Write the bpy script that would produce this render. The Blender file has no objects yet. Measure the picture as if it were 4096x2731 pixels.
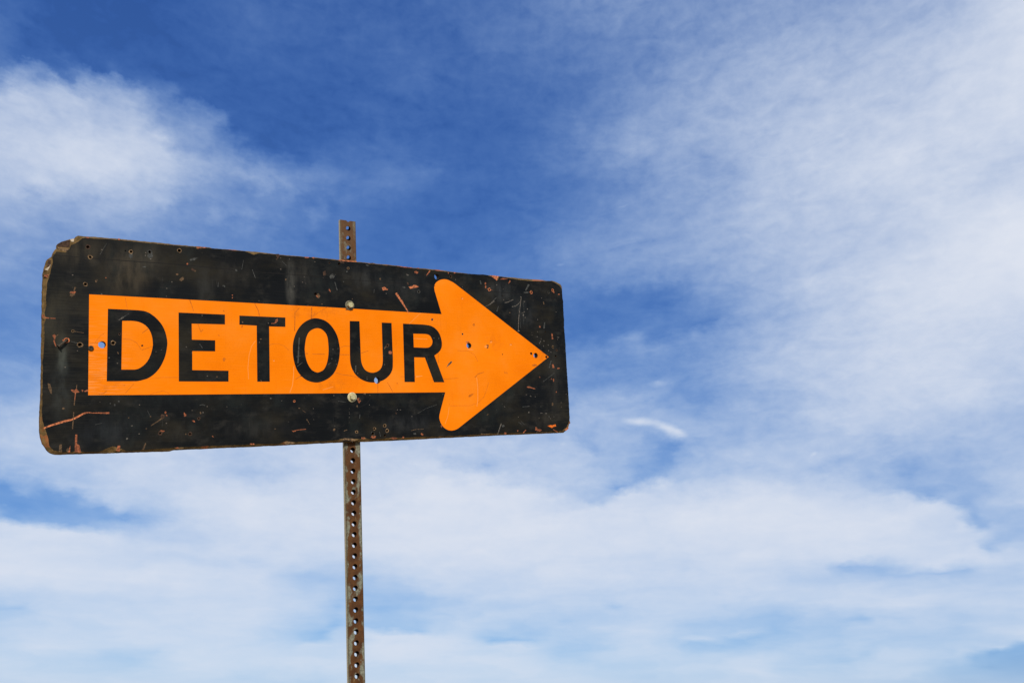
import bpy, bmesh, math, random
from mathutils import Vector, Matrix
from mathutils.geometry import delaunay_2d_cdt

scene = bpy.context.scene
rad = math.radians

# ------------------------------------------------------------------ camera
cam_data = bpy.data.cameras.new('camera')
cam = bpy.data.objects.new('camera', cam_data)
scene.collection.objects.link(cam)
scene.camera = cam
cam_data.sensor_width = 36.0
cam_data.lens = 28.37
cam_data.clip_start = 0.05
cam_data.clip_end = 20000.0
cam.location = (0.0, 0.0, 1.6)
cam.rotation_euler = (rad(90 + 24.3), 0.0, 0.0)

# ------------------------------------------------------------------ sun direction (from the sign's frame to the world)
SIGN_ROT = Matrix([(0.804049, -0.047464, 0.592665), (0.554266, -0.300885, -0.776052), (0.215159, 0.952478, -0.215619)])
SIGN_POS = Vector((-0.34364, 1.64172, 2.31837))
SUN_REL = Vector((-0.30, 0.60, 0.74)).normalized()
SUN_DIR = (SIGN_ROT @ SUN_REL).normalized()
sun_el = math.asin(SUN_DIR.z)
sun_az = math.atan2(SUN_DIR.x, SUN_DIR.y)          # clockwise from +Y

# ------------------------------------------------------------------ world: clear sky plus a layer of high cloud
SKY_STRENGTH = 0.1
world = bpy.data.worlds.new('World')
scene.world = world
world.use_nodes = True
wt = world.node_tree
wt.nodes.clear()
WN, WL = wt.nodes, wt.links

def wnode(kind, **kw):
    n = WN.new(kind)
    for k, v in kw.items():
        setattr(n, k, v)
    return n

def plug(sock, v):
    if hasattr(v, 'is_output'):
        WL.new(v, sock)
    else:
        sock.default_value = v

def wm(op, a, b=0.0, c=0.0, clamp=False):
    n = wnode('ShaderNodeMath', operation=op, use_clamp=clamp)
    plug(n.inputs[0], a); plug(n.inputs[1], b); plug(n.inputs[2], c)
    return n.outputs[0]

def wv(op, a, b=(0, 0, 0), out=0):
    n = wnode('ShaderNodeVectorMath', operation=op)
    plug(n.inputs[0], a); plug(n.inputs[1], b)
    return n.outputs[out]

def wvs(a, s):
    n = wnode('ShaderNodeVectorMath', operation='SCALE')
    plug(n.inputs[0], a); plug(n.inputs['Scale'], s)
    return n.outputs[0]

def wcomb(x, y, z=0.0):
    n = wnode('ShaderNodeCombineXYZ')
    plug(n.inputs[0], x); plug(n.inputs[1], y); plug(n.inputs[2], z)
    return n.outputs[0]

def wnoise(vec, scale, detail, rough=0.55, lac=2.0, distort=0.0):
    n = wnode('ShaderNodeTexNoise', noise_dimensions='3D')
    plug(n.inputs['Vector'], vec)
    n.inputs['Scale'].default_value = scale
    n.inputs['Detail'].default_value = detail
    n.inputs['Roughness'].default_value = rough
    n.inputs['Lacunarity'].default_value = lac
    n.inputs['Distortion'].default_value = distort
    return n

def wstep(v, a, b):
    n = wnode('ShaderNodeMapRange', interpolation_type='SMOOTHSTEP')
    plug(n.inputs[0], v)
    n.inputs[1].default_value = a; n.inputs[2].default_value = b
    return n.outputs[0]

sky = wnode('ShaderNodeTexSky', sky_type='NISHITA')
sky.sun_disc = False
sky.sun_elevation = sun_el
sky.sun_rotation = sun_az
sky.altitude = 3000.0
sky.air_density = 1.0
sky.dust_density = 0.0
sky.ozone_density = 8.0

gdir = wnode('ShaderNodeTexCoord').outputs['Generated']
sep = wnode('ShaderNodeSeparateXYZ'); WL.new(gdir, sep.inputs[0])
az = wm('MULTIPLY', wm('ARCTAN2', sep.outputs[0], sep.outputs[1]), 180 / math.pi)
el = wm('MULTIPLY', wm('ARCSINE', sep.outputs[2]), 180 / math.pi)
ae = wcomb(az, el)
# the cloud layer seen in perspective: gdir over height
zz = wm('ADD', wm('MAXIMUM', sep.outputs[2], 0.0), 0.22)
flat = wcomb(wm('DIVIDE', sep.outputs[0], zz), wm('DIVIDE', sep.outputs[1], zz))

# small wind-torn displacement of the cloud edges
n1 = wnoise(flat, 5.0, 3.0, 0.5)
n2 = wnoise(wv('MULTIPLY', ae, (0.05, 0.11, 1.0)), 6.0, 4.0, 0.55)
w1 = wv('MULTIPLY', wv('SUBTRACT', n1.outputs['Color'], (0.5, 0.5, 0.5)), (1.5, 0.8, 0.0))
w2 = wv('MULTIPLY', wv('SUBTRACT', n2.outputs['Color'], (0.5, 0.5, 0.5)), (1.8, 0.9, 0.0))
n3 = wnoise(wv('MULTIPLY', ae, (0.11, 0.17, 1.0)), 7.0, 4.0, 0.6)
w3 = wv('MULTIPLY', wv('SUBTRACT', n3.outputs['Color'], (0.5, 0.5, 0.5)), (1.25, 1.0, 0.0))
high = wstep(el, 3.0, 18.0)
aew = wv('ADD', ae, wv('ADD', wv('ADD', w1, w2), wvs(w3, wm('ADD', wm('MULTIPLY', high, 1.15), 0.25))))
sw = wnode('ShaderNodeSeparateXYZ'); WL.new(aew, sw.inputs[0])

# cloud cover over azimuth (ramps) and elevation (rows)
AZ, NC, NR, V0, DV = 46, 32, 78, 1, 0.0805
COVER = [
    [414, 414, 414, 414, 414, 414, 414, 414, 414, 414, 414, 414, 414, 414, 414, 414, 414, 414, 414, 414, 414, 414, 415, 425, 438, 450, 459, 452, 441, 429, 419, 415, 418, 422, 426, 428, 425, 413, 398, 384, 373, 366, 353, 318, 224, 176, 255, 338, 387, 428, 465, 490, 494, 500, 507, 514, 519, 517, 506, 493, 479, 467, 459, 463, 469, 476, 483, 488, 482, 456, 424, 390, 361, 341, 351, 366, 383, 399, 411, 420, 435, 452, 470, 484, 485, 468, 446, 423, 399, 372, 330, 287, 264, 266, 265, 227, 167, 110, 76, 85, 99, 113, 124, 125, 125, 125, 125, 125, 125, 125, 125, 125, 125, 125, 125, 125, 125, 125, 125, 125, 125, 125, 125, 125, 125],
    [416, 416, 416, 416, 416, 416, 416, 416, 416, 416, 416, 416, 416, 416, 416, 416, 416, 416, 416, 416, 416, 416, 418, 428, 440, 452, 461, 454, 442, 430, 420, 417, 420, 424, 428, 430, 426, 414, 400, 386, 375, 368, 355, 318, 224, 180, 259, 341, 389, 431, 467, 492, 496, 502, 509, 516, 521, 519, 508, 495, 481, 469, 461, 465, 471, 478, 485, 490, 484, 458, 426, 393, 364, 344, 353, 368, 384, 400, 413, 422, 436, 453, 471, 486, 487, 470, 449, 425, 402, 376, 334, 291, 266, 268, 269, 232, 173, 115, 78, 87, 101, 115, 126, 128, 128, 128, 128, 128, 128, 128, 128, 128, 128, 128, 128, 128, 128, 128, 128, 128, 128, 128, 128, 128, 128],
    [418, 418, 418, 418, 418, 418, 418, 418, 418, 418, 418, 418, 418, 418, 418, 418, 418, 418, 418, 418, 418, 418, 420, 430, 443, 455, 463, 455, 444, 432, 422, 419, 422, 426, 430, 433, 428, 416, 401, 388, 377, 370, 357, 319, 224, 183, 264, 345, 392, 434, 470, 494, 498, 504, 511, 518, 523, 520, 510, 497, 483, 471, 463, 467, 473, 480, 486, 492, 486, 460, 428, 395, 366, 346, 355, 370, 386, 402, 415, 424, 438, 455, 473, 487, 489, 473, 452, 428, 405, 379, 338, 295, 270, 270, 272, 237, 179, 121, 81, 90, 103, 118, 129, 131, 131, 131, 131, 131, 131, 131, 131, 131, 131, 131, 131, 131, 131, 131, 131, 131, 131, 131, 131, 131, 131],
    [421, 421, 421, 421, 421, 421, 421, 421, 421, 421, 421, 421, 421, 421, 421, 421, 421, 421, 421, 421, 421, 421, 423, 433, 446, 458, 465, 457, 445, 433, 424, 422, 425, 428, 432, 435, 430, 417, 403, 390, 379, 372, 359, 320, 224, 188, 270, 349, 396, 436, 472, 496, 500, 506, 513, 519, 525, 522, 512, 498, 485, 473, 465, 469, 475, 482, 488, 494, 488, 463, 431, 398, 369, 349, 358, 372, 388, 404, 417, 426, 439, 456, 474, 489, 492, 476, 454, 431, 408, 383, 343, 299, 273, 273, 276, 242, 185, 127, 86, 93, 106, 120, 132, 134, 134, 134, 134, 134, 134, 134, 134, 134, 134, 134, 134, 134, 134, 134, 134, 134, 134, 134, 134, 134, 134],
    [423, 423, 423, 423, 423, 423, 423, 423, 423, 423, 423, 423, 423, 423, 423, 423, 423, 423, 423, 423, 423, 423, 426, 436, 449, 460, 467, 458, 447, 435, 426, 424, 427, 431, 435, 437, 432, 419, 405, 392, 382, 374, 361, 320, 225, 192, 275, 353, 399, 440, 475, 498, 502, 508, 515, 521, 527, 524, 514, 500, 487, 475, 467, 471, 477, 484, 490, 496, 490, 465, 434, 401, 372, 352, 360, 374, 390, 406, 419, 428, 441, 458, 476, 491, 494, 479, 458, 435, 411, 387, 348, 304, 277, 275, 280, 248, 191, 133, 92, 96, 109, 123, 135, 138, 138, 138, 138, 138, 138, 138, 138, 138, 138, 138, 138, 138, 138, 138, 138, 138, 138, 138, 138, 138, 138],
    [426, 426, 426, 426, 426, 426, 426, 426, 426, 426, 426, 426, 426, 426, 426, 426, 426, 426, 426, 426, 426, 426, 429, 439, 452, 463, 469, 460, 449, 437, 428, 427, 430, 434, 437, 440, 434, 421, 407, 394, 384, 377, 363, 321, 225, 197, 281, 357, 403, 443, 478, 500, 504, 510, 517, 524, 529, 526, 516, 503, 489, 478, 470, 474, 479, 486, 493, 498, 493, 468, 437, 404, 375, 355, 362, 376, 393, 409, 421, 430, 443, 460, 477, 492, 497, 482, 461, 438, 415, 391, 353, 309, 280, 278, 283, 254, 198, 140, 97, 99, 112, 126, 138, 142, 142, 142, 142, 142, 142, 142, 142, 142, 142, 142, 142, 142, 142, 142, 142, 142, 142, 142, 142, 142, 142],
    [428, 428, 428, 428, 428, 428, 428, 428, 428, 428, 428, 428, 428, 428, 428, 428, 428, 428, 428, 428, 428, 428, 432, 443, 455, 467, 471, 462, 450, 439, 430, 430, 433, 436, 440, 442, 436, 423, 409, 396, 387, 379, 365, 322, 226, 202, 287, 362, 407, 446, 481, 502, 507, 513, 519, 526, 531, 528, 518, 505, 492, 480, 472, 476, 482, 488, 495, 500, 495, 471, 440, 407, 378, 358, 365, 379, 395, 411, 424, 432, 445, 462, 479, 494, 500, 485, 464, 442, 419, 395, 358, 314, 285, 281, 287, 260, 206, 147, 103, 103, 115, 129, 141, 146, 146, 146, 146, 146, 146, 146, 146, 146, 146, 146, 146, 146, 146, 146, 146, 146, 146, 146, 146, 146, 146],
    [431, 431, 431, 431, 431, 431, 431, 431, 431, 431, 431, 431, 431, 431, 431, 431, 431, 431, 431, 431, 431, 431, 435, 446, 459, 470, 473, 464, 452, 441, 432, 432, 436, 439, 443, 445, 438, 425, 411, 398, 389, 382, 367, 322, 226, 207, 293, 366, 410, 450, 484, 505, 509, 515, 522, 528, 533, 530, 520, 507, 494, 482, 475, 479, 484, 491, 497, 502, 498, 474, 443, 411, 382, 362, 368, 381, 397, 413, 426, 435, 447, 464, 481, 496, 503, 488, 468, 445, 423, 399, 363, 319, 289, 284, 291, 266, 213, 155, 110, 107, 118, 132, 145, 150, 150, 150, 150, 150, 150, 150, 150, 150, 150, 150, 150, 150, 150, 150, 150, 150, 150, 150, 150, 150, 150],
    [434, 434, 434, 434, 434, 434, 434, 434, 434, 434, 434, 434, 434, 434, 434, 434, 434, 434, 434, 434, 434, 434, 439, 450, 462, 473, 475, 466, 454, 443, 435, 435, 439, 442, 446, 448, 440, 428, 414, 401, 392, 384, 370, 322, 227, 213, 300, 371, 415, 454, 487, 507, 512, 518, 524, 531, 536, 533, 522, 509, 496, 485, 477, 481, 487, 493, 500, 505, 501, 477, 446, 414, 386, 365, 371, 384, 400, 416, 429, 437, 450, 466, 483, 498, 506, 491, 472, 449, 427, 404, 369, 325, 294, 287, 295, 272, 221, 163, 117, 110, 122, 136, 148, 154, 154, 154, 154, 154, 154, 154, 154, 154, 154, 154, 154, 154, 154, 154, 154, 154, 154, 154, 154, 154, 154],
    [440, 438, 437, 437, 437, 437, 437, 437, 437, 437, 437, 437, 437, 437, 437, 437, 437, 437, 437, 437, 437, 437, 443, 454, 466, 476, 477, 468, 456, 445, 438, 439, 442, 446, 449, 451, 443, 430, 416, 404, 395, 387, 372, 323, 228, 219, 307, 376, 419, 458, 491, 510, 514, 520, 527, 533, 538, 535, 525, 512, 499, 488, 480, 484, 490, 496, 502, 507, 503, 480, 450, 418, 389, 369, 374, 387, 403, 418, 431, 440, 452, 468, 485, 500, 509, 495, 475, 453, 431, 408, 374, 331, 299, 291, 299, 279, 229, 171, 124, 114, 125, 139, 152, 158, 158, 158, 158, 158, 158, 158, 158, 158, 158, 158, 158, 158, 158, 158, 158, 158, 158, 158, 158, 155, 152],
    [481, 479, 477, 475, 473, 471, 469, 467, 465, 464, 462, 461, 459, 458, 456, 455, 454, 453, 452, 450, 449, 448, 453, 463, 473, 482, 481, 470, 458, 447, 440, 442, 445, 449, 452, 454, 445, 432, 418, 406, 398, 390, 374, 323, 230, 226, 314, 381, 423, 462, 494, 513, 517, 523, 530, 536, 541, 537, 527, 515, 502, 491, 483, 487, 492, 499, 505, 510, 506, 483, 453, 422, 393, 373, 377, 390, 406, 421, 434, 443, 454, 470, 487, 502, 512, 499, 479, 458, 435, 413, 380, 337, 304, 294, 300, 284, 239, 183, 135, 122, 130, 138, 144, 146, 144, 142, 139, 137, 135, 132, 129, 127, 124, 121, 118, 115, 112, 108, 105, 101, 98, 94, 90, 86, 81],
    [523, 522, 521, 520, 518, 516, 513, 511, 509, 507, 505, 503, 501, 500, 498, 496, 495, 493, 492, 490, 489, 488, 490, 494, 499, 503, 496, 475, 452, 431, 418, 429, 445, 461, 475, 483, 475, 463, 452, 441, 433, 429, 421, 407, 384, 378, 403, 438, 472, 506, 535, 551, 553, 557, 562, 566, 570, 566, 557, 546, 535, 525, 518, 519, 519, 519, 519, 519, 515, 495, 470, 444, 420, 403, 407, 418, 431, 444, 455, 462, 474, 488, 504, 519, 529, 516, 498, 477, 455, 435, 414, 384, 352, 317, 286, 269, 266, 237, 185, 172, 156, 130, 110, 96, 93, 91, 88, 86, 83, 80, 77, 74, 70, 67, 64, 60, 56, 52, 48, 44, 40, 37, 34, 31, 29],
    [549, 547, 546, 545, 544, 543, 542, 541, 540, 539, 538, 538, 537, 536, 535, 535, 534, 533, 533, 532, 531, 531, 530, 530, 529, 529, 514, 483, 449, 419, 403, 423, 451, 480, 501, 518, 512, 503, 494, 486, 481, 481, 481, 481, 481, 480, 491, 514, 543, 571, 595, 608, 609, 610, 612, 614, 615, 612, 605, 597, 588, 581, 575, 570, 561, 551, 541, 534, 527, 514, 496, 478, 461, 449, 451, 459, 468, 478, 486, 491, 501, 514, 529, 542, 551, 540, 522, 502, 484, 470, 467, 465, 462, 461, 461, 420, 359, 292, 229, 181, 141, 122, 88, 59, 56, 55, 53, 51, 49, 48, 46, 44, 42, 39, 37, 34, 32, 28, 25, 21, 17, 13, 8, 2, 0],
    [569, 569, 569, 569, 569, 568, 567, 566, 565, 564, 563, 562, 561, 560, 559, 558, 558, 557, 556, 555, 555, 554, 551, 547, 544, 541, 521, 484, 445, 411, 395, 425, 458, 492, 554, 571, 560, 547, 535, 524, 519, 525, 534, 543, 552, 557, 568, 587, 611, 635, 655, 665, 664, 663, 662, 661, 661, 658, 652, 646, 639, 633, 629, 617, 599, 578, 558, 541, 532, 525, 516, 507, 498, 492, 493, 497, 501, 505, 509, 512, 520, 533, 546, 559, 568, 556, 534, 509, 484, 463, 465, 474, 486, 499, 510, 488, 443, 377, 330, 286, 125, 11, 33, 44, 39, 36, 33, 30, 26, 23, 19, 16, 12, 9, 6, 3, 1, 0, 0, 0, 0, 6, 16, 26, 35],
    [579, 579, 579, 579, 579, 579, 579, 579, 579, 579, 579, 579, 579, 579, 579, 579, 579, 579, 579, 579, 578, 576, 570, 563, 557, 552, 526, 484, 440, 401, 400, 444, 498, 564, 618, 638, 618, 595, 571, 551, 542, 556, 574, 594, 614, 625, 634, 652, 673, 694, 712, 719, 716, 713, 709, 706, 704, 700, 692, 683, 674, 666, 661, 640, 610, 575, 542, 515, 503, 505, 506, 512, 519, 524, 524, 521, 519, 516, 513, 512, 522, 536, 552, 567, 578, 562, 532, 497, 462, 414, 308, 370, 489, 528, 554, 539, 504, 505, 477, 372, 119, 97, 59, 25, 20, 19, 22, 28, 35, 41, 48, 55, 61, 66, 70, 73, 74, 73, 69, 60, 49, 36, 26, 21, 21],
    [568, 571, 574, 578, 581, 584, 587, 589, 589, 589, 589, 589, 589, 589, 589, 589, 589, 589, 589, 589, 589, 589, 590, 591, 589, 587, 566, 531, 457, 451, 451, 492, 553, 619, 677, 695, 669, 637, 604, 577, 566, 587, 615, 645, 678, 694, 701, 716, 735, 753, 768, 773, 769, 763, 757, 751, 747, 741, 732, 720, 709, 700, 694, 667, 625, 573, 526, 481, 421, 433, 497, 522, 540, 554, 554, 546, 537, 526, 513, 510, 522, 539, 557, 574, 586, 567, 530, 488, 448, 418, 424, 457, 338, 537, 568, 561, 538, 511, 490, 557, 453, 51, 59, 67, 93, 89, 83, 75, 66, 57, 50, 46, 44, 44, 45, 48, 59, 93, 176, 322, 479, 575, 612, 622, 622],
    [531, 547, 553, 556, 560, 563, 566, 569, 572, 575, 578, 580, 583, 585, 588, 590, 592, 595, 597, 599, 599, 602, 613, 624, 633, 637, 633, 625, 620, 610, 607, 624, 652, 684, 712, 714, 688, 656, 624, 598, 586, 591, 598, 608, 659, 655, 652, 673, 706, 739, 765, 776, 774, 771, 769, 765, 763, 751, 727, 700, 692, 674, 664, 647, 605, 512, 370, 341, 410, 446, 478, 514, 548, 575, 573, 550, 519, 480, 404, 384, 391, 409, 446, 492, 531, 535, 514, 484, 454, 432, 434, 458, 426, 420, 540, 542, 533, 523, 516, 513, 537, 621, 622, 206, 99, 137, 205, 308, 426, 525, 586, 617, 629, 632, 631, 628, 624, 619, 616, 615, 615, 618, 623, 630, 630],
    [421, 436, 452, 466, 479, 488, 494, 504, 520, 539, 555, 561, 564, 567, 570, 572, 574, 577, 579, 581, 583, 590, 606, 623, 639, 649, 665, 684, 703, 717, 721, 723, 727, 732, 736, 730, 705, 675, 644, 618, 604, 592, 577, 571, 689, 670, 623, 618, 663, 710, 755, 768, 770, 771, 772, 768, 767, 745, 702, 655, 691, 681, 683, 676, 598, 457, 403, 376, 367, 400, 447, 499, 551, 592, 588, 549, 497, 434, 281, 261, 282, 312, 375, 437, 450, 484, 495, 479, 458, 443, 442, 459, 477, 421, 501, 519, 516, 512, 507, 503, 510, 545, 575, 614, 634, 630, 627, 625, 624, 624, 625, 628, 631, 636, 642, 638, 632, 626, 620, 614, 607, 601, 594, 587, 580],
    [399, 396, 394, 391, 389, 389, 403, 416, 429, 441, 453, 465, 476, 487, 495, 501, 506, 512, 521, 534, 548, 556, 574, 605, 627, 640, 664, 693, 722, 743, 746, 739, 733, 728, 725, 719, 703, 684, 664, 648, 628, 584, 529, 503, 271, 319, 536, 525, 579, 647, 741, 756, 762, 767, 772, 758, 758, 723, 641, 531, 200, 192, 187, 198, 219, 400, 376, 386, 392, 424, 468, 517, 563, 600, 594, 550, 495, 443, 526, 563, 442, 265, 222, 240, 291, 380, 406, 422, 433, 438, 442, 453, 467, 481, 492, 494, 488, 481, 473, 466, 480, 522, 575, 626, 646, 642, 638, 633, 629, 624, 619, 614, 609, 604, 599, 593, 588, 582, 577, 571, 571, 573, 575, 577, 579],
    [432, 402, 376, 377, 399, 414, 417, 416, 414, 412, 409, 407, 405, 404, 403, 413, 423, 433, 442, 452, 461, 482, 513, 543, 569, 582, 575, 614, 695, 736, 742, 738, 732, 724, 718, 712, 705, 696, 686, 678, 649, 573, 484, 352, 235, 187, 480, 428, 482, 575, 767, 777, 780, 784, 786, 736, 738, 706, 642, 423, 366, 395, 348, 333, 296, 348, 439, 471, 489, 508, 533, 559, 584, 603, 592, 545, 487, 428, 407, 416, 447, 488, 548, 585, 456, 363, 376, 387, 384, 371, 376, 421, 458, 480, 494, 500, 499, 497, 495, 484, 499, 537, 568, 594, 606, 602, 598, 594, 589, 585, 581, 582, 583, 584, 586, 587, 589, 591, 593, 594, 596, 598, 600, 602, 603],
    [589, 568, 548, 529, 511, 493, 476, 456, 431, 407, 390, 392, 408, 423, 430, 432, 431, 429, 427, 426, 424, 441, 440, 495, 518, 533, 570, 617, 661, 694, 705, 714, 721, 727, 730, 728, 725, 720, 716, 712, 683, 611, 525, 426, 358, 283, 157, 278, 245, 264, 265, 279, 287, 294, 307, 563, 589, 638, 610, 528, 492, 443, 410, 428, 454, 482, 515, 543, 558, 565, 575, 586, 596, 604, 595, 562, 522, 482, 450, 431, 434, 437, 444, 452, 455, 390, 389, 415, 440, 453, 460, 403, 297, 484, 412, 405, 508, 531, 527, 546, 555, 568, 581, 591, 596, 597, 599, 600, 601, 602, 604, 605, 607, 608, 610, 612, 613, 612, 610, 608, 606, 604, 601, 599, 597],
    [744, 719, 696, 674, 653, 633, 614, 595, 578, 561, 545, 530, 516, 502, 488, 474, 457, 437, 418, 403, 390, 349, 461, 512, 549, 567, 593, 627, 659, 684, 693, 705, 718, 730, 738, 739, 740, 740, 741, 741, 714, 654, 582, 509, 451, 401, 235, 282, 323, 299, 280, 288, 309, 341, 387, 508, 560, 584, 576, 555, 532, 512, 499, 510, 526, 542, 511, 421, 499, 582, 593, 596, 598, 600, 597, 587, 575, 564, 556, 553, 545, 527, 503, 481, 466, 460, 466, 475, 484, 492, 501, 521, 549, 572, 596, 632, 635, 635, 633, 632, 633, 634, 630, 623, 616, 617, 618, 620, 619, 618, 616, 614, 613, 611, 609, 607, 605, 603, 601, 599, 597, 595, 592, 590, 587],
    [867, 867, 853, 828, 804, 780, 758, 737, 717, 698, 680, 662, 646, 630, 614, 600, 586, 573, 560, 548, 539, 547, 564, 583, 597, 605, 621, 643, 665, 682, 691, 705, 719, 732, 741, 744, 747, 751, 753, 755, 734, 688, 633, 579, 532, 461, 383, 373, 337, 294, 264, 271, 314, 369, 418, 419, 412, 484, 484, 496, 555, 561, 562, 568, 576, 586, 596, 603, 601, 582, 589, 602, 603, 599, 598, 599, 597, 595, 594, 594, 588, 576, 563, 550, 542, 541, 549, 558, 567, 577, 586, 610, 644, 684, 722, 752, 750, 733, 711, 692, 681, 665, 647, 629, 616, 613, 612, 610, 609, 607, 605, 604, 602, 600, 598, 596, 594, 592, 590, 587, 585, 583, 580, 579, 579],
    [868, 868, 868, 868, 868, 868, 868, 868, 868, 846, 825, 805, 786, 768, 750, 734, 718, 703, 688, 674, 663, 662, 667, 674, 679, 682, 692, 705, 718, 725, 728, 733, 741, 748, 753, 754, 757, 761, 764, 767, 750, 716, 679, 644, 614, 479, 291, 388, 311, 270, 269, 295, 334, 373, 423, 472, 507, 521, 539, 560, 581, 599, 611, 613, 615, 618, 620, 623, 624, 621, 593, 386, 475, 602, 606, 608, 612, 617, 622, 626, 626, 623, 619, 615, 612, 611, 614, 616, 617, 618, 617, 628, 646, 664, 679, 686, 677, 668, 660, 654, 650, 640, 628, 616, 606, 603, 601, 600, 598, 597, 595, 593, 591, 589, 587, 585, 583, 583, 583, 583, 583, 583, 583, 583, 583],
    [868, 868, 869, 869, 869, 869, 869, 869, 869, 869, 869, 869, 869, 869, 869, 869, 860, 843, 826, 810, 795, 783, 774, 768, 763, 761, 763, 768, 773, 774, 772, 771, 772, 773, 773, 772, 771, 770, 770, 770, 743, 698, 649, 603, 568, 538, 479, 464, 421, 390, 394, 389, 392, 428, 473, 515, 544, 558, 576, 599, 623, 643, 658, 657, 656, 655, 654, 653, 650, 641, 643, 641, 636, 633, 632, 636, 641, 646, 651, 655, 655, 652, 647, 642, 639, 636, 633, 626, 618, 609, 602, 603, 606, 607, 606, 602, 599, 601, 607, 614, 620, 613, 610, 602, 595, 593, 591, 590, 588, 587, 587, 587, 587, 587, 587, 587, 587, 587, 587, 587, 587, 587, 587, 587, 587],
    [852, 857, 862, 867, 869, 869, 870, 870, 870, 870, 870, 870, 870, 870, 870, 870, 870, 870, 870, 870, 868, 862, 855, 849, 845, 842, 835, 831, 828, 824, 816, 808, 801, 796, 793, 788, 783, 779, 775, 773, 735, 678, 617, 562, 520, 502, 491, 473, 452, 433, 420, 432, 464, 505, 548, 588, 616, 626, 641, 658, 676, 692, 703, 701, 698, 695, 692, 689, 688, 685, 680, 675, 670, 666, 665, 668, 672, 677, 681, 685, 685, 681, 676, 670, 666, 663, 654, 639, 621, 603, 588, 581, 570, 556, 539, 523, 522, 534, 551, 554, 482, 516, 605, 609, 594, 591, 591, 591, 591, 591, 591, 591, 591, 591, 591, 591, 591, 591, 591, 591, 591, 587, 570, 553, 536],
    [840, 841, 843, 845, 848, 852, 856, 860, 864, 869, 870, 870, 871, 871, 871, 871, 871, 871, 872, 872, 868, 862, 855, 850, 846, 840, 834, 830, 828, 826, 820, 813, 806, 801, 800, 798, 793, 786, 779, 774, 724, 657, 585, 520, 463, 425, 431, 470, 490, 497, 500, 515, 546, 585, 627, 664, 691, 698, 707, 719, 731, 742, 749, 746, 741, 736, 731, 727, 724, 720, 715, 709, 703, 699, 697, 700, 704, 708, 711, 715, 715, 710, 705, 699, 694, 690, 676, 653, 628, 606, 589, 561, 521, 455, 403, 392, 368, 373, 388, 352, 379, 417, 621, 650, 607, 595, 595, 595, 595, 595, 595, 595, 595, 595, 595, 592, 578, 564, 549, 534, 518, 500, 478, 449, 422],
    [428, 732, 803, 820, 841, 842, 842, 843, 845, 848, 850, 853, 857, 860, 864, 867, 871, 871, 872, 872, 868, 862, 856, 851, 845, 833, 820, 808, 800, 795, 786, 774, 763, 756, 756, 757, 757, 757, 756, 753, 718, 665, 589, 472, 417, 464, 509, 533, 555, 574, 588, 603, 631, 666, 702, 736, 760, 764, 769, 775, 781, 787, 790, 787, 781, 774, 768, 763, 759, 755, 750, 743, 737, 732, 730, 732, 734, 736, 737, 738, 738, 736, 733, 731, 729, 730, 722, 708, 693, 679, 644, 436, 279, 292, 368, 498, 596, 677, 732, 757, 767, 754, 739, 697, 621, 600, 600, 600, 599, 588, 576, 564, 552, 539, 526, 511, 493, 471, 446, 424, 412, 415, 417, 413, 405],
    [397, 355, 260, 198, 212, 431, 712, 797, 816, 830, 843, 844, 844, 845, 846, 848, 850, 853, 855, 858, 855, 851, 848, 847, 843, 826, 807, 788, 773, 764, 751, 735, 721, 712, 712, 716, 716, 689, 612, 595, 667, 686, 662, 633, 609, 606, 620, 639, 659, 678, 690, 700, 717, 739, 762, 783, 798, 799, 799, 800, 801, 802, 803, 801, 799, 796, 793, 791, 790, 786, 782, 776, 770, 766, 764, 763, 762, 760, 758, 756, 756, 758, 760, 763, 767, 771, 769, 765, 760, 757, 757, 765, 771, 771, 771, 774, 779, 784, 786, 785, 784, 772, 784, 377, 602, 559, 545, 534, 523, 510, 494, 475, 453, 433, 421, 419, 422, 423, 418, 412, 417, 426, 434, 436, 435],
    [24, 40, 92, 202, 340, 406, 359, 276, 216, 201, 300, 564, 749, 802, 817, 829, 845, 845, 845, 845, 839, 832, 825, 822, 814, 794, 772, 741, 706, 703, 700, 691, 679, 667, 666, 672, 683, 695, 705, 712, 719, 724, 725, 723, 718, 721, 734, 751, 770, 787, 798, 801, 806, 814, 822, 830, 836, 834, 830, 826, 822, 818, 816, 816, 817, 818, 819, 820, 821, 818, 814, 809, 804, 800, 798, 795, 791, 785, 779, 774, 773, 779, 787, 796, 805, 813, 817, 821, 826, 833, 840, 843, 843, 843, 842, 841, 839, 827, 808, 784, 765, 760, 694, 519, 445, 435, 445, 432, 425, 426, 428, 429, 426, 421, 419, 426, 433, 440, 442, 440, 455, 480, 497, 511, 525],
    [29, 33, 35, 31, 32, 37, 56, 107, 203, 324, 405, 396, 331, 264, 219, 209, 279, 478, 686, 783, 807, 812, 819, 827, 825, 811, 786, 706, 612, 611, 627, 641, 647, 644, 657, 683, 706, 724, 737, 742, 750, 762, 776, 789, 799, 809, 825, 846, 867, 886, 900, 898, 894, 889, 883, 878, 875, 869, 861, 851, 842, 834, 829, 831, 835, 840, 844, 849, 852, 850, 846, 842, 837, 834, 832, 827, 820, 813, 807, 802, 802, 810, 820, 830, 839, 846, 851, 856, 861, 868, 874, 878, 877, 874, 870, 867, 865, 846, 815, 781, 760, 770, 731, 557, 499, 445, 430, 425, 426, 432, 439, 445, 449, 447, 448, 466, 487, 502, 514, 526, 539, 552, 552, 552, 552],
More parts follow.
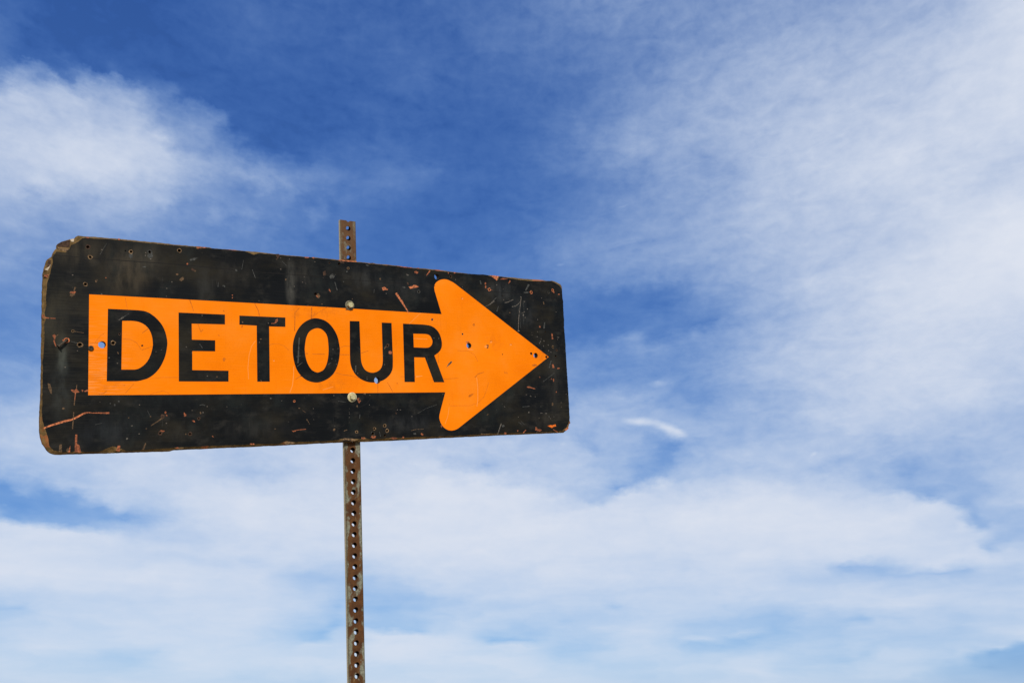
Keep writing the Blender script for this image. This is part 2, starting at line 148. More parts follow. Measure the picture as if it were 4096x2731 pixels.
    [125, 79, 54, 41, 38, 42, 45, 45, 42, 42, 46, 59, 91, 153, 248, 349, 412, 409, 360, 154, 199, 230, 225, 220, 232, 287, 375, 388, 420, 461, 540, 588, 587, 609, 654, 693, 731, 764, 788, 795, 797, 802, 807, 813, 818, 825, 838, 854, 871, 886, 896, 896, 896, 896, 895, 894, 893, 890, 885, 879, 873, 868, 864, 864, 864, 865, 865, 865, 865, 864, 862, 859, 857, 856, 855, 854, 852, 850, 849, 849, 850, 855, 861, 867, 872, 876, 880, 885, 893, 900, 908, 913, 908, 899, 891, 884, 879, 848, 800, 751, 735, 785, 361, 492, 465, 455, 455, 453, 454, 468, 487, 501, 512, 523, 533, 545, 556, 557, 557, 557, 557, 557, 557, 557, 557],
    [501, 426, 321, 264, 164, 105, 77, 58, 50, 49, 52, 55, 56, 54, 52, 54, 58, 70, 95, 73, 96, 123, 157, 185, 196, 194, 190, 165, 192, 327, 451, 578, 648, 684, 706, 741, 780, 818, 846, 850, 844, 839, 836, 834, 834, 840, 850, 862, 874, 885, 892, 895, 898, 902, 906, 909, 911, 910, 908, 907, 905, 904, 903, 900, 895, 890, 885, 880, 877, 877, 877, 877, 877, 877, 878, 880, 883, 886, 889, 894, 898, 899, 901, 902, 903, 904, 905, 907, 908, 907, 905, 903, 897, 890, 882, 874, 867, 830, 779, 739, 755, 650, 344, 443, 437, 457, 519, 528, 537, 546, 556, 562, 562, 562, 562, 562, 562, 562, 562, 562, 562, 562, 562, 558, 548],
    [498, 483, 484, 497, 509, 468, 364, 306, 239, 154, 111, 88, 71, 62, 59, 61, 64, 66, 66, 71, 76, 80, 92, 113, 151, 184, 188, 479, 409, 514, 579, 657, 731, 775, 789, 811, 839, 867, 890, 889, 877, 864, 852, 842, 836, 841, 849, 859, 868, 877, 883, 889, 896, 905, 914, 920, 925, 924, 924, 924, 924, 924, 924, 917, 907, 895, 883, 873, 866, 866, 865, 864, 863, 862, 861, 867, 878, 891, 905, 917, 926, 924, 923, 922, 922, 922, 922, 917, 910, 900, 889, 878, 867, 851, 832, 809, 787, 796, 808, 808, 681, 361, 296, 435, 489, 534, 567, 567, 567, 567, 567, 567, 567, 567, 567, 567, 567, 567, 567, 560, 551, 542, 532, 523, 513],
    [617, 595, 560, 529, 506, 491, 488, 496, 510, 510, 452, 361, 315, 260, 183, 134, 109, 92, 80, 83, 250, 132, 137, 148, 205, 410, 474, 588, 595, 612, 669, 737, 798, 827, 834, 847, 863, 881, 895, 893, 883, 870, 858, 846, 839, 844, 852, 861, 870, 878, 883, 890, 900, 912, 923, 932, 937, 936, 934, 933, 931, 929, 928, 913, 890, 866, 845, 829, 823, 829, 827, 829, 833, 837, 841, 847, 859, 871, 886, 900, 910, 910, 911, 914, 917, 919, 919, 905, 886, 862, 838, 817, 799, 773, 740, 704, 675, 767, 579, 290, 391, 434, 379, 407, 459, 517, 566, 572, 572, 572, 572, 572, 572, 572, 567, 559, 551, 543, 535, 526, 517, 508, 498, 489, 482],
    [590, 598, 605, 613, 620, 602, 570, 542, 519, 502, 493, 493, 502, 514, 516, 479, 401, 340, 318, 313, 302, 361, 430, 499, 533, 559, 603, 660, 674, 693, 727, 772, 816, 840, 848, 858, 871, 880, 885, 882, 875, 867, 859, 851, 847, 851, 858, 866, 873, 880, 884, 892, 902, 914, 925, 935, 940, 936, 934, 930, 926, 922, 919, 892, 860, 835, 822, 820, 829, 841, 831, 821, 813, 800, 789, 781, 788, 807, 833, 858, 877, 880, 885, 891, 898, 904, 907, 887, 854, 816, 779, 749, 722, 678, 622, 561, 505, 401, 335, 345, 350, 352, 347, 383, 444, 508, 562, 575, 575, 568, 562, 555, 548, 540, 533, 525, 517, 509, 500, 492, 486, 484, 482, 480, 478],
    [562, 570, 577, 585, 592, 599, 606, 613, 619, 618, 589, 562, 538, 519, 504, 496, 494, 499, 506, 517, 522, 517, 509, 507, 544, 612, 692, 756, 754, 748, 750, 757, 769, 774, 773, 772, 772, 775, 781, 797, 812, 825, 835, 841, 844, 847, 852, 859, 865, 872, 878, 888, 900, 911, 924, 932, 934, 928, 928, 922, 916, 909, 904, 880, 863, 858, 837, 752, 628, 566, 463, 489, 742, 835, 820, 782, 748, 740, 753, 775, 796, 797, 798, 801, 806, 809, 809, 785, 755, 722, 690, 663, 635, 581, 514, 446, 387, 386, 274, 301, 296, 322, 348, 390, 442, 495, 536, 547, 540, 534, 527, 520, 513, 505, 498, 490, 487, 486, 484, 482, 480, 478, 476, 474, 472],
    [459, 489, 519, 549, 565, 572, 579, 586, 592, 599, 605, 611, 616, 622, 617, 592, 568, 547, 536, 535, 538, 541, 540, 563, 612, 677, 744, 796, 784, 764, 739, 720, 712, 707, 697, 684, 671, 662, 662, 688, 723, 760, 792, 816, 827, 826, 824, 822, 821, 822, 827, 844, 869, 894, 915, 922, 913, 901, 894, 884, 868, 867, 876, 868, 795, 707, 650, 606, 577, 562, 537, 427, 262, 321, 453, 635, 755, 704, 655, 647, 666, 669, 671, 677, 684, 688, 688, 670, 648, 625, 606, 589, 569, 515, 447, 388, 416, 294, 235, 310, 362, 378, 388, 414, 448, 481, 505, 513, 506, 500, 493, 490, 488, 487, 485, 484, 482, 480, 478, 477, 475, 479, 494, 508, 524],
    [358, 386, 414, 441, 469, 496, 523, 549, 566, 572, 578, 584, 590, 596, 601, 607, 612, 617, 629, 646, 643, 639, 633, 641, 665, 700, 738, 763, 753, 738, 720, 703, 691, 680, 662, 635, 598, 555, 525, 526, 568, 648, 722, 770, 787, 783, 778, 772, 767, 764, 768, 784, 809, 857, 911, 919, 847, 849, 916, 932, 885, 812, 691, 669, 666, 651, 631, 613, 600, 571, 558, 497, 415, 364, 252, 286, 364, 421, 464, 504, 536, 543, 546, 551, 557, 567, 575, 573, 568, 563, 549, 498, 425, 424, 429, 425, 362, 287, 364, 408, 418, 426, 432, 445, 462, 476, 486, 490, 489, 487, 486, 485, 483, 482, 480, 478, 477, 482, 495, 508, 522, 537, 552, 568, 585],
    [287, 306, 324, 344, 370, 395, 420, 445, 469, 494, 518, 541, 565, 570, 576, 581, 586, 592, 601, 614, 627, 641, 654, 669, 688, 708, 724, 731, 725, 715, 703, 691, 683, 678, 669, 657, 643, 630, 626, 640, 664, 692, 721, 746, 754, 750, 744, 737, 730, 724, 726, 738, 754, 774, 795, 811, 809, 783, 760, 739, 673, 613, 604, 606, 600, 601, 607, 613, 616, 581, 539, 462, 397, 413, 301, 254, 291, 332, 400, 441, 471, 483, 492, 506, 522, 537, 548, 549, 547, 545, 571, 590, 544, 528, 506, 484, 470, 465, 471, 477, 481, 483, 486, 493, 499, 500, 495, 487, 484, 483, 481, 480, 478, 489, 500, 512, 525, 538, 552, 566, 581, 597, 606, 614, 621],
    [228, 246, 263, 280, 298, 314, 331, 350, 373, 395, 418, 440, 462, 484, 505, 526, 546, 566, 572, 580, 589, 599, 608, 620, 634, 648, 663, 671, 672, 671, 669, 667, 669, 676, 678, 675, 670, 665, 663, 669, 680, 693, 708, 721, 726, 725, 722, 719, 716, 713, 713, 716, 720, 724, 711, 631, 541, 567, 543, 458, 473, 539, 567, 574, 571, 567, 562, 557, 553, 532, 487, 436, 396, 408, 334, 287, 183, 185, 323, 335, 427, 441, 453, 469, 488, 506, 521, 525, 526, 528, 532, 537, 548, 549, 546, 544, 544, 548, 555, 558, 557, 554, 551, 553, 547, 531, 509, 487, 490, 500, 510, 521, 532, 544, 556, 569, 583, 597, 607, 613, 620, 627, 635, 642, 650],
    [165, 185, 206, 223, 240, 255, 271, 287, 302, 317, 332, 348, 368, 388, 408, 428, 447, 466, 485, 504, 522, 539, 557, 571, 580, 590, 601, 607, 610, 610, 610, 611, 614, 621, 627, 633, 639, 644, 651, 658, 667, 675, 684, 691, 696, 700, 701, 702, 702, 702, 700, 693, 686, 679, 673, 669, 664, 652, 635, 617, 599, 583, 572, 563, 550, 534, 518, 504, 501, 469, 321, 407, 410, 383, 346, 333, 282, 155, 139, 285, 383, 401, 413, 430, 451, 471, 487, 495, 505, 522, 546, 574, 599, 608, 612, 618, 626, 636, 647, 647, 640, 631, 621, 617, 605, 584, 562, 545, 543, 554, 565, 577, 589, 602, 609, 615, 621, 627, 634, 641, 648, 656, 666, 679, 694],
    [106, 124, 142, 161, 179, 198, 216, 231, 245, 260, 274, 288, 302, 315, 328, 341, 357, 375, 392, 410, 426, 443, 459, 475, 491, 506, 521, 533, 543, 550, 554, 557, 561, 568, 574, 580, 586, 591, 597, 604, 610, 617, 624, 630, 633, 634, 635, 636, 638, 640, 640, 634, 626, 617, 608, 601, 597, 590, 581, 571, 560, 551, 545, 534, 519, 501, 483, 468, 570, 377, 378, 415, 414, 395, 367, 293, 208, 333, 361, 363, 359, 357, 369, 387, 408, 430, 448, 459, 480, 514, 558, 605, 649, 670, 680, 688, 691, 696, 700, 690, 681, 674, 673, 677, 668, 649, 626, 607, 600, 608, 613, 619, 624, 630, 636, 642, 649, 655, 663, 675, 687, 701, 714, 729, 744],
    [76, 83, 90, 104, 120, 137, 154, 170, 187, 204, 220, 233, 246, 259, 272, 284, 296, 308, 320, 332, 343, 355, 370, 385, 400, 414, 428, 441, 451, 461, 470, 478, 488, 498, 508, 518, 527, 536, 545, 550, 556, 561, 566, 571, 572, 570, 568, 566, 564, 564, 564, 559, 553, 546, 539, 534, 531, 526, 518, 509, 501, 493, 488, 483, 475, 466, 456, 462, 475, 436, 428, 418, 409, 400, 392, 388, 380, 369, 355, 339, 325, 315, 327, 345, 368, 390, 410, 427, 458, 501, 550, 597, 634, 647, 651, 661, 674, 689, 701, 701, 704, 710, 722, 736, 729, 704, 675, 648, 631, 635, 640, 646, 651, 657, 664, 675, 686, 698, 710, 723, 736, 750, 764, 774, 785],
    [59, 66, 72, 79, 85, 91, 99, 114, 129, 144, 159, 174, 189, 204, 218, 231, 243, 254, 265, 276, 287, 297, 308, 318, 327, 337, 346, 357, 368, 379, 390, 399, 409, 419, 428, 437, 446, 455, 463, 471, 478, 486, 492, 499, 501, 502, 500, 497, 495, 494, 493, 490, 485, 480, 474, 471, 468, 464, 458, 452, 445, 439, 434, 434, 432, 431, 430, 439, 433, 432, 425, 419, 413, 407, 402, 395, 379, 359, 333, 294, 251, 252, 288, 326, 399, 470, 463, 445, 457, 489, 526, 562, 590, 603, 613, 630, 653, 678, 701, 712, 723, 735, 746, 757, 753, 732, 705, 680, 662, 662, 669, 678, 689, 699, 710, 722, 734, 746, 759, 769, 779, 790, 800, 811, 823],
    [80, 69, 60, 62, 68, 74, 80, 85, 91, 97, 105, 119, 132, 146, 159, 172, 186, 200, 213, 225, 235, 245, 255, 264, 274, 283, 292, 300, 309, 317, 325, 333, 340, 348, 355, 363, 371, 379, 387, 395, 402, 408, 415, 421, 425, 428, 430, 430, 431, 432, 432, 429, 424, 419, 415, 411, 408, 401, 391, 380, 370, 361, 354, 354, 354, 353, 352, 352, 369, 430, 445, 377, 347, 356, 378, 395, 383, 344, 300, 263, 226, 206, 232, 275, 320, 367, 410, 440, 457, 480, 506, 537, 566, 587, 607, 634, 665, 695, 721, 733, 743, 754, 765, 775, 777, 760, 738, 717, 704, 705, 714, 725, 735, 747, 758, 768, 777, 786, 796, 806, 816, 827, 839, 854, 869],
    [118, 107, 96, 86, 76, 67, 64, 69, 75, 80, 85, 90, 95, 100, 107, 119, 133, 149, 163, 177, 188, 197, 206, 215, 224, 233, 241, 249, 257, 265, 273, 280, 287, 294, 301, 307, 314, 320, 324, 329, 334, 339, 344, 349, 355, 360, 365, 368, 372, 375, 374, 371, 367, 363, 359, 355, 351, 341, 327, 312, 298, 286, 277, 277, 277, 276, 275, 273, 272, 276, 295, 321, 352, 389, 389, 345, 291, 254, 231, 209, 186, 171, 179, 243, 291, 337, 407, 446, 466, 490, 521, 555, 588, 613, 631, 656, 685, 715, 740, 755, 762, 772, 782, 792, 800, 789, 774, 760, 751, 751, 762, 770, 778, 786, 795, 804, 813, 822, 832, 845, 858, 873, 888, 904, 920],
    [170, 153, 137, 124, 113, 103, 94, 85, 77, 69, 70, 75, 79, 84, 89, 94, 102, 112, 122, 134, 145, 154, 162, 171, 179, 187, 195, 202, 210, 217, 224, 231, 238, 245, 251, 257, 263, 268, 270, 272, 274, 277, 280, 283, 287, 290, 292, 295, 298, 301, 302, 301, 298, 295, 292, 291, 287, 278, 265, 251, 237, 225, 217, 218, 218, 218, 219, 219, 220, 223, 229, 236, 238, 235, 229, 224, 237, 313, 240, 231, 236, 241, 257, 289, 330, 376, 420, 456, 476, 502, 535, 572, 609, 637, 652, 672, 698, 726, 752, 769, 776, 786, 798, 809, 819, 816, 808, 799, 792, 790, 797, 805, 813, 822, 830, 841, 853, 866, 879, 893, 908, 923, 935, 940, 946],
    [231, 211, 193, 176, 160, 145, 132, 122, 113, 104, 96, 88, 80, 73, 74, 79, 88, 97, 106, 115, 121, 126, 130, 133, 138, 145, 152, 160, 167, 173, 180, 187, 193, 199, 205, 211, 216, 220, 221, 221, 220, 220, 221, 223, 225, 225, 225, 226, 226, 228, 229, 228, 226, 223, 221, 220, 218, 213, 205, 197, 188, 181, 176, 178, 180, 182, 185, 187, 188, 189, 189, 191, 192, 193, 187, 169, 156, 172, 207, 232, 248, 261, 276, 306, 342, 381, 419, 450, 467, 489, 522, 561, 601, 636, 655, 675, 702, 732, 760, 782, 790, 801, 813, 826, 838, 840, 836, 830, 826, 826, 832, 841, 852, 864, 876, 888, 901, 915, 929, 937, 942, 947, 952, 958, 964],
    [270, 259, 249, 236, 218, 201, 185, 170, 156, 143, 133, 124, 116, 108, 100, 95, 92, 91, 92, 100, 106, 113, 119, 124, 128, 131, 133, 135, 136, 138, 140, 146, 152, 158, 163, 169, 174, 177, 178, 177, 177, 176, 177, 178, 178, 177, 175, 173, 172, 172, 171, 169, 167, 164, 161, 159, 158, 156, 152, 149, 145, 141, 139, 141, 145, 148, 152, 155, 159, 171, 178, 161, 142, 125, 137, 160, 177, 189, 202, 218, 234, 246, 258, 280, 312, 348, 385, 415, 434, 459, 496, 541, 590, 633, 658, 677, 704, 735, 767, 793, 804, 815, 828, 843, 856, 863, 862, 861, 863, 868, 877, 888, 900, 912, 924, 935, 939, 944, 949, 954, 959, 965, 966, 966, 966],
    [307, 295, 284, 274, 264, 255, 245, 228, 212, 197, 183, 170, 158, 146, 137, 130, 124, 120, 118, 115, 113, 113, 114, 117, 122, 125, 127, 128, 130, 132, 133, 134, 134, 135, 136, 137, 139, 139, 138, 138, 138, 138, 138, 139, 139, 138, 137, 135, 134, 135, 134, 132, 130, 127, 125, 124, 122, 118, 114, 109, 104, 100, 97, 99, 101, 105, 108, 111, 123, 170, 191, 186, 185, 166, 163, 201, 233, 238, 208, 204, 216, 228, 235, 250, 282, 317, 352, 383, 405, 432, 472, 522, 575, 622, 654, 673, 701, 735, 771, 802, 818, 829, 842, 857, 873, 885, 888, 893, 901, 912, 925, 935, 939, 943, 947, 952, 956, 961, 966, 967, 967, 967, 967, 967, 966],
    [363, 345, 327, 310, 300, 289, 280, 271, 262, 254, 241, 226, 212, 199, 186, 172, 160, 151, 145, 141, 137, 135, 134, 134, 133, 130, 127, 125, 125, 126, 127, 126, 125, 123, 123, 122, 123, 122, 119, 115, 112, 110, 109, 109, 108, 106, 103, 102, 101, 101, 100, 99, 97, 95, 93, 91, 89, 85, 80, 74, 68, 63, 60, 62, 64, 67, 69, 71, 71, 75, 92, 68, 79, 146, 206, 232, 126, 68, 90, 179, 208, 260, 264, 254, 262, 293, 330, 364, 389, 414, 453, 503, 558, 609, 648, 667, 695, 730, 768, 801, 821, 831, 847, 866, 887, 904, 913, 920, 927, 937, 946, 951, 955, 960, 964, 967, 967, 967, 967, 967, 967, 967, 963, 959, 955],
    [429, 402, 383, 365, 347, 331, 316, 304, 295, 286, 278, 270, 262, 254, 238, 217, 198, 183, 172, 166, 160, 155, 151, 149, 147, 140, 133, 127, 122, 120, 119, 118, 115, 112, 109, 107, 106, 103, 98, 94, 89, 86, 84, 83, 81, 77, 74, 71, 70, 69, 69, 67, 66, 64, 62, 61, 60, 57, 54, 50, 47, 43, 41, 42, 44, 47, 49, 50, 48, 44, 43, 46, 51, 54, 58, 63, 77, 100, 94, 79, 78, 76, 74, 81, 161, 259, 303, 342, 371, 398, 439, 489, 544, 594, 632, 652, 679, 716, 755, 792, 819, 831, 848, 868, 889, 907, 915, 923, 933, 947, 960, 967, 967, 967, 967, 967, 967, 967, 966, 962, 959, 955, 951, 947, 918],
    [527, 491, 458, 428, 404, 386, 369, 353, 338, 323, 311, 302, 294, 286, 270, 250, 230, 212, 199, 190, 182, 174, 168, 163, 158, 148, 137, 126, 117, 112, 111, 109, 106, 104, 101, 99, 97, 92, 85, 78, 72, 67, 64, 62, 57, 53, 47, 43, 41, 40, 40, 39, 37, 36, 34, 33, 34, 33, 33, 32, 31, 30, 29, 30, 32, 33, 35, 36, 36, 35, 35, 34, 36, 43, 54, 65, 74, 83, 90, 98, 110, 122, 133, 141, 177, 253, 312, 354, 385, 408, 443, 487, 535, 580, 615, 636, 663, 700, 740, 777, 804, 816, 832, 854, 879, 901, 914, 922, 932, 945, 958, 967, 967, 967, 967, 964, 961, 958, 954, 951, 947, 921, 877, 832, 787],
    [611, 594, 561, 525, 492, 462, 434, 409, 393, 377, 362, 348, 334, 319, 297, 274, 252, 233, 221, 213, 204, 194, 184, 177, 169, 157, 143, 130, 119, 112, 109, 106, 102, 98, 94, 92, 89, 82, 74, 65, 58, 53, 50, 47, 43, 39, 34, 30, 27, 27, 27, 26, 25, 24, 23, 22, 23, 23, 24, 25, 26, 27, 28, 30, 32, 36, 40, 43, 45, 44, 42, 42, 44, 49, 54, 56, 57, 59, 64, 77, 113, 157, 192, 223, 258, 303, 345, 378, 403, 421, 452, 491, 534, 575, 609, 630, 654, 686, 722, 757, 784, 799, 814, 835, 860, 885, 903, 910, 921, 936, 952, 963, 962, 959, 956, 953, 950, 946, 914, 874, 832, 791, 749, 713, 700],
    [662, 644, 627, 610, 594, 563, 531, 500, 471, 445, 420, 403, 388, 367, 337, 307, 280, 257, 244, 236, 227, 218, 209, 201, 189, 172, 153, 136, 120, 113, 110, 107, 103, 99, 96, 93, 88, 80, 70, 60, 51, 44, 40, 37, 32, 26, 22, 18, 16, 16, 17, 18, 19, 20, 20, 20, 22, 24, 27, 30, 33, 35, 37, 41, 47, 54, 62, 69, 73, 68, 60, 58, 58, 59, 61, 66, 75, 92, 113, 120, 169, 244, 279, 302, 326, 354, 383, 411, 435, 453, 478, 510, 546, 580, 608, 627, 646, 672, 703, 732, 756, 768, 782, 805, 833, 862, 886, 896, 907, 922, 937, 948, 951, 948, 937, 899, 862, 824, 786, 748, 714, 702, 689, 677, 664],
    [680, 680, 678, 660, 644, 628, 613, 598, 573, 543, 514, 487, 462, 423, 377, 346, 316, 293, 285, 281, 273, 260, 243, 228, 214, 196, 178, 160, 145, 135, 127, 118, 110, 103, 98, 95, 89, 80, 70, 60, 52, 46, 42, 38, 33, 28, 23, 18, 15, 15, 16, 17, 18, 19, 20, 20, 22, 26, 30, 35, 39, 43, 45, 52, 61, 73, 86, 99, 111, 130, 152, 161, 165, 169, 175, 183, 191, 206, 227, 250, 278, 312, 336, 353, 372, 396, 422, 448, 471, 488, 505, 528, 554, 579, 602, 618, 631, 652, 677, 702, 723, 736, 751, 777, 809, 841, 868, 882, 892, 905, 918, 902, 877, 842, 808, 773, 738, 712, 701, 690, 678, 666, 654, 674, 698],
    [680, 680, 680, 680, 680, 679, 663, 647, 633, 619, 605, 590, 564, 528, 410, 348, 394, 368, 347, 355, 367, 372, 366, 341, 297, 252, 215, 189, 173, 162, 151, 139, 128, 118, 111, 105, 96, 85, 74, 63, 53, 47, 44, 39, 34, 29, 24, 20, 17, 17, 18, 19, 20, 21, 22, 22, 25, 29, 35, 40, 46, 50, 54, 62, 75, 91, 110, 129, 146, 161, 169, 178, 190, 203, 216, 228, 238, 254, 277, 303, 330, 353, 372, 383, 395, 414, 436, 459, 482, 499, 513, 531, 552, 574, 593, 607, 617, 634, 657, 681, 704, 721, 735, 758, 788, 821, 846, 847, 834, 820, 803, 780, 752, 721, 708, 698, 687, 677, 666, 655, 673, 696, 719, 744, 770],
    [666, 672, 677, 681, 681, 681, 681, 681, 681, 668, 654, 641, 635, 642, 654, 652, 608, 553, 503, 474, 462, 459, 457, 433, 386, 327, 266, 221, 189, 171, 164, 156, 146, 133, 123, 123, 133, 101, 78, 66, 55, 49, 45, 40, 35, 29, 24, 20, 17, 18, 19, 20, 21, 22, 23, 23, 27, 31, 37, 43, 49, 54, 57, 67, 82, 101, 122, 143, 161, 175, 180, 189, 200, 211, 223, 233, 239, 251, 268, 290, 314, 337, 357, 370, 384, 405, 430, 459, 486, 508, 522, 537, 554, 571, 587, 598, 606, 621, 642, 665, 688, 708, 728, 748, 767, 777, 775, 762, 744, 724, 713, 705, 694, 683, 673, 663, 657, 677, 698, 720, 743, 767, 779, 787, 796],
    [652, 658, 662, 667, 673, 678, 682, 682, 682, 682, 682, 682, 690, 696, 707, 720, 730, 726, 713, 692, 644, 607, 578, 519, 471, 475, 416, 211, 212, 225, 299, 247, 170, 216, 212, 135, 115, 101, 86, 79, 78, 54, 48, 42, 35, 29, 24, 19, 17, 18, 18, 19, 21, 21, 22, 23, 26, 29, 34, 39, 43, 47, 50, 59, 72, 88, 107, 125, 142, 153, 160, 169, 180, 193, 205, 216, 224, 235, 252, 273, 298, 322, 344, 359, 375, 399, 428, 461, 493, 521, 536, 547, 559, 572, 583, 591, 600, 620, 646, 676, 707, 734, 754, 760, 757, 744, 732, 719, 710, 704, 694, 680, 664, 668, 686, 705, 725, 747, 769, 780, 787, 795, 803, 811, 818],
    [399, 598, 651, 653, 659, 663, 668, 673, 678, 682, 682, 684, 694, 711, 737, 768, 793, 806, 811, 797, 763, 720, 681, 633, 573, 487, 397, 321, 272, 236, 212, 200, 178, 161, 150, 139, 125, 108, 96, 87, 139, 95, 49, 49, 42, 33, 25, 19, 16, 17, 18, 18, 19, 20, 21, 22, 24, 27, 30, 34, 38, 41, 43, 51, 62, 75, 91, 106, 119, 129, 136, 146, 159, 175, 191, 205, 217, 228, 245, 267, 291, 316, 339, 355, 371, 396, 428, 463, 499, 532, 552, 561, 573, 588, 604, 621, 635, 652, 676, 705, 734, 759, 779, 781, 771, 755, 737, 717, 702, 701, 705, 712, 722, 737, 756, 775, 782, 789, 796, 803, 811, 817, 824, 837, 846],
    [133, 286, 290, 444, 608, 653, 654, 659, 663, 667, 672, 675, 683, 696, 711, 735, 763, 791, 813, 817, 803, 762, 708, 668, 647, 604, 524, 446, 361, 274, 224, 198, 178, 163, 156, 154, 151, 134, 86, 70, 90, 123, 56, 59, 49, 37, 26, 19, 16, 16, 17, 17, 17, 18, 18, 19, 21, 23, 26, 29, 32, 35, 37, 42, 51, 61, 72, 84, 94, 101, 108, 121, 137, 156, 177, 196, 211, 222, 239, 260, 284, 309, 330, 346, 360, 385, 419, 459, 500, 539, 569, 579, 594, 612, 632, 651, 666, 679, 698, 722, 748, 774, 797, 805, 792, 768, 749, 740, 740, 748, 758, 770, 778, 784, 792, 798, 805, 812, 818, 824, 836, 846, 852, 857, 861],
    [23, 22, 48, 167, 291, 294, 433, 599, 648, 654, 656, 649, 644, 645, 655, 672, 690, 708, 720, 730, 740, 751, 735, 723, 699, 667, 606, 513, 449, 387, 327, 304, 312, 323, 324, 317, 290, 240, 190, 154, 129, 112, 99, 84, 73, 62, 53, 45, 40, 35, 31, 27, 23, 21, 19, 18, 19, 21, 23, 26, 28, 30, 31, 36, 42, 50, 59, 68, 76, 82, 90, 105, 124, 146, 169, 192, 210, 221, 235, 254, 275, 296, 315, 329, 343, 369, 406, 450, 499, 544, 579, 593, 607, 625, 645, 665, 683, 697, 714, 737, 754, 768, 778, 780, 767, 759, 757, 764, 771, 776, 778, 783, 792, 802, 814, 820, 827, 838, 846, 852, 857, 861, 865, 870, 873],
    [52, 47, 35, 24, 25, 52, 160, 289, 280, 378, 578, 646, 639, 611, 590, 594, 591, 590, 598, 620, 663, 709, 716, 694, 604, 457, 329, 301, 294, 254, 243, 226, 181, 149, 142, 143, 141, 137, 141, 151, 146, 122, 101, 91, 88, 86, 86, 86, 83, 76, 65, 53, 41, 32, 25, 23, 24, 23, 24, 25, 26, 27, 28, 32, 38, 45, 53, 61, 68, 74, 81, 96, 116, 140, 157, 169, 190, 213, 231, 249, 270, 294, 316, 332, 347, 375, 413, 457, 503, 547, 583, 601, 615, 634, 650, 666, 680, 689, 695, 705, 717, 727, 733, 735, 732, 732, 738, 749, 762, 775, 780, 788, 800, 817, 837, 848, 854, 858, 861, 865, 870, 874, 871, 868, 864],
    [38, 45, 52, 54, 48, 37, 27, 26, 45, 119, 268, 326, 321, 447, 558, 604, 595, 547, 520, 553, 570, 544, 477, 392, 321, 277, 259, 250, 227, 180, 124, 119, 54, 27, 25, 24, 24, 26, 29, 36, 53, 69, 71, 67, 66, 67, 68, 69, 69, 67, 65, 68, 70, 66, 55, 37, 29, 33, 36, 30, 26, 26, 26, 31, 38, 47, 57, 68, 79, 90, 106, 125, 142, 167, 200, 223, 228, 228, 242, 271, 304, 329, 346, 357, 366, 391, 424, 462, 502, 539, 568, 583, 591, 605, 621, 638, 654, 666, 670, 674, 680, 686, 690, 691, 689, 694, 706, 725, 747, 771, 786, 800, 817, 833, 848, 862, 867, 870, 874, 871, 868, 865, 862, 858, 855],
    [33, 33, 35, 40, 47, 54, 56, 50, 41, 24, 14, 19, 30, 46, 90, 173, 271, 347, 376, 380, 349, 339, 279, 204, 174, 173, 172, 169, 178, 133, 24, 13, 10, 7, 8, 10, 12, 13, 16, 20, 25, 32, 38, 43, 45, 47, 48, 48, 46, 43, 38, 32, 27, 22, 19, 18, 19, 20, 21, 23, 24, 24, 25, 31, 42, 54, 70, 86, 101, 114, 127, 149, 183, 230, 282, 326, 349, 354, 349, 356, 377, 399, 402, 392, 386, 399, 424, 454, 486, 515, 539, 554, 561, 573, 588, 605, 621, 633, 638, 639, 642, 646, 648, 651, 651, 662, 682, 710, 743, 773, 792, 798, 810, 828, 848, 866, 871, 868, 865, 862, 859, 856, 852, 849, 845],
    [34, 34, 34, 34, 35, 37, 41, 48, 58, 42, 14, 9, 6, 5, 10, 11, 11, 18, 34, 17, 26, 48, 78, 91, 99, 33, 14, 13, 12, 10, 12, 11, 8, 6, 7, 7, 8, 8, 9, 10, 11, 14, 19, 25, 30, 37, 50, 54, 43, 36, 32, 27, 23, 18, 15, 13, 13, 14, 17, 19, 22, 24, 25, 32, 42, 55, 69, 84, 99, 113, 137, 183, 223, 231, 244, 277, 309, 330, 341, 362, 383, 389, 386, 388, 394, 404, 422, 444, 467, 489, 508, 520, 526, 536, 551, 568, 584, 595, 600, 599, 601, 606, 615, 625, 632, 642, 663, 690, 721, 750, 773, 783, 786, 798, 817, 840, 859, 859, 856, 853, 849, 846, 845, 845, 845],
    [35, 35, 35, 35, 35, 35, 35, 36, 38, 29, 13, 7, 2, 1, 2, 3, 5, 4, 4, 6, 6, 6, 6, 6, 4, 4, 6, 8, 9, 9, 9, 7, 6, 5, 6, 6, 7, 8, 9, 10, 11, 14, 17, 21, 25, 29, 33, 35, 34, 31, 29, 25, 22, 19, 17, 15, 15, 15, 16, 18, 21, 24, 26, 32, 41, 52, 65, 79, 93, 115, 163, 125, 148, 178, 210, 242, 269, 285, 284, 281, 285, 305, 337, 367, 388, 400, 414, 430, 447, 464, 476, 484, 488, 495, 508, 523, 537, 549, 558, 561, 566, 576, 589, 603, 616, 625, 642, 666, 685, 703, 717, 721, 725, 742, 769, 802, 835, 849, 846, 845, 845, 845, 845, 845, 845],
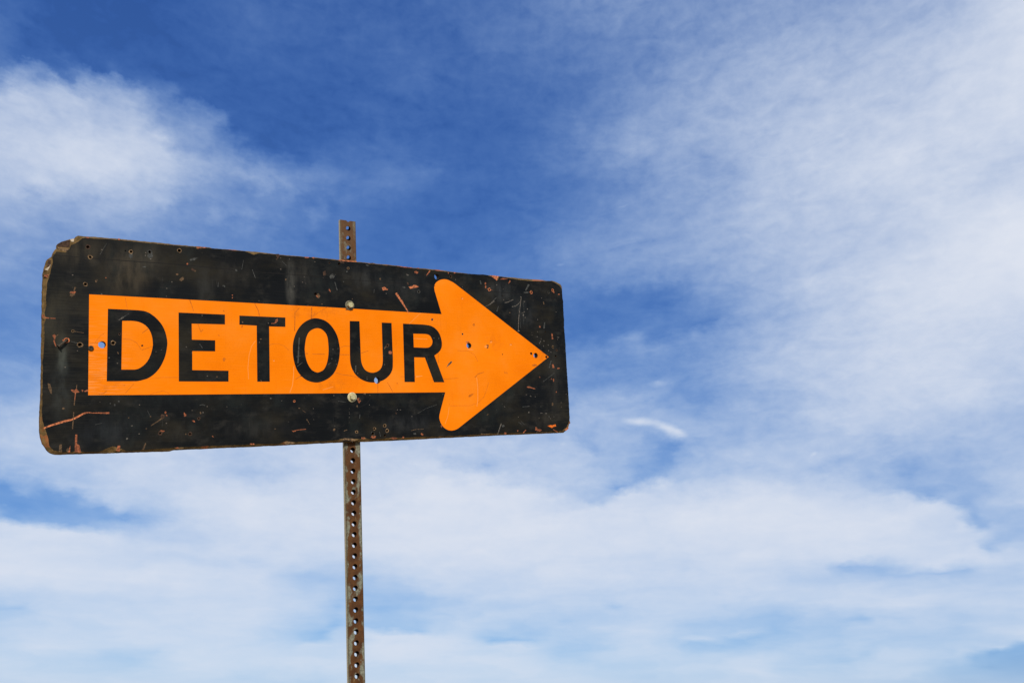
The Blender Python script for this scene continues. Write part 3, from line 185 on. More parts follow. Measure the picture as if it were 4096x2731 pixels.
    [37, 37, 37, 37, 37, 37, 37, 36, 28, 17, 7, 0, 0, 0, 0, 0, 0, 0, 0, 1, 2, 3, 5, 5, 5, 4, 4, 5, 6, 7, 8, 9, 9, 9, 10, 10, 10, 10, 10, 10, 11, 14, 17, 21, 25, 29, 32, 33, 33, 31, 30, 28, 26, 25, 23, 23, 24, 25, 26, 28, 31, 34, 36, 40, 47, 55, 63, 72, 80, 86, 92, 105, 124, 146, 170, 194, 215, 230, 239, 254, 274, 297, 321, 346, 368, 379, 386, 397, 410, 425, 439, 450, 457, 464, 474, 486, 500, 512, 521, 525, 531, 543, 559, 573, 583, 587, 590, 600, 616, 633, 648, 656, 660, 679, 711, 753, 803, 841, 845, 845, 845, 845, 845, 845, 845],
    [38, 38, 38, 38, 38, 38, 38, 33, 23, 12, 2, 0, 0, 0, 0, 0, 0, 0, 0, 0, 0, 2, 4, 5, 7, 8, 9, 12, 13, 15, 17, 18, 18, 17, 16, 16, 15, 15, 15, 16, 17, 19, 21, 23, 25, 28, 30, 32, 32, 32, 32, 31, 31, 30, 29, 30, 32, 34, 37, 39, 42, 44, 46, 49, 53, 59, 64, 70, 76, 80, 85, 95, 109, 127, 146, 165, 183, 196, 206, 221, 242, 265, 289, 311, 329, 339, 345, 356, 370, 385, 401, 414, 422, 427, 435, 447, 460, 473, 479, 480, 481, 487, 497, 510, 522, 530, 532, 538, 551, 566, 581, 592, 605, 633, 675, 725, 777, 822, 846, 846, 846, 846, 846, 846, 846],
    [39, 39, 39, 39, 39, 39, 38, 30, 18, 8, 0, 0, 0, 0, 0, 0, 0, 0, 0, 0, 0, 2, 4, 6, 8, 9, 11, 14, 18, 21, 24, 26, 26, 26, 24, 23, 22, 21, 20, 20, 21, 22, 24, 25, 27, 29, 30, 31, 32, 33, 40, 54, 49, 37, 35, 35, 38, 40, 43, 46, 49, 52, 54, 57, 61, 66, 72, 78, 84, 89, 93, 102, 113, 127, 142, 157, 171, 183, 191, 203, 219, 238, 257, 275, 290, 300, 305, 316, 329, 345, 361, 374, 384, 387, 391, 399, 407, 414, 419, 421, 420, 425, 434, 447, 461, 472, 477, 480, 498, 523, 550, 576, 597, 616, 651, 697, 748, 798, 837, 846, 846, 846, 846, 846, 846],
    [41, 41, 41, 41, 41, 41, 35, 24, 13, 4, 0, 0, 0, 0, 0, 0, 0, 0, 0, 0, 0, 3, 5, 7, 9, 11, 14, 17, 21, 25, 28, 30, 29, 29, 28, 27, 26, 25, 25, 24, 25, 26, 27, 28, 30, 31, 32, 33, 33, 34, 35, 36, 36, 37, 37, 39, 43, 47, 51, 56, 60, 64, 66, 69, 74, 80, 86, 93, 99, 105, 109, 116, 125, 136, 147, 159, 170, 178, 184, 193, 204, 218, 233, 248, 259, 267, 272, 281, 292, 306, 320, 332, 340, 343, 345, 350, 355, 360, 364, 365, 362, 365, 374, 391, 415, 439, 458, 471, 488, 510, 537, 563, 587, 604, 630, 670, 718, 769, 815, 846, 846, 846, 846, 846, 846],
    [42, 42, 42, 42, 42, 39, 30, 19, 9, 0, 0, 0, 0, 0, 0, 0, 0, 0, 0, 1, 3, 5, 7, 9, 11, 13, 16, 20, 25, 29, 36, 44, 45, 38, 33, 31, 30, 30, 29, 29, 29, 30, 31, 31, 32, 33, 34, 34, 35, 35, 36, 37, 38, 38, 39, 42, 46, 51, 57, 63, 69, 74, 77, 81, 86, 93, 100, 108, 116, 123, 129, 135, 142, 152, 162, 173, 183, 192, 199, 205, 213, 222, 230, 236, 241, 243, 244, 250, 259, 270, 281, 291, 299, 303, 303, 304, 307, 310, 320, 329, 336, 344, 360, 381, 405, 428, 450, 466, 479, 498, 523, 549, 575, 596, 614, 645, 689, 738, 788, 829, 846, 846, 846, 846, 846],
    [44, 44, 44, 44, 42, 35, 24, 14, 5, 0, 0, 0, 0, 0, 0, 0, 0, 0, 1, 3, 6, 8, 10, 11, 13, 16, 20, 24, 28, 31, 35, 36, 35, 35, 35, 35, 34, 34, 34, 33, 33, 33, 34, 34, 35, 35, 35, 36, 36, 37, 38, 38, 39, 40, 40, 43, 47, 52, 58, 63, 69, 73, 76, 82, 90, 100, 112, 124, 136, 147, 156, 162, 169, 178, 188, 198, 207, 216, 223, 226, 228, 230, 230, 228, 226, 222, 218, 222, 229, 237, 245, 257, 269, 278, 283, 290, 298, 307, 317, 326, 334, 340, 353, 372, 394, 417, 440, 459, 472, 488, 509, 535, 561, 585, 603, 625, 661, 706, 756, 803, 839, 846, 846, 846, 846],
    [45, 45, 45, 45, 39, 29, 18, 9, 2, 0, 0, 0, 0, 0, 0, 0, 1, 2, 4, 6, 8, 10, 12, 13, 16, 19, 23, 27, 31, 34, 37, 37, 37, 37, 37, 37, 37, 37, 37, 37, 37, 37, 37, 37, 37, 37, 37, 37, 38, 38, 39, 40, 41, 41, 42, 45, 49, 53, 58, 63, 68, 73, 76, 83, 94, 107, 123, 140, 157, 173, 186, 192, 198, 207, 216, 225, 234, 243, 250, 250, 247, 241, 233, 226, 219, 212, 208, 211, 219, 230, 242, 254, 266, 276, 283, 288, 295, 304, 314, 323, 332, 338, 347, 363, 383, 406, 429, 450, 466, 479, 497, 520, 546, 571, 593, 609, 636, 675, 722, 771, 815, 847, 847, 847, 847],
    [46, 46, 46, 42, 33, 22, 12, 5, 0, 0, 0, 0, 0, 0, 1, 2, 3, 4, 6, 8, 10, 12, 14, 15, 18, 22, 26, 30, 33, 37, 38, 38, 38, 38, 38, 38, 38, 38, 38, 38, 38, 38, 38, 38, 38, 38, 38, 38, 39, 40, 40, 41, 42, 42, 43, 46, 50, 54, 59, 64, 68, 72, 75, 84, 96, 112, 131, 151, 171, 190, 204, 210, 215, 221, 228, 236, 243, 250, 255, 255, 250, 244, 236, 229, 221, 215, 210, 210, 217, 227, 238, 250, 262, 273, 281, 286, 293, 301, 310, 319, 328, 336, 342, 355, 372, 394, 417, 439, 458, 471, 485, 506, 530, 555, 580, 599, 616, 647, 689, 736, 784, 825, 847, 847, 847],
    [47, 47, 44, 36, 25, 15, 7, 1, 0, 0, 0, 0, 1, 1, 2, 3, 4, 6, 8, 10, 12, 14, 15, 17, 21, 24, 28, 32, 36, 38, 39, 38, 38, 38, 38, 38, 38, 38, 38, 38, 38, 38, 38, 38, 38, 38, 39, 39, 40, 40, 41, 42, 42, 43, 44, 47, 51, 55, 60, 65, 69, 73, 76, 84, 96, 112, 130, 150, 170, 189, 204, 210, 215, 221, 228, 235, 242, 249, 254, 257, 252, 246, 239, 231, 224, 217, 212, 209, 215, 224, 234, 246, 258, 269, 278, 285, 290, 297, 306, 315, 324, 333, 339, 347, 362, 382, 404, 426, 447, 464, 476, 492, 514, 538, 563, 586, 604, 624, 657, 700, 747, 794, 832, 847, 847],
    [47, 45, 38, 28, 18, 9, 3, 0, 0, 0, 0, 1, 2, 2, 3, 4, 6, 8, 10, 12, 14, 15, 17, 20, 23, 27, 31, 34, 38, 39, 39, 39, 39, 39, 39, 39, 39, 39, 39, 39, 39, 39, 39, 39, 39, 39, 39, 40, 40, 41, 42, 42, 43, 44, 45, 48, 51, 56, 61, 65, 70, 74, 76, 84, 97, 112, 130, 149, 169, 188, 203, 210, 215, 220, 227, 234, 241, 248, 254, 258, 254, 248, 241, 234, 227, 220, 214, 210, 213, 221, 230, 242, 253, 265, 275, 283, 287, 294, 302, 311, 320, 329, 336, 342, 353, 370, 390, 412, 435, 454, 469, 481, 499, 521, 545, 570, 591, 607, 630, 666, 709, 756, 801, 837, 847],
]
COVER = [[q / 1000.0 for q in r] for r in COVER]
facs = [wm('DIVIDE', wm('ADD', sw.outputs[0], AZ - k * AZ / 2), AZ / 2, clamp=True) for k in range(4)]
sides = [wm('GREATER_THAN', sw.outputs[0], e) for e in (-AZ / 2, 0.0, AZ / 2)]
row = wm('DIVIDE', wm('SUBTRACT', wm('SQRT', wm('MAXIMUM', wm('ADD', sw.outputs[1], 2.0), 0.0)), V0), DV)   # rows lie closer towards the horizon
row = wm('MINIMUM', wm('MAXIMUM', row, 0.0), NR - 1.001)
rowv = wcomb(row, row, row)

def band(rows):
    """node group: three rows of cover over the four quarters of azimuth"""
    t = bpy.data.node_groups.new('cloud_band', 'ShaderNodeTree')
    for q in range(4):
        t.interface.new_socket('f%d' % q, in_out='INPUT', socket_type='NodeSocketFloat')
        t.interface.new_socket('c%d' % q, in_out='OUTPUT', socket_type='NodeSocketColor')
    gi, go = t.nodes.new('NodeGroupInput'), t.nodes.new('NodeGroupOutput')
    for q in range(4):
        n = t.nodes.new('ShaderNodeValToRGB')
        cr = n.color_ramp
        cr.interpolation = 'CARDINAL'
        for i in range(1, NC - 1):
            cr.elements.new(i / (NC - 1))
        for i in range(NC):
            b = q * (NC - 1) + i
            cr.elements[i].color = (rows[0][b], rows[1][b], rows[2][b], 1.0)
        t.links.new(gi.outputs[q], n.inputs[0])
        t.links.new(n.outputs[0], go.inputs[q])
    return t

bands = [band(COVER[k:k + 3]) for k in range(0, NR, 3)]
cover = None
for k in range(0, NR, 3):
    g = wnode('ShaderNodeGroup', node_tree=bands[k // 3])
    for q in range(4):
        WL.new(facs[q], g.inputs[q])
    parts = g.outputs
    def pick(f, a, b):
        m = wnode('ShaderNodeMix', data_type='RGBA')
        plug(m.inputs['Factor'], f)
        WL.new(a, m.inputs[6]); WL.new(b, m.inputs[7])
        return m.outputs[2]
    cells = pick(sides[1], pick(sides[0], parts[0], parts[1]), pick(sides[2], parts[2], parts[3]))
    wgt = wv('MAXIMUM', wv('SUBTRACT', (1, 1, 1), wv('ABSOLUTE', wv('SUBTRACT', rowv, (k, k + 1, k + 2)))), (0, 0, 0))
    d = wv('DOT_PRODUCT', cells, wgt, out=1)
    cover = d if cover is None else wm('ADD', cover, d)

# thin bright wisps
WISPS = [(9.452, 18.405, 1.816, 0.453, -4.91, 0.42), (11.389, 17.802, 1.676, 0.533, -26.04, 0.42), (12.253, 17.389, 0.748, 0.399, -32.71, 0.2), (10.937, 20.939, 0.923, 0.346, 0.37, 0.12), (21.083, 15.37, 0.356, 0.186, 23.58, 0.16), (9.286, 33.483, 0.608, 0.12, 13.12, 0.06), (3.973, 29.682, 0.477, 0.186, 8.9, 0.1)]
for (wa, we, wx, wy, wr, amp) in WISPS:
    m = wnode('ShaderNodeMapping', vector_type='TEXTURE')
    WL.new(wv('ADD', ae, wv('ADD', wvs(w2, 0.35), wvs(w3, 0.28))), m.inputs[0])
    m.inputs['Location'].default_value = (wa, we, 0)
    m.inputs['Rotation'].default_value = (0, 0, rad(wr))
    m.inputs['Scale'].default_value = (wx, wy, 1)
    r = wv('LENGTH', m.outputs[0], out=1)
    cover = wm('ADD', cover, wm('MULTIPLY', wstep(r, 1.0, 0.0), amp))

# the rest of the sky, away from the photographed quarter, is the same broken layer
far_n = wnoise(flat, 1.6, 4.0, 0.55).outputs[0]
far_c = wm('MULTIPLY', wstep(far_n, 0.30, 0.72), 0.85)
away = wm('MAXIMUM', wstep(wm('ABSOLUTE', az), 43.0, 56.0), wstep(el, 48.0, 60.0))
cover = wm('ADD', wm('MULTIPLY', cover, wm('SUBTRACT', 1.0, away)), wm('MULTIPLY', far_c, away))

# fibres and puffs inside the layer
f1 = wnoise(wv('ADD', flat, wvs(w1, 0.012)), 5.0, 6.0, 0.50).outputs[0]
f2 = wnoise(wv('MULTIPLY', ae, (0.035, 0.10, 1.0)), 7.0, 5.0, 0.50, distort=0.8).outputs[0]
fib = wnoise(wv('ADD', wv('MULTIPLY', ae, (0.10, 0.16, 1.0)), wvs(w1, 0.12)), 9.0, 4.0, 0.6, distort=0.2).outputs[0]
det = wm('ADD', wm('MULTIPLY', wm('SUBTRACT', fib, 0.5), 0.45), wm('ADD', wm('MULTIPLY', wm('SUBTRACT', f1, 0.5), 0.55), wm('MULTIPLY', wm('SUBTRACT', f2, 0.5), 0.55)))
mid = wm('ADD', wm('MULTIPLY', wm('MULTIPLY', cover, wm('SUBTRACT', 1.06, cover)), 1.9), 0.06)
low = wnoise(wv('ADD', wv('MULTIPLY', ae, (0.050, 0.23, 1.0)), wv('ADD', wvs(w1, 0.16), wvs(w2, 0.10))), 3.0, 4.0, 0.50).outputs[0]      # thin layers seen edge-on near the horizon
det = wm('ADD', wm('MULTIPLY', det, wm('ADD', wm('MULTIPLY', high, 0.65), 0.35)), wm('MULTIPLY', wm('MULTIPLY', wm('SUBTRACT', low, 0.5), 1.15), wm('SUBTRACT', 1.0, high)))
cover = wm('ADD', cover, wm('MULTIPLY', det, mid), clamp=True)

CLOUD = (0.72 / SKY_STRENGTH, 0.765 / SKY_STRENGTH, 0.865 / SKY_STRENGTH, 1.0)
# film response of the clear blue
ssep = wnode('ShaderNodeSeparateColor'); WL.new(sky.outputs[0], ssep.inputs[0])
scomb = wnode('ShaderNodeCombineColor')
for ch, (gain, power) in enumerate(((1.14, 0.88), (1.32, 0.72), (2.42, 0.50))):
    WL.new(wm('MULTIPLY', wm('POWER', ssep.outputs[ch], power), gain), scomb.inputs[ch])
# thin cloud scatters blue first: each channel has its own opacity
csep = wnode('ShaderNodeCombineColor')
for ch, power in enumerate((1.0, 0.83, 0.60)):
    a = wm('POWER', cover, power)
    sk = scomb.inputs[ch].links[0].from_socket
    WL.new(wm('ADD', wm('MULTIPLY', sk, wm('SUBTRACT', 1.0, a)), wm('MULTIPLY', a, CLOUD[ch])), csep.inputs[ch])
bg = wnode('ShaderNodeBackground')
WL.new(csep.outputs[0], bg.inputs[0])
bg.inputs[1].default_value = SKY_STRENGTH
world.cycles.sampling_method = 'MANUAL'
world.cycles.sample_map_resolution = 512
wo = wnode('ShaderNodeOutputWorld')
WL.new(bg.outputs[0], wo.inputs[0])

# ------------------------------------------------------------------ sun, exposure
sun_data = bpy.data.lights.new('sun', 'SUN')
sun_data.energy = 3.6
sun_data.angle = rad(0.55)
sun_data.color = (1.0, 0.95, 0.87)
sun = bpy.data.objects.new('sun', sun_data)
scene.collection.objects.link(sun)
sun.rotation_euler = SUN_DIR.to_track_quat('Z', 'Y').to_euler()
scene.view_settings.view_transform = 'Standard'
scene.view_settings.look = 'None'
scene.view_settings.exposure = 0.0
scene.view_settings.gamma = 1.0
scene.view_settings.use_curve_mapping = False

# ------------------------------------------------------------------ helpers
def link(o, parent=None):
    scene.collection.objects.link(o)
    if parent is not None:
        o.parent = parent
    return o

def mesh_obj(name, verts, faces, mats, parent=None, mat_index=None, smooth=False):
    me = bpy.data.meshes.new(name)
    me.from_pydata([tuple(v) for v in verts], [], faces)
    for m in mats:
        me.materials.append(m)
    if mat_index:
        me.polygons.foreach_set('material_index', mat_index)
    if smooth:
        me.polygons.foreach_set('use_smooth', [True] * len(me.polygons))
    me.update()
    return link(bpy.data.objects.new(name, me), parent)

class Mat:
    """small helper for node materials"""
    def __init__(s, name, rough=0.6, spec=0.3, metal=0.0):
        s.m = bpy.data.materials.new(name)
        s.m.use_nodes = True
        s.t = s.m.node_tree
        s.b = s.t.nodes['Principled BSDF']
        s.b.inputs['Roughness'].default_value = rough
        s.b.inputs['Specular IOR Level'].default_value = spec
        s.b.inputs['Metallic'].default_value = metal
        s.pos = s.n('ShaderNodeTexCoord').outputs['Object']
    def n(s, kind, **kw):
        x = s.t.nodes.new(kind)
        for k, v in kw.items():
            setattr(x, k, v)
        return x
    def put(s, sock, v):
        if hasattr(v, 'is_output'):
            s.t.links.new(v, sock)
        else:
            sock.default_value = v
    def math(s, op, a, b=0.0, clamp=False):
        x = s.n('ShaderNodeMath', operation=op, use_clamp=clamp)
        s.put(x.inputs[0], a); s.put(x.inputs[1], b)
        return x.outputs[0]
    def scaled(s, v, off=(0, 0, 0)):
        x = s.n('ShaderNodeMapping')
        s.put(x.inputs[0], s.pos)
        x.inputs['Scale'].default_value = v
        x.inputs['Location'].default_value = off
        return x.outputs[0]
    def noise(s, vec, scale, detail=4.0, rough=0.55, col=False):
        x = s.n('ShaderNodeTexNoise')
        s.put(x.inputs['Vector'], vec)
        x.inputs['Scale'].default_value = scale
        x.inputs['Detail'].default_value = detail
        x.inputs['Roughness'].default_value = rough
        return x.outputs['Color' if col else 'Fac']
    def step(s, v, a, b, lo=0.0, hi=1.0):
        x = s.n('ShaderNodeMapRange', interpolation_type='SMOOTHSTEP')
        s.put(x.inputs[0], v)
        for i, q in enumerate((a, b, lo, hi)):
            x.inputs[i + 1].default_value = q
        return x.outputs[0]
    def mix(s, fac, a, b):
        x = s.n('ShaderNodeMix', data_type='RGBA')
        s.put(x.inputs['Factor'], fac)
        for i, c in ((6, a), (7, b)):
            s.put(x.inputs[i], c if hasattr(c, 'is_output') else (*c, 1.0))
        return x.outputs[2]
    def stain(s, cx, cy, rx, ry):
        """soft patch (sign millimetres)"""
        x = s.n('ShaderNodeMapping', vector_type='TEXTURE')
        s.put(x.inputs[0], s.pos)
        x.inputs['Location'].default_value = (cx / 1000, cy / 1000, 0)
        x.inputs['Scale'].default_value = (rx / 1000, ry / 1000, 1)
        l = s.n('ShaderNodeVectorMath', operation='LENGTH')
        s.put(l.inputs[0], x.outputs[0])
        return s.step(l.outputs[1], 1.0, 0.0)
    def bump(s, h, strength=0.3, dist=0.001):
        x = s.n('ShaderNodeBump')
        x.inputs['Strength'].default_value = strength
        x.inputs['Distance'].default_value = dist
        s.put(x.inputs['Height'], h)
        s.put(s.b.inputs['Normal'], x.outputs[0])
        return x
    def bow(s, fine):
        """slow waves of an old sheet under the fine relief"""
        x = s.n('ShaderNodeBump')
        x.inputs['Strength'].default_value = 1.0
        x.inputs['Distance'].default_value = 0.012
        s.put(x.inputs['Height'], s.noise(s.scaled((1.0, 1.4, 1.0), (5, 5, 0)), 4.5, 1.5, 0.4))
        s.put(fine.inputs['Normal'], x.outputs[0])
    def color(s, c):
        s.put(s.b.inputs['Base Color'], c if hasattr(c, 'is_output') else (*c, 1.0))
    def rough(s, v):
        s.put(s.b.inputs['Roughness'], v)

def flat_mat(name, base, vary=0.35, rough=0.75, spec=0.2, scale=260.0, left=None):
    """colour with a little variation; left = paint that still sticks in flakes over it"""
    M = Mat(name, rough, spec)
    n = M.noise(M.pos, scale, 3.0)
    dark = tuple(c * (1 - vary) for c in base)
    lite = tuple(min(1.0, c * (1 + vary)) for c in base)
    col = M.mix(M.step(n, 0.3, 0.7), dark, lite)
    if left:
        fl_ = M.noise(M.scaled((1.0, 1.5, 1.0), (2, 8, 0)), 190.0, 5.0, 0.7)
        col = M.mix(M.step(fl_, 0.53, 0.61, 0.0, 0.9), col, left)
    M.color(col)
    M.bump(n, 0.25, 0.0006)
    return M.m

# weathered black paint over plywood grain
def make_black(name, stains):
    M = Mat(name, 0.66, 0.10)
    big = M.noise(M.scaled((4.0, 7.0, 1.0)), 1.6, 6.0, 0.62)
    med = M.noise(M.scaled((1.0, 1.6, 1.0), (3, 1, 0)), 26.0, 5.0, 0.65)
    grain = M.noise(M.scaled((5.0, 150.0, 1.0)), 3.0, 4.0, 0.6)
    col = M.mix(M.step(big, 0.44, 0.68), (0.0042, 0.0050, 0.0056), (0.0185, 0.0155, 0.0095))
    green = M.noise(M.scaled((3.0, 2.0, 1.0), (8, 2, 0)), 3.2, 6.0, 0.65)
    col = M.mix(M.math('MULTIPLY', M.step(green, 0.50, 0.70), 0.65), col, (0.017, 0.0205, 0.018))
    col = M.mix(M.math('MULTIPLY', M.step(med, 0.50, 0.72), 0.75), col, (0.024, 0.0225, 0.019))
    col = M.mix(M.math('MULTIPLY', M.step(grain, 0.55, 0.75), 0.28), col, (0.030, 0.027, 0.019))
    for (cx, cy, rx, ry, c, a) in stains:
        f = M.math('MULTIPLY', M.stain(cx, cy, rx, ry), M.step(M.noise(M.scaled((14.0, 5.0, 1.0)), 4.0, 5.0, 0.6), 0.25, 0.75))
        col = M.mix(M.math('MULTIPLY', f, a), col, c)
    gl = M.math('MULTIPLY', M.step(M.noise(M.scaled((4.0, 210.0, 1.0), (0, 3, 0)), 3.0, 4.0, 0.6), 0.48, 0.66), M.math('ADD', M.stain(-600, 0, 150, 260), M.stain(600, -150, 160, 120)))
    col = M.mix(M.math('MULTIPLY', gl, 0.42, clamp=True), col, (0.042, 0.037, 0.025))
    # fine pale nicks and long hair scratches
    v = M.n('ShaderNodeTexVoronoi', feature='F1')
    M.put(v.inputs['Vector'], M.scaled((1.0, 1.25, 1.0)))
    v.inputs['Scale'].default_value = 105.0
    sepc = M.n('ShaderNodeSeparateColor'); M.put(sepc.inputs[0], v.outputs['Color'])
    nick = M.math('MULTIPLY', M.step(v.outputs['Distance'], 0.17, 0.09), M.math('GREATER_THAN', sepc.outputs[0], 0.93))
    col = M.mix(M.math('MULTIPLY', nick, 0.75), col, (0.16, 0.13, 0.10))
    hair = M.noise(M.scaled((160.0, 9.0, 1.0), (1, 5, 0)), 2.0, 2.0, 0.5)
    col = M.mix(M.math('MULTIPLY', M.step(hair, 0.70, 0.78), 0.35), col, (0.06, 0.056, 0.05))
    M.color(col)
    M.rough(M.step(med, 0.3, 0.8, 0.5, 0.8))
    M.bow(M.bump(M.math('ADD', M.math('MULTIPLY', grain, 0.6), M.math('MULTIPLY', med, 0.5)), 0.35, 0.0012))
    return M.m

def make_orange():
    M = Mat('orange_sheeting', 0.6, 0.03)
    grain = M.noise(M.scaled((7.0, 130.0, 1.0)), 3.0, 4.0, 0.6)
    big = M.noise(M.pos, 5.0, 5.0, 0.6)
    fine = M.noise(M.pos, 420.0, 2.0, 0.5)
    col = M.mix(M.step(big, 0.3, 0.7), (0.88, 0.196, 0.0010), (0.93, 0.214, 0.0030))
    col = M.mix(M.math('MULTIPLY', M.step(grain, 0.52, 0.72), 0.30), col, (0.92, 0.235, 0.018))
    col = M.mix(M.math('MULTIPLY', M.step(fine, 0.55, 0.8), 0.22), col, (0.62, 0.13, 0.004))
    dirt = M.noise(M.scaled((1.0, 1.0, 1.0), (7, 2, 0)), 34.0, 6.0, 0.7)
    col = M.mix(M.math('MULTIPLY', M.step(dirt, 0.64, 0.80), 0.35), col, (0.50, 0.11, 0.01))
    fade = M.noise(M.scaled((1.0, 1.0, 1.0), (1, 9, 0)), 9.0, 5.0, 0.62)
    col = M.mix(M.math('MULTIPLY', M.step(fade, 0.45, 0.75), 0.55), col, (0.90, 0.245, 0.020))
    col = M.mix(M.math('MULTIPLY', M.step(fade, 0.50, 0.25), 0.45), col, (0.78, 0.150, 0.001))
    streak = M.noise(M.scaled((60.0, 3.0, 1.0), (4, 4, 0)), 2.0, 4.0, 0.6)
    col = M.mix(M.math('MULTIPLY', M.step(streak, 0.58, 0.75), 0.25), col, (0.60, 0.125, 0.004))
    for (cx, cy, rx, ry, a) in ((-65, -75, 55, 26, 0.55), (372, 30, 45, 40, 0.35), (540, 5, 60, 40, 0.6), (-70, 85, 50, 40, 0.4), (-505, -70, 60, 40, 0.35), (-130, 85, 60, 40, 0.4)):
        g2 = M.math('MULTIPLY', M.stain(cx, cy, rx, ry), M.step(M.noise(M.pos, 60.0, 5.0, 0.7), 0.38, 0.68))
        col = M.mix(M.math('MULTIPLY', g2, a), col, (0.42, 0.10, 0.010))
    # rubbed edge near the left end
    rub = M.math('MULTIPLY', M.step(M.noise(M.scaled((9.0, 190.0, 1.0), (2, 2, 0)), 3.0, 3.0), 0.5, 0.62), M.stain(-520, -60, 90, 160))
    col = M.mix(M.math('MULTIPLY', rub, 0.5), col, (0.94, 0.34, 0.10))
    M.color(col)
    M.bow(M.bump(M.math('ADD', grain, M.math('MULTIPLY', fine, 0.4)), 0.30, 0.0010))
    return M.m

def make_ply(name, base, dark):
    M = Mat(name, 0.85, 0.12)
    ply = M.n('ShaderNodeTexWave', wave_type='BANDS', bands_direction='Z')
    M.put(ply.inputs['Vector'], M.pos)
    ply.inputs['Scale'].default_value = 110.0
    ply.inputs['Distortion'].default_value = 1.2
    ply.inputs['Detail'].default_value = 2.0
    n = M.noise(M.pos, 90.0, 6.0, 0.7)
    n2 = M.noise(M.pos, 16.0, 4.0, 0.6)
    col = M.mix(M.step(n, 0.28, 0.72), dark, base)
    col = M.mix(M.math('MULTIPLY', M.step(ply.outputs['Fac'], 0.3, 0.8), 0.35), col, dark)
    col = M.mix(M.math('MULTIPLY', M.step(n2, 0.60, 0.68), 0.6), col, (0.36, 0.105, 0.035))
    M.color(col)
    M.bump(n, 0.7, 0.002)
    return M.m

STAINS = [(-559, 172, 80, 50, (0.050, 0.040, 0.025), 0.9), (-470, 140, 55, 75, (0.078, 0.060, 0.037), 0.85), (-430, 165, 40, 50, (0.055, 0.046, 0.032), 0.7), (-500, 60, 50, 70, (0.040, 0.032, 0.020), 0.7),
          (-577, -22, 13, 50, (0.10, 0.11, 0.090), 0.95), (-577, -80, 24, 90, (0.045, 0.050, 0.045), 0.75), (-590, 40, 36, 120, (0.036, 0.031, 0.019), 0.85),
          (-150, 140, 17, 70, (0.095, 0.090, 0.074), 0.95), (-120, 165, 40, 50, (0.045, 0.041, 0.033), 0.7), (-270, 150, 70, 40, (0.034, 0.031, 0.024), 0.7), (-330, 120, 30, 70, (0.030, 0.030, 0.026), 0.7),
          (20, 165, 60, 40, (0.042, 0.042, 0.038), 0.7), (130, 150, 100, 45, (0.028, 0.028, 0.026), 0.7), (400, 160, 70, 40, (0.045, 0.046, 0.043), 0.8), (470, 110, 60, 60, (0.034, 0.036, 0.036), 0.7),
          (-500, -160, 80, 40, (0.026, 0.028, 0.030), 0.6), (-370, -170, 40, 30, (0.040, 0.036, 0.028), 0.6), (-230, -165, 120, 30, (0.032, 0.030, 0.026), 0.6), (120, -165, 120, 30, (0.036, 0.037, 0.036), 0.6), (560, -60, 40, 150, (0.036, 0.033, 0.026), 0.7), (520, -165, 80, 30, (0.034, 0.030, 0.024), 0.7)]
black = make_black('weathered_black_paint', STAINS)
letter_black = make_black('lettering_black', [])
orange = make_orange()
ply_edge = make_ply('plywood_edge', (0.205, 0.125, 0.046), (0.075, 0.046, 0.016))
salmon = flat_mat('faded_orange_underpaint', (0.50, 0.155, 0.060), 0.45, left=(0.03, 0.018, 0.012))
bright_chip = flat_mat('orange_underpaint', (0.66, 0.135, 0.012), 0.3)
rust_chip = flat_mat('red_brown_splinter', (0.16, 0.05, 0.022), 0.5)
bare_wood = flat_mat('bare_wood', (0.19, 0.115, 0.055), 0.5, left=(0.022, 0.017, 0.012))
brown_wood = flat_mat('brown_wood', (0.050, 0.026, 0.015), 0.5)
pale_wood = flat_mat('pale_wood', (0.50, 0.40, 0.28), 0.25)
pale_nick = flat_mat('pale_nick', (0.22, 0.18, 0.14), 0.5, left=(0.02, 0.018, 0.016))
grey_scuff = flat_mat('grey_scuff', (0.055, 0.055, 0.048), 0.5, left=(0.014, 0.014, 0.013))
dark_gouge = flat_mat('dark_gouge', (0.007, 0.006, 0.005), 0.3)
tan_scratch = flat_mat('brown_scratch_on_orange', (0.56, 0.13, 0.003), 0.25)
lite_scratch = flat_mat('pale_scratch_on_orange', (0.92, 0.28, 0.045), 0.1)
dull_salmon = flat_mat('grubby_underpaint', (0.30, 0.090, 0.036), 0.5, left=(0.02, 0.014, 0.010))
dull_wood = flat_mat('grubby_wood', (0.105, 0.062, 0.030), 0.5, left=(0.018, 0.014, 0.010))
dull_nick = flat_mat('grubby_nick', (0.11, 0.095, 0.075), 0.5, left=(0.016, 0.015, 0.013))
pit_wood = flat_mat('hole_wood', (0.045, 0.026, 0.012), 0.5)

# ------------------------------------------------------------------ the ground (out of frame, below)
G = Mat('dry_earth', 0.95, 0.1)
gn = G.noise(G.pos, 0.6, 8.0, 0.65)
G.color(G.mix(G.step(gn, 0.3, 0.7), (0.22, 0.155, 0.095), (0.36, 0.265, 0.17)))
G.bump(G.noise(G.pos, 14.0, 8.0, 0.65), 0.6, 0.02)
gv, gf = [], []
rings = [0, 3, 8, 20, 60, 200, 800, 3000, 9000]
random.seed(5)
gv.append((0, 0, 0))
for ri, r in enumerate(rings[1:]):
    for k in range(32):
        a = 2 * math.pi * k / 32
        gv.append((r * math.cos(a), r * math.sin(a), random.uniform(-0.03, 0.0) if r < 30 else -0.05))
for k in range(32):
    gf.append((0, 1 + k, 1 + (k + 1) % 32))
for ri in range(len(rings) - 2):
    b0, b1 = 1 + ri * 32, 1 + (ri + 1) * 32
    for k in range(32):
        k2 = (k + 1) % 32
        gf.append((b0 + k, b1 + k, b1 + k2, b0 + k2))
ground = mesh_obj('ground', gv, gf, [G.m])
ground['kind'] = 'structure'
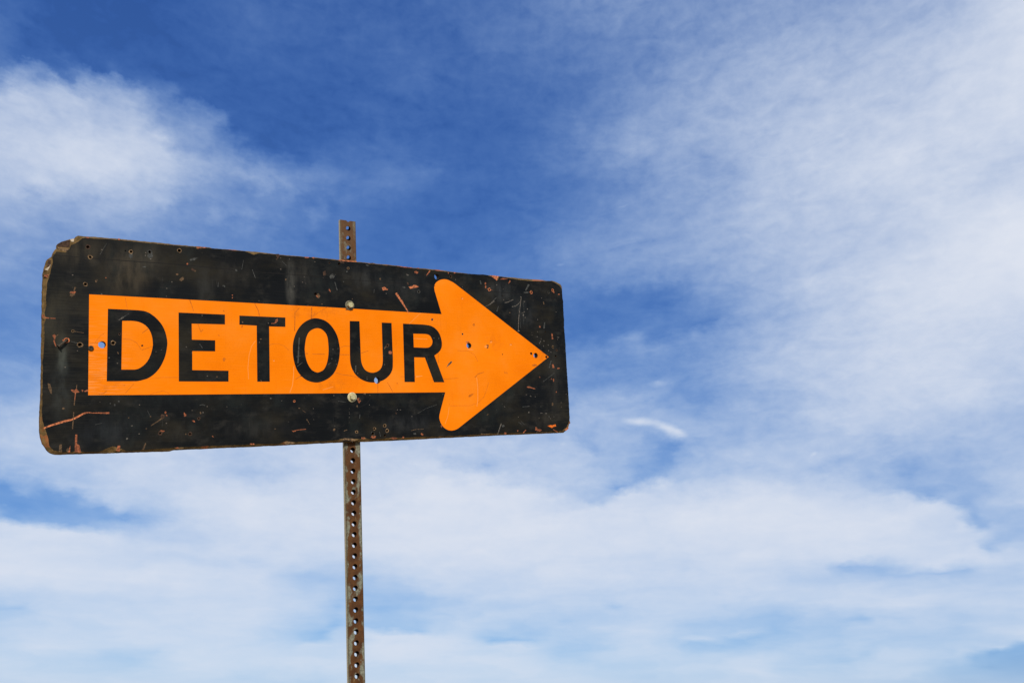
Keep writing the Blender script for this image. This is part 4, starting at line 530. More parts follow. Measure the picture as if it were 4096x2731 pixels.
ground['label'] = 'dry sandy earth around the foot of the post'

# ------------------------------------------------------------------ the sign
MMS = 0.001
THICK = 0.0127
ART = {
 'outer': [-609, -13.9, -609.3, 38.6, -609.2, 67.3, -609.7, 91.8, -609.3, 125.2, -608.3, 131.1, -606.2, 141.4, -603.9, 150.4, -595.8, 157.8, -592.9, 167.7, -588.1, 173.3, -588.2, 179.9, -581.1, 185.9, -567.7, 192.3, -560.6, 194.1, -558.7, 197.3, -554.2, 200.5, -549.6, 200.3, -517.7, 201.4, -465.5, 201.8, -415.5, 202.2, -385.1, 201.4, -344.2, 202.2, -317.9, 202.7, -312.4, 201.2, -268.4, 202.4, -247.2, 202.6, -213.8, 202.9, -164.1, 201.9, -123.3, 203.1, -100.6, 203.2, -41, 203.8, 5.2, 203.2, 36.8, 202.8, 93.8, 203.4, 146.4, 202.3, 212, 202.9, 309.3, 200.6, 369.6, 202.1, 399.2, 201.9, 473, 201.6, 497.9, 202.5, 540.7, 203.1, 558, 202.3, 575.6, 203.8, 584.4, 203, 592, 201, 595.8, 199.6, 603.5, 197.1, 607.6, 192.2, 608.9, 186.1, 608.4, 156.4, 609.3, 130.4, 609.3, 98.5, 607.8, 81.5, 609.6, 49.2, 609.7, -15.1, 610.5, -81.1, 610, -98.2, 610.9, -161.6, 608.9, -178.3, 603.4, -189.7, 593.8, -195.6, 587.4, -201, 496.9, -200.9, 383.9, -200.4, 278.1, -200.5, 178.6, -200.8, 131.3, -201.6, 1.9, -200.8, -45.1, -200, -108.4, -200.2, -173.3, -200.8, -223.2, -200.6, -328.3, -200.5, -384.4, -200.1, -392.6, -202, -502.6, -200.6, -585.4, -198.9, -591.6, -196.1, -597.8, -190, -604.1, -178.6, -608.3, -163.2, -609.7, -153.5, -609.7, -125.6, -609.3, -107.5, -608.4, -76.6, -608.9, -34.3],
 'inner': [-605.9, -13.8, -605.5, 17.3, -606.2, 31.6, -603.9, 44.6, -606.1, 53.1, -603.6, 64.8, -604.1, 79.2, -603.1, 92.2, -603.1, 108.2, -600.7, 114.2, -597.3, 132, -595, 145.4, -595.8, 155.6, -592.1, 159.6, -589, 165.8, -574.4, 165.8, -568.4, 173.1, -566, 180.3, -553.6, 188.4, -547.5, 195.5, -520.4, 197.5, -486.4, 198.7, -422.8, 198.1, -385.1, 198.6, -345.4, 199.9, -343.9, 196.4, -335, 198.1, -324.1, 200, -247.2, 200.9, -239, 198, -229, 195.2, -218.9, 200, -164.1, 199.9, -100.7, 201.4, -41.1, 200.8, 5.1, 200.9, 36.8, 200.6, 93.7, 200.9, 146.3, 199.8, 217.3, 199.5, 281.1, 199, 357.3, 201.3, 376.7, 198, 387.4, 190.6, 393.6, 190.3, 399.6, 200.2, 472.7, 196.3, 497.5, 196.3, 539.3, 199.4, 551.3, 199.8, 561.2, 201.5, 571.1, 201.7, 579.7, 199.3, 590.5, 194.9, 597.5, 191.1, 604.2, 183.2, 605, 178.9, 605.6, 156.3, 607.2, 147.7, 606.5, 130.3, 607, 98.4, 605.5, 81.4, 606.9, 49.1, 606.9, -15.1, 607.7, -81.1, 607.8, -98.2, 607.4, -161.5, 604.5, -174, 593.9, -187.9, 578.2, -196.1, 484.2, -196.6, 336.3, -195, 268.2, -196.3, 104.7, -195, 80.4, -195.1, 25.1, -196.3, 9.8, -190.7, 2, -194.5, -20.6, -192.3, -39.3, -191.9, -54.2, -194.7, -80.7, -195.5, -149.4, -195, -164.7, -192.7, -181.7, -196.9, -214.9, -195.5, -242.6, -195.9, -332.8, -195, -384.4, -195.8, -441.9, -196.8, -469.3, -197.7, -481.5, -192, -492.2, -187.9, -505.4, -193.1, -515.8, -196.9, -575.6, -194.4, -587.8, -191, -593.5, -184.1, -595.6, -174.8, -598.8, -160.8, -601.4, -150.9, -605.8, -138.3, -606.7, -118.7, -606.4, -104.7, -606.5, -76.6, -606.7, -34.3],
 'arrow': [-535, 91.1, -74.5, 94.3, 222.9, 94.2, 209.3, 138.8, 206.6, 147.6, 206.2, 149, 205.9, 150.4, 205.7, 151.7, 205.5, 152.8, 205.4, 154.1, 205.3, 155.4, 205.2, 156.6, 205.1, 157.7, 205.2, 158.9, 205.4, 160.1, 205.6, 161.3, 205.9, 162.4, 206.3, 163.5, 206.8, 164.6, 207.3, 165.6, 207.8, 166.4, 208.4, 167.3, 209.1, 168.3, 210, 169.3, 210.8, 170.2, 211.8, 171.2, 212.8, 172.1, 213.8, 172.8, 214.7, 173.4, 215.7, 174.1, 216.9, 174.8, 218.1, 175.5, 219.3, 176.1, 220.6, 176.7, 222, 177.3, 223.5, 177.9, 224.9, 178.3, 226.5, 178.8, 228.2, 179.2, 229.9, 179.6, 231.3, 179.8, 233, 180, 234.6, 180.2, 236, 180.2, 237.2, 180.2, 238.7, 180.2, 240.3, 180.1, 241.8, 179.9, 243.1, 179.7, 244.6, 179.4, 245.9, 179.1, 247.3, 178.7, 250.2, 177.6, 255, 175.9, 257.4, 175, 258.6, 174.6, 259.6, 174.1, 260.7, 173.6, 261.8, 173.1, 263, 172.5, 264.1, 171.8, 265.4, 171.1, 547.1, -2, 260.4, -177.3, 259.2, -178.1, 258, -178.7, 256.8, -179.3, 255.7, -179.8, 254.5, -180.4, 253.4, -180.8, 252.3, -181.3, 251.4, -181.6, 250.4, -181.9, 249.2, -182.3, 247.9, -182.6, 246.7, -182.9, 245.3, -183.1, 244, -183.3, 242.5, -183.5, 241.3, -183.7, 239.9, -183.7, 238.4, -183.7, 236.8, -183.7, 235.4, -183.5, 233.9, -183.3, 232.4, -183.1, 231.1, -182.8, 230, -182.5, 228.8, -182.1, 227.4, -181.6, 226, -181, 224.8, -180.4, 223.4, -179.7, 222, -178.9, 220.8, -178.2, 219.8, -177.5, 218.7, -176.6, 217.5, -175.7, 216.3, -174.6, 215.4, -173.6, 214.3, -172.5, 213.4, -171.3, 212.4, -169.9, 211.3, -168.2, 210.4, -166.7, 209.6, -165.2, 208.9, -163.7, 208.3, -162.5, 207.8, -161, 207.2, -159.4, 206.8, -157.9, 206.4, -156.5, 206.2, -155, 206, -153.8, 205.9, -152.4, 205.9, -151.2, 206, -150, 206.1, -148.9, 206.3, -147.7, 207.1, -145.2, 207.9, -142.2, 208.3, -140.8, 208.7, -139.6, 209.2, -138.1, 225.1, -93, -384.6, -94.4, -534.2, -94.3],
 'letters': [
  ('D', [-503.4, 66.1, -453.4, 66.3, -451.6, 66.3, -450, 66.2, -448.3, 66.1, -446.9, 66, -445.3, 65.9, -443.3, 65.7, -441.5, 65.5, -440.2, 65.2, -438.8, 64.9, -437.3, 64.5, -436, 64, -434.4, 63.4, -432.9, 62.8, -431.5, 62, -430.2, 61.3, -428.8, 60.5, -427.4, 59.5, -425.8, 58.5, -424.6, 57.5, -423.1, 56.4, -421.6, 55.1, -420.2, 53.9, -419.1, 52.8, -417.8, 51.5, -416.6, 50.3, -415.4, 49, -414.4, 47.8, -413.4, 46.6, -412.4, 45.4, -411.6, 44.3, -410.8, 43.4, -410, 42.2, -409.2, 41, -408.3, 39.6, -407.5, 38.2, -406.7, 36.6, -405.9, 35.1, -405.1, 33.4, -404.4, 31.8, -403.7, 29.9, -403, 27.9, -402.3, 26, -401.8, 24.3, -401.3, 22.3, -400.8, 20.2, -400.3, 17.9, -399.4, 12.9, -399.2, 11.9, -399.1, 11, -399, 10.1, -398.9, 9.3, -398.8, 8.4, -398.7, 7.6, -398.7, 6.9, -398.7, 6.2, -398.6, 5.5, -398.6, 4.7, -398.6, 3.8, -398.7, 3, -398.7, 2.1, -398.8, 1.2, -398.9, 0.1, -399.8, -7.3, -400.2, -9.8, -400.6, -12.1, -401, -14.4, -401.5, -16.4, -402, -18.6, -402.6, -20.6, -403.1, -22.4, -403.6, -23.9, -404.2, -25.7, -405, -27.6, -405.8, -29.7, -406.6, -31.8, -407.5, -33.8, -408.3, -35.5, -409.1, -37.2, -409.8, -38.5, -410.6, -40.1, -411.6, -41.8, -412.7, -43.5, -413.9, -45.4, -415.2, -47.1, -416.4, -48.7, -417.6, -50.1, -418.6, -51.3, -419.8, -52.7, -421.2, -54.1, -422.7, -55.5, -424, -56.7, -425.4, -57.9, -426.8, -58.9, -428.1, -59.9, -429.1, -60.6, -430.5, -61.5, -431.9, -62.3, -433.5, -63.1, -435.1, -63.9, -436.8, -64.6, -438.6, -65.3, -440.5, -65.9, -444.4, -67, -446, -67.5, -447.6, -67.8, -449.1, -68.1, -450.5, -68.4, -452, -68.6, -453.3, -68.7, -454.8, -68.8, -457.8, -68.8, -463.7, -68.9, -504, -69], [-478.8, 44.4, -464.4, 45.2, -462.6, 45.2, -461, 45.2, -459.4, 45.1, -458, 45, -456.4, 44.9, -455, 44.7, -453.7, 44.5, -452.6, 44.4, -451.3, 44.1, -449.9, 43.7, -448.4, 43.2, -446.9, 42.7, -445.5, 42.1, -444.2, 41.5, -443, 40.9, -442, 40.3, -440.9, 39.6, -439.7, 38.7, -438.4, 37.8, -437.3, 36.8, -436.2, 35.7, -435.2, 34.7, -434.3, 33.7, -433.6, 32.8, -432.8, 31.8, -432, 30.6, -431.2, 29.2, -430.5, 28, -429.8, 26.5, -429.1, 24.9, -428.5, 23.5, -428.1, 22.2, -427.6, 20.7, -427.1, 19.1, -426.7, 17.3, -426.3, 15.8, -426, 14, -425.7, 12.2, -425.4, 10.2, -425.1, 5.9, -425, 4.4, -424.9, 3.1, -424.9, 1.7, -424.9, 0.5, -425, -0.8, -425.1, -1.9, -425.3, -3, -425.5, -4.5, -425.8, -6.2, -426.1, -7.5, -426.3, -8.7, -426.6, -10.1, -427.1, -12.1, -427.5, -14, -427.9, -15.4, -428.3, -16.8, -428.8, -18.3, -429.2, -19.5, -429.8, -20.9, -430.4, -22.4, -431, -24, -431.7, -25.7, -432.6, -27.5, -433.4, -29, -434.4, -30.5, -435.2, -31.8, -436.2, -33.2, -437.2, -34.5, -438.2, -35.7, -439.1, -36.6, -440.1, -37.6, -441.3, -38.8, -442.5, -39.9, -443.7, -40.8, -444.9, -41.8, -446.1, -42.6, -447.2, -43.4, -448.1, -44, -449.3, -44.6, -450.5, -45.2, -452, -45.7, -453.2, -46.1, -454.8, -46.4, -456.2, -46.7, -457.9, -46.8, -479.4, -47]),
  ('E', [-378.2, 65.8, -288.9, 66.4, -289, 46.2, -353.5, 44.9, -353.1, 13.3, -308.4, 13.5, -308.5, -8.8, -352.5, -9.4, -352.5, -46.6, -282.5, -47.1, -282.7, -69.1, -377.6, -69], []),
  ('T', [-260, 65.9, -163.4, 66.7, -163.7, 46.6, -198.4, 46.1, -198.5, -69, -224.7, -69.1, -224.7, 46.6, -260.2, 47], []),
  ('O', [-100.7, 68.1, -99.1, 68.3, -97.5, 68.5, -95.7, 68.6, -94, 68.6, -92.2, 68.5, -90.3, 68.4, -88.3, 68.1, -83.3, 67.1, -81, 66.5, -78.9, 65.9, -76.9, 65.2, -75.1, 64.5, -73.2, 63.6, -71.5, 62.7, -70, 61.8, -68.8, 61, -67.3, 60, -65.8, 58.9, -64.3, 57.5, -62.9, 56.3, -61.3, 54.8, -59.9, 53.3, -58.4, 51.5, -57.2, 49.9, -55.8, 48.1, -54.4, 46.1, -53.1, 44.1, -51.9, 42.2, -50.8, 40.3, -49.8, 38.4, -48.9, 36.7, -48.2, 35.2, -47.4, 33.4, -46.7, 31.5, -45.9, 29.3, -45.3, 27.3, -44.6, 25, -44.1, 22.7, -43.6, 20.1, -41.8, 8.8, -41.6, 7.1, -41.4, 5.7, -41.3, 4.2, -41.2, 2.8, -41.2, 1.4, -41.2, 0.1, -41.3, -1.1, -41.4, -2.8, -41.7, -5.4, -42, -8.2, -42.4, -11.3, -43, -15.9, -43.5, -18.6, -44, -21.2, -44.6, -23.5, -45.1, -25.4, -45.8, -27.7, -46.6, -30.2, -47.5, -32.9, -48.4, -35.3, -49.4, -37.7, -50.4, -39.9, -51.5, -42, -52.5, -43.9, -53.7, -45.8, -54.9, -47.6, -56, -49.2, -57.1, -50.5, -58.3, -52, -59.8, -53.6, -61.4, -55.2, -63.2, -56.9, -65, -58.4, -66.8, -59.8, -68.5, -61, -70, -61.9, -71.8, -63, -73.8, -64, -76, -65.1, -78, -66, -80.3, -67, -82.7, -67.9, -84.9, -68.6, -86.7, -69.2, -89, -69.8, -91.4, -70.2, -94, -70.5, -96.2, -70.6, -98.7, -70.6, -101.3, -70.4, -104.1, -70, -107.6, -69.4, -110.1, -68.8, -112.4, -68.1, -114.7, -67.3, -116.6, -66.5, -118.7, -65.6, -120.5, -64.6, -122.2, -63.6, -123.6, -62.6, -125.1, -61.5, -126.8, -60.2, -128.5, -58.7, -130.2, -57.2, -131.8, -55.5, -133.2, -53.9, -134.5, -52.4, -135.6, -51, -136.7, -49.4, -137.9, -47.6, -139, -45.6, -140.1, -43.7, -141.1, -41.5, -142.1, -39.4, -142.8, -37.5, -143.3, -35.7, -144, -33.7, -144.6, -31.5, -145.2, -29.1, -145.8, -26.8, -146.4, -24.3, -146.8, -21.9, -147.2, -19.8, -147.4, -17.9, -147.7, -15.7, -147.9, -13.3, -148.1, -10.7, -148.3, -8.4, -148.4, -5.7, -148.4, -3.1, -148.4, -0.1, -148.3, 3.4, -148.2, 6.4, -147.9, 9.2, -147.6, 11.8, -147.2, 14.2, -146.7, 16.8, -146.1, 19.4, -145.5, 21.7, -144.9, 23.7, -144.1, 26, -143.2, 28.5, -142.3, 30.8, -141.5, 32.8, -140.4, 35, -139.3, 37.2, -138.1, 39.4, -137, 41.3, -135.8, 43.3, -134.6, 45, -133.4, 46.8, -132.2, 48.3, -130.9, 49.9, -129.6, 51.3, -128.4, 52.6, -127.4, 53.7, -126.1, 54.9, -124.6, 56.1, -123, 57.4, -121.5, 58.6, -119.7, 59.9, -117.8, 61, -115.8, 62.3, -113.7, 63.4, -111.8, 64.3, -110.2, 65.1, -108.4, 65.8, -106.8, 66.4, -105.1, 67, -103.5, 67.4, -102, 67.8], [-90.2, 46.8, -91.6, 46.8, -93.1, 46.8, -94.7, 46.6, -96.1, 46.3, -97.7, 46, -99.3, 45.5, -100.9, 44.8, -104, 43.4, -105.9, 42.3, -107.5, 41.2, -109.1, 40, -110.4, 38.9, -111.7, 37.4, -112.8, 36, -113.8, 34.6, -114.5, 33.3, -115.2, 31.8, -116, 30.2, -116.8, 28.4, -117.4, 26.8, -118.1, 24.9, -118.6, 23.1, -119.1, 20.9, -120.2, 14.7, -120.6, 12.4, -120.8, 10.9, -121, 9.5, -121.2, 8.1, -121.5, 6.2, -121.6, 4.5, -121.7, 3.3, -121.8, 2, -121.8, 0.6, -121.8, -0.8, -121.7, -2.3, -121.6, -3.8, -121.5, -5.4, -121.1, -9.4, -120.8, -11.9, -120.5, -14.2, -120, -16.4, -119.6, -18.3, -119.1, -20.5, -118.5, -22.5, -118, -24.4, -117.5, -26, -116.8, -27.9, -116, -29.9, -115.1, -31.7, -114.3, -33.2, -113.4, -34.9, -112.3, -36.6, -111.1, -38.5, -109.8, -40.2, -108.7, -41.5, -107.7, -42.7, -106.5, -43.7, -105.5, -44.5, -104.3, -45.3, -102.9, -46.1, -101.4, -46.8, -97.7, -48.2, -97.1, -48.4, -96.5, -48.6, -95.9, -48.7, -95.3, -48.8, -94.7, -48.9, -94.1, -48.9, -93.6, -48.9, -93.1, -48.8, -92.6, -48.7, -92, -48.6, -91.4, -48.5, -90.9, -48.4, -90.3, -48.1, -89.7, -47.9, -89, -47.7, -85.2, -46, -83.6, -45.2, -82.2, -44.3, -81, -43.3, -80, -42.4, -78.9, -41.3, -77.9, -40, -77, -38.6, -76.3, -37.3, -75.5, -35.9, -74.8, -34.3, -74, -32.6, -73.4, -31.2, -72.7, -29.5, -72.1, -27.7, -71.5, -26, -71.2, -24.5, -70.7, -22.8, -70.3, -20.9, -69.8, -18.9, -69.5, -17.2, -69.2, -15.2, -68.9, -13.2, -68.6, -10.9, -68.3, -8.2, -68.1, -5.3, -67.9, -2.6, -67.8, 0, -67.8, 2.2, -67.8, 4.8, -67.9, 7.6, -68, 10.6, -68.8, 21.9, -69, 23.6, -69.2, 25.1, -69.5, 26.7, -69.9, 28, -70.3, 29.4, -70.7, 30.7, -71.2, 31.9, -71.6, 32.9, -72.1, 34.1, -72.8, 35.3, -73.6, 36.5, -74.4, 37.6, -75.4, 38.8, -76.5, 39.9, -77.7, 41, -79.2, 42.4, -80.6, 43.5, -82, 44.3, -83.4, 45, -84.6, 45.5, -86.1, 46, -87.6, 46.4, -89, 46.6]),
  ('U', [-16.4, 66.3, 7.3, 66.9, 8.4, -15.4, 8.6, -17.5, 8.7, -19.3, 8.9, -21.1, 9.1, -22.6, 9.4, -24.4, 9.8, -26.1, 10.2, -27.6, 10.5, -28.8, 11, -30.3, 11.6, -31.9, 12.3, -33.5, 13, -34.8, 13.8, -36.3, 14.6, -37.6, 15.4, -38.8, 16.1, -39.8, 17.1, -40.9, 18.2, -42, 19.5, -43, 20.7, -43.9, 22.2, -44.8, 23.7, -45.5, 25.5, -46.2, 27.9, -47, 29.6, -47.4, 31.2, -47.8, 32.8, -48, 34.2, -48.1, 35.8, -48.1, 37.3, -48.1, 38.7, -48, 39.9, -47.8, 41.3, -47.5, 42.8, -47.1, 44.4, -46.6, 45.8, -46.2, 47.4, -45.5, 48.8, -44.9, 50, -44.3, 51.1, -43.7, 52.2, -42.9, 53.5, -42, 54.6, -41, 55.5, -40.1, 56.5, -39, 57.3, -37.9, 58, -36.9, 58.5, -36, 59, -34.9, 59.6, -33.7, 60.1, -32.4, 60.6, -31.1, 61, -29.7, 61.4, -28.3, 61.6, -27, 61.8, -25.2, 62, -23.1, 62.2, -21.6, 62.3, -20.3, 62.4, -18.7, 62.5, -17.2, 62.5, -15.4, 62.4, 66.4, 87.6, 66.7, 88.3, -13.2, 88.3, -16, 88.2, -18.7, 88.2, -21.2, 88, -24.6, 87.7, -29.7, 87.5, -33.6, 87.3, -35.8, 86.9, -37.7, 86.4, -39.7, 85.8, -41.4, 85.1, -43.2, 84.3, -44.9, 83.5, -46.4, 82.8, -47.7, 81.8, -49.1, 80.7, -50.6, 79.4, -52.2, 78.2, -53.6, 76.7, -55.1, 75.1, -56.6, 73.3, -58.1, 71.3, -59.6, 69.2, -61.1, 67.2, -62.3, 65.2, -63.5, 63.4, -64.4, 61.3, -65.4, 59.3, -66.2, 57.4, -66.8, 55.7, -67.3, 53.8, -67.8, 51.7, -68.4, 49.4, -68.9, 47.3, -69.3, 45.1, -69.6, 43.2, -69.9, 41.4, -70.1, 39.8, -70.3, 38, -70.4, 36, -70.4, 33.9, -70.3, 31.6, -70.2, 29.5, -70, 27.5, -69.8, 25.6, -69.5, 24.1, -69.2, 22.3, -68.8, 20.4, -68.3, 18.4, -67.7, 16.5, -67.1, 14.4, -66.3, 12.3, -65.4, 10.4, -64.6, 8.7, -63.8, 6.8, -62.7, 4.9, -61.6, 2.9, -60.3, 1.2, -59, -0.5, -57.7, -2, -56.4, -3.4, -55.1, -4.5, -54, -5.7, -52.6, -7, -51.1, -8.3, -49.4, -9.4, -47.8, -10.6, -45.9, -11.7, -44, -12.8, -41.9, -13.6, -40, -14.5, -37.8, -15.2, -35.7, -15.9, -33.5, -16.4, -31.6, -16.9, -29.5, -17.2, -27.6, -17.4, -25.8, -17.6, -23.3, -17.8, -19.3, -17.9, -16.2, -17.9, -13.8, -18, -11.6, -18, -9.1], []),
  ('R', [117.1, 66.5, 169.1, 66.8, 171.8, 66.7, 174.3, 66.6, 176.8, 66.5, 178.9, 66.3, 181.4, 66.1, 184.8, 65.8, 187.7, 65.4, 189.8, 65, 192, 64.5, 194.1, 63.8, 195.9, 63.2, 197.8, 62.3, 199.6, 61.5, 201.2, 60.6, 202.5, 59.7, 203.9, 58.7, 205.4, 57.5, 207, 56.2, 208.4, 54.9, 209.8, 53.6, 211, 52.3, 212, 51, 212.8, 49.9, 213.7, 48.6, 214.6, 47.1, 215.5, 45.5, 216.3, 43.9, 217, 42.1, 217.7, 40.3, 218.3, 38.3, 219.8, 32.4, 220.2, 30.4, 220.5, 28.5, 220.7, 26.7, 220.8, 25.1, 220.8, 23.3, 220.7, 21.4, 220.6, 19.6, 220.4, 17.9, 220.1, 16.2, 219.7, 14.7, 219.2, 13.2, 218.7, 11.9, 218, 10.5, 217.2, 9.2, 216.5, 8, 215.8, 7, 214.9, 6, 213.9, 4.8, 212.7, 3.6, 211.6, 2.6, 210.3, 1.4, 208.9, 0.4, 207.3, -0.7, 198.8, -6.1, 223.6, -69.3, 195, -69.4, 172.5, -11.4, 144.1, -11.4, 143.6, -69.1, 116.4, -69], [143.7, 43.9, 174.5, 44.4, 176, 44.3, 177.2, 44.3, 178.5, 44.1, 179.6, 44, 180.9, 43.8, 182, 43.5, 183, 43.3, 183.9, 43.1, 184.9, 42.8, 185.9, 42.3, 186.9, 41.7, 187.7, 41.2, 188.6, 40.5, 189.4, 39.7, 190.2, 38.8, 190.7, 37.9, 191.3, 36.9, 191.9, 35.9, 192.4, 34.9, 192.9, 34, 193.3, 33, 193.7, 32.1, 194, 31.2, 194.3, 30.5, 194.5, 29.6, 194.7, 28.6, 194.8, 27.6, 194.7, 26.6, 194.6, 25.6, 194.4, 24.5, 194.1, 23.3, 193.6, 21.9, 193.2, 20.8, 192.7, 19.9, 192.1, 18.9, 191.5, 18.2, 190.8, 17.4, 190, 16.5, 189.2, 15.8, 188.4, 15.2, 187.4, 14.5, 186.6, 14, 185.6, 13.5, 184.8, 13.2, 183.8, 12.8, 182.9, 12.5, 182, 12.3, 180.8, 12.2, 179.3, 12, 178.3, 11.9, 177.3, 11.8, 176.2, 11.8, 175.2, 11.7, 174, 11.7, 143.9, 11.9]),
 ],
 'thru': [(-512.34, -1.37, 6.66), (213.46, 184.83, 7.25), (47.25, -65.21, 7.72), (297.64, 20.77, 7.08), (504.0, 0.8, 6.88)],
 'bolts': [(-15.91, 101.31), (-15.48, -102.76)],
 'nail': [(-569.97, 5.3), (-583.88, -7.82)],
 'stud': (-531.11, -8.54),
 'pits': [(-538.38, 179.93, 3.01, 1.7, 'b'), (-534.31, 161.2, 2.56, 2.0, 'w'), (-474.41, 178.84, 1.23, 1.6, 'd'), (-464.64, 178.27, 2.94, 1.7, 'w'), (-431.33, 181.13, 2.98, 1.9, 'g'), (-376.79, 189.47, 3.69, 1.35, 'w'), (-541.54, 109.66, 2.98, 1.5, 'w'), (-548.74, -2.46, 3.79, 1.45, 'w'), (-570.59, 4.56, 3.76, 1.5, 's'), (-494.04, 2.46, 3.28, 1.6, 'w'), (-483.09, 19.61, 1.5, 2.2, 'b'), (-560.65, 21.92, 1.75, 1.8, 'w'), (-443.81, -1.15, 1.37, 1.5, 'b'), (-94.98, 121.69, 3.51, 1.1, 'd'), (-38.46, 193.24, 3.07, 1.2, 'd'), (-17.22, 185.18, 2.18, 1.7, 'w'), (-61.65, 193.28, 1.62, 1.4, 'b'), (162.05, 144.66, 2.88, 1.6, 'g'), (253.12, 188.44, 2.78, 1.6, 'b'), (366.32, 164.1, 2.86, 1.9, 's'), (499.62, 166.19, 2.98, 1.8, 's'), (573.0, 177.09, 2.83, 1.5, 's'), (557.48, 170.18, 2.6, 1.5, 'g'), (563.27, 24.31, 2.98, 1.4, 'w'), (575.52, 16.15, 2.13, 2.0, 'b'), (571.12, 0.15, 2.97, 1.3, 'd'), (489.41, 5.65, 3.12, 1.2, 'd'), (539.07, -2.21, 3.37, 1.1, 'd'), (405.11, 151.43, 1.45, 1.4, 'd'), (425.97, 143.11, 1.45, 1.6, 'g'), (540.29, 63.74, 2.12, 1.3, 'd'), (-410.97, -167.12, 2.1, 2.6, 'b'), (-356.63, -170.56, 2.45, 2.1, 'b'), (-340.2, -141.32, 1.86, 2.2, 'b'), (-146.78, -109.77, 1.5, 2.1, 's'), (-6.11, -178.77, 2.26, 2.0, 'w'), (37.06, -173.2, 2.64, 1.6, 'w'), (62.31, -167.25, 3.2, 1.5, 'w'), (68.13, -178.47, 3.2, 1.7, 'w'), (32.62, -184.32, 4.57, 1.25, 'g'), (62.6, -188.94, 3.37, 1.2, 'd'), (211.15, -101.42, 0.94, 1.2, 'd'), (75.22, 14.06, 2.56, 2.0, 'b'), (397.83, 1.28, 1.21, 1.3, 'd'), (196.74, 79.85, 1.34, 1.6, 'g'), (280.44, 48.41, 1.57, 1.7, 'g')],
 'chips': [
  ('s', [-602.8, -152.8, -592, -148.4, -575.9, -143.7, -577, -140.1, -592.9, -145.6, -603.5, -150.7]),
  ('s', [-576, -143.6, -558.5, -139, -549.5, -134, -541.9, -129.3, -543.2, -126.7, -550.8, -131.2, -559.4, -135.8, -576.9, -140.1]),
  ('s', [-542, -129.8, -535.9, -127.1, -531, -126.8, -527.1, -127.2, -527, -126.1, -530.9, -124.9, -536.4, -124.4, -543, -126.3]),
  ('s', [-527, -127.3, -516.6, -127.7, -507.4, -128.7, -499.1, -128.9, -499.2, -125.5, -507.4, -126, -516.6, -125.7, -527, -126]),
  ('w', [-553.5, -75.2, -554, -83.7, -556.4, -99.5, -557.3, -112.4, -555.7, -112.6, -555, -99.7, -552.7, -84, -552.2, -75.3]),
  ('w', [-557.8, -123.8, -558.5, -139.4, -559.7, -154.3, -557.7, -154.5, -556.8, -139.6, -556.2, -124]),
  ('s', [-554.1, -82.2, -555.5, -89.5, -556.3, -102.4, -555, -102.5, -554.1, -89.7, -552.7, -82.6]),
  ('s', [-562.3, -83.8, -555.9, -84.5, -553.1, -81.7, -550.1, -86.7, -548.2, -88.9, -555.8, -89.9, -559.9, -88.1]),
  ('s', [-542.5, -86.3, -542.2, -87.2, -543.7, -87.9, -544.9, -87.1, -546.2, -87, -546, -86.3, -546.3, -85.4, -545.5, -85.2, -544.6, -84.2, -543.3, -84.8, -541.7, -85.3]),
  ('s', [-537.6, -87.2, -537.9, -87.6, -538.2, -88, -539.2, -88.1, -540.4, -87.8, -540.6, -87.3, -540.7, -86.6, -539.9, -86.3, -539, -86, -537.7, -86.1, -537.6, -86.7]),
  ('s', [-534.3, -86.2, -534, -87.5, -535.4, -87.7, -536.5, -88.1, -537.4, -87.2, -538.5, -86.4, -537.7, -85.3, -537.1, -84.8, -536, -84.3, -534.9, -84.2, -533.7, -85.2]),
  ('w', [-598.7, -72.4, -595, -73.8, -592.3, -82.3, -591.9, -92.5, -594.7, -89.4, -597.9, -80.9]),
  ('w', [-570.9, -118.2, -571.6, -118.9, -572.5, -120.1, -573.6, -119.3, -574.6, -118.8, -575.8, -118, -575.4, -117.1, -574.6, -116.1, -573.7, -115.5, -572.2, -116.2, -571.1, -116.7]),
  ('s', [-554.1, -164.5, -550.9, -164.6, -551, -180.9, -552.5, -187.9, -554.4, -187.8]),
  ('r', [-554.4, -187.8, -550.7, -180.9, -546.9, -183.9, -544.4, -196.8, -554.3, -196.3]),
  ('s', [-552.4, -183.5, -550.4, -191.6, -547.8, -197.4, -544.3, -195.5, -546.9, -190.3, -549, -182.6]),
  ('s', [-561.4, -183.3, -561.9, -195.9, -565.6, -195.7]),
  ('w', [-563.5, -192, -564.2, -193.8, -564.9, -194.9, -565.7, -194.9, -567.1, -194.6, -568, -191.8, -567.5, -190, -566.4, -189.3, -565.6, -187.4, -564.4, -188.1, -563.3, -189.8]),
  ('w', [-578.9, -181.1, -575.2, -180.6, -574.4, -194.6, -579.3, -193.7]),
  ('s', [-484.2, -186.7, -479.9, -187.2, -481.1, -197.7, -486.8, -196.7]),
  ('w', [-437.2, -183.6, -435.8, -185.8, -439.2, -196.3, -442.6, -196.2]),
  ('w', [-427.2, -153.2, -415, -145.6, -402.7, -137.2, -404.3, -134.8, -416.2, -143.8, -427.9, -152]),
  ('s', [-399.8, -128.2, -400.2, -129.3, -401.4, -130.4, -402.5, -130.5, -403.2, -128.9, -403.5, -128.1, -404, -127.2, -402.8, -126.7, -402.3, -125.8, -400.9, -126.4, -400.1, -127]),
  ('b', [-404.5, -137.9, -406.8, -139.6, -409.3, -139.7, -409.8, -137.9, -410.5, -137, -410.6, -134.4, -408.4, -130.8, -406.5, -131.9, -405.1, -131.8, -403, -132.4, -403, -134.7]),
  ('s', [-398.3, -133.9, -398.7, -134.9, -399.6, -135.2, -400.2, -134.7, -400.6, -134.4, -401.2, -134, -401.4, -133.2, -400.7, -132.5, -400, -132.5, -399.1, -132.5, -399, -133.5]),
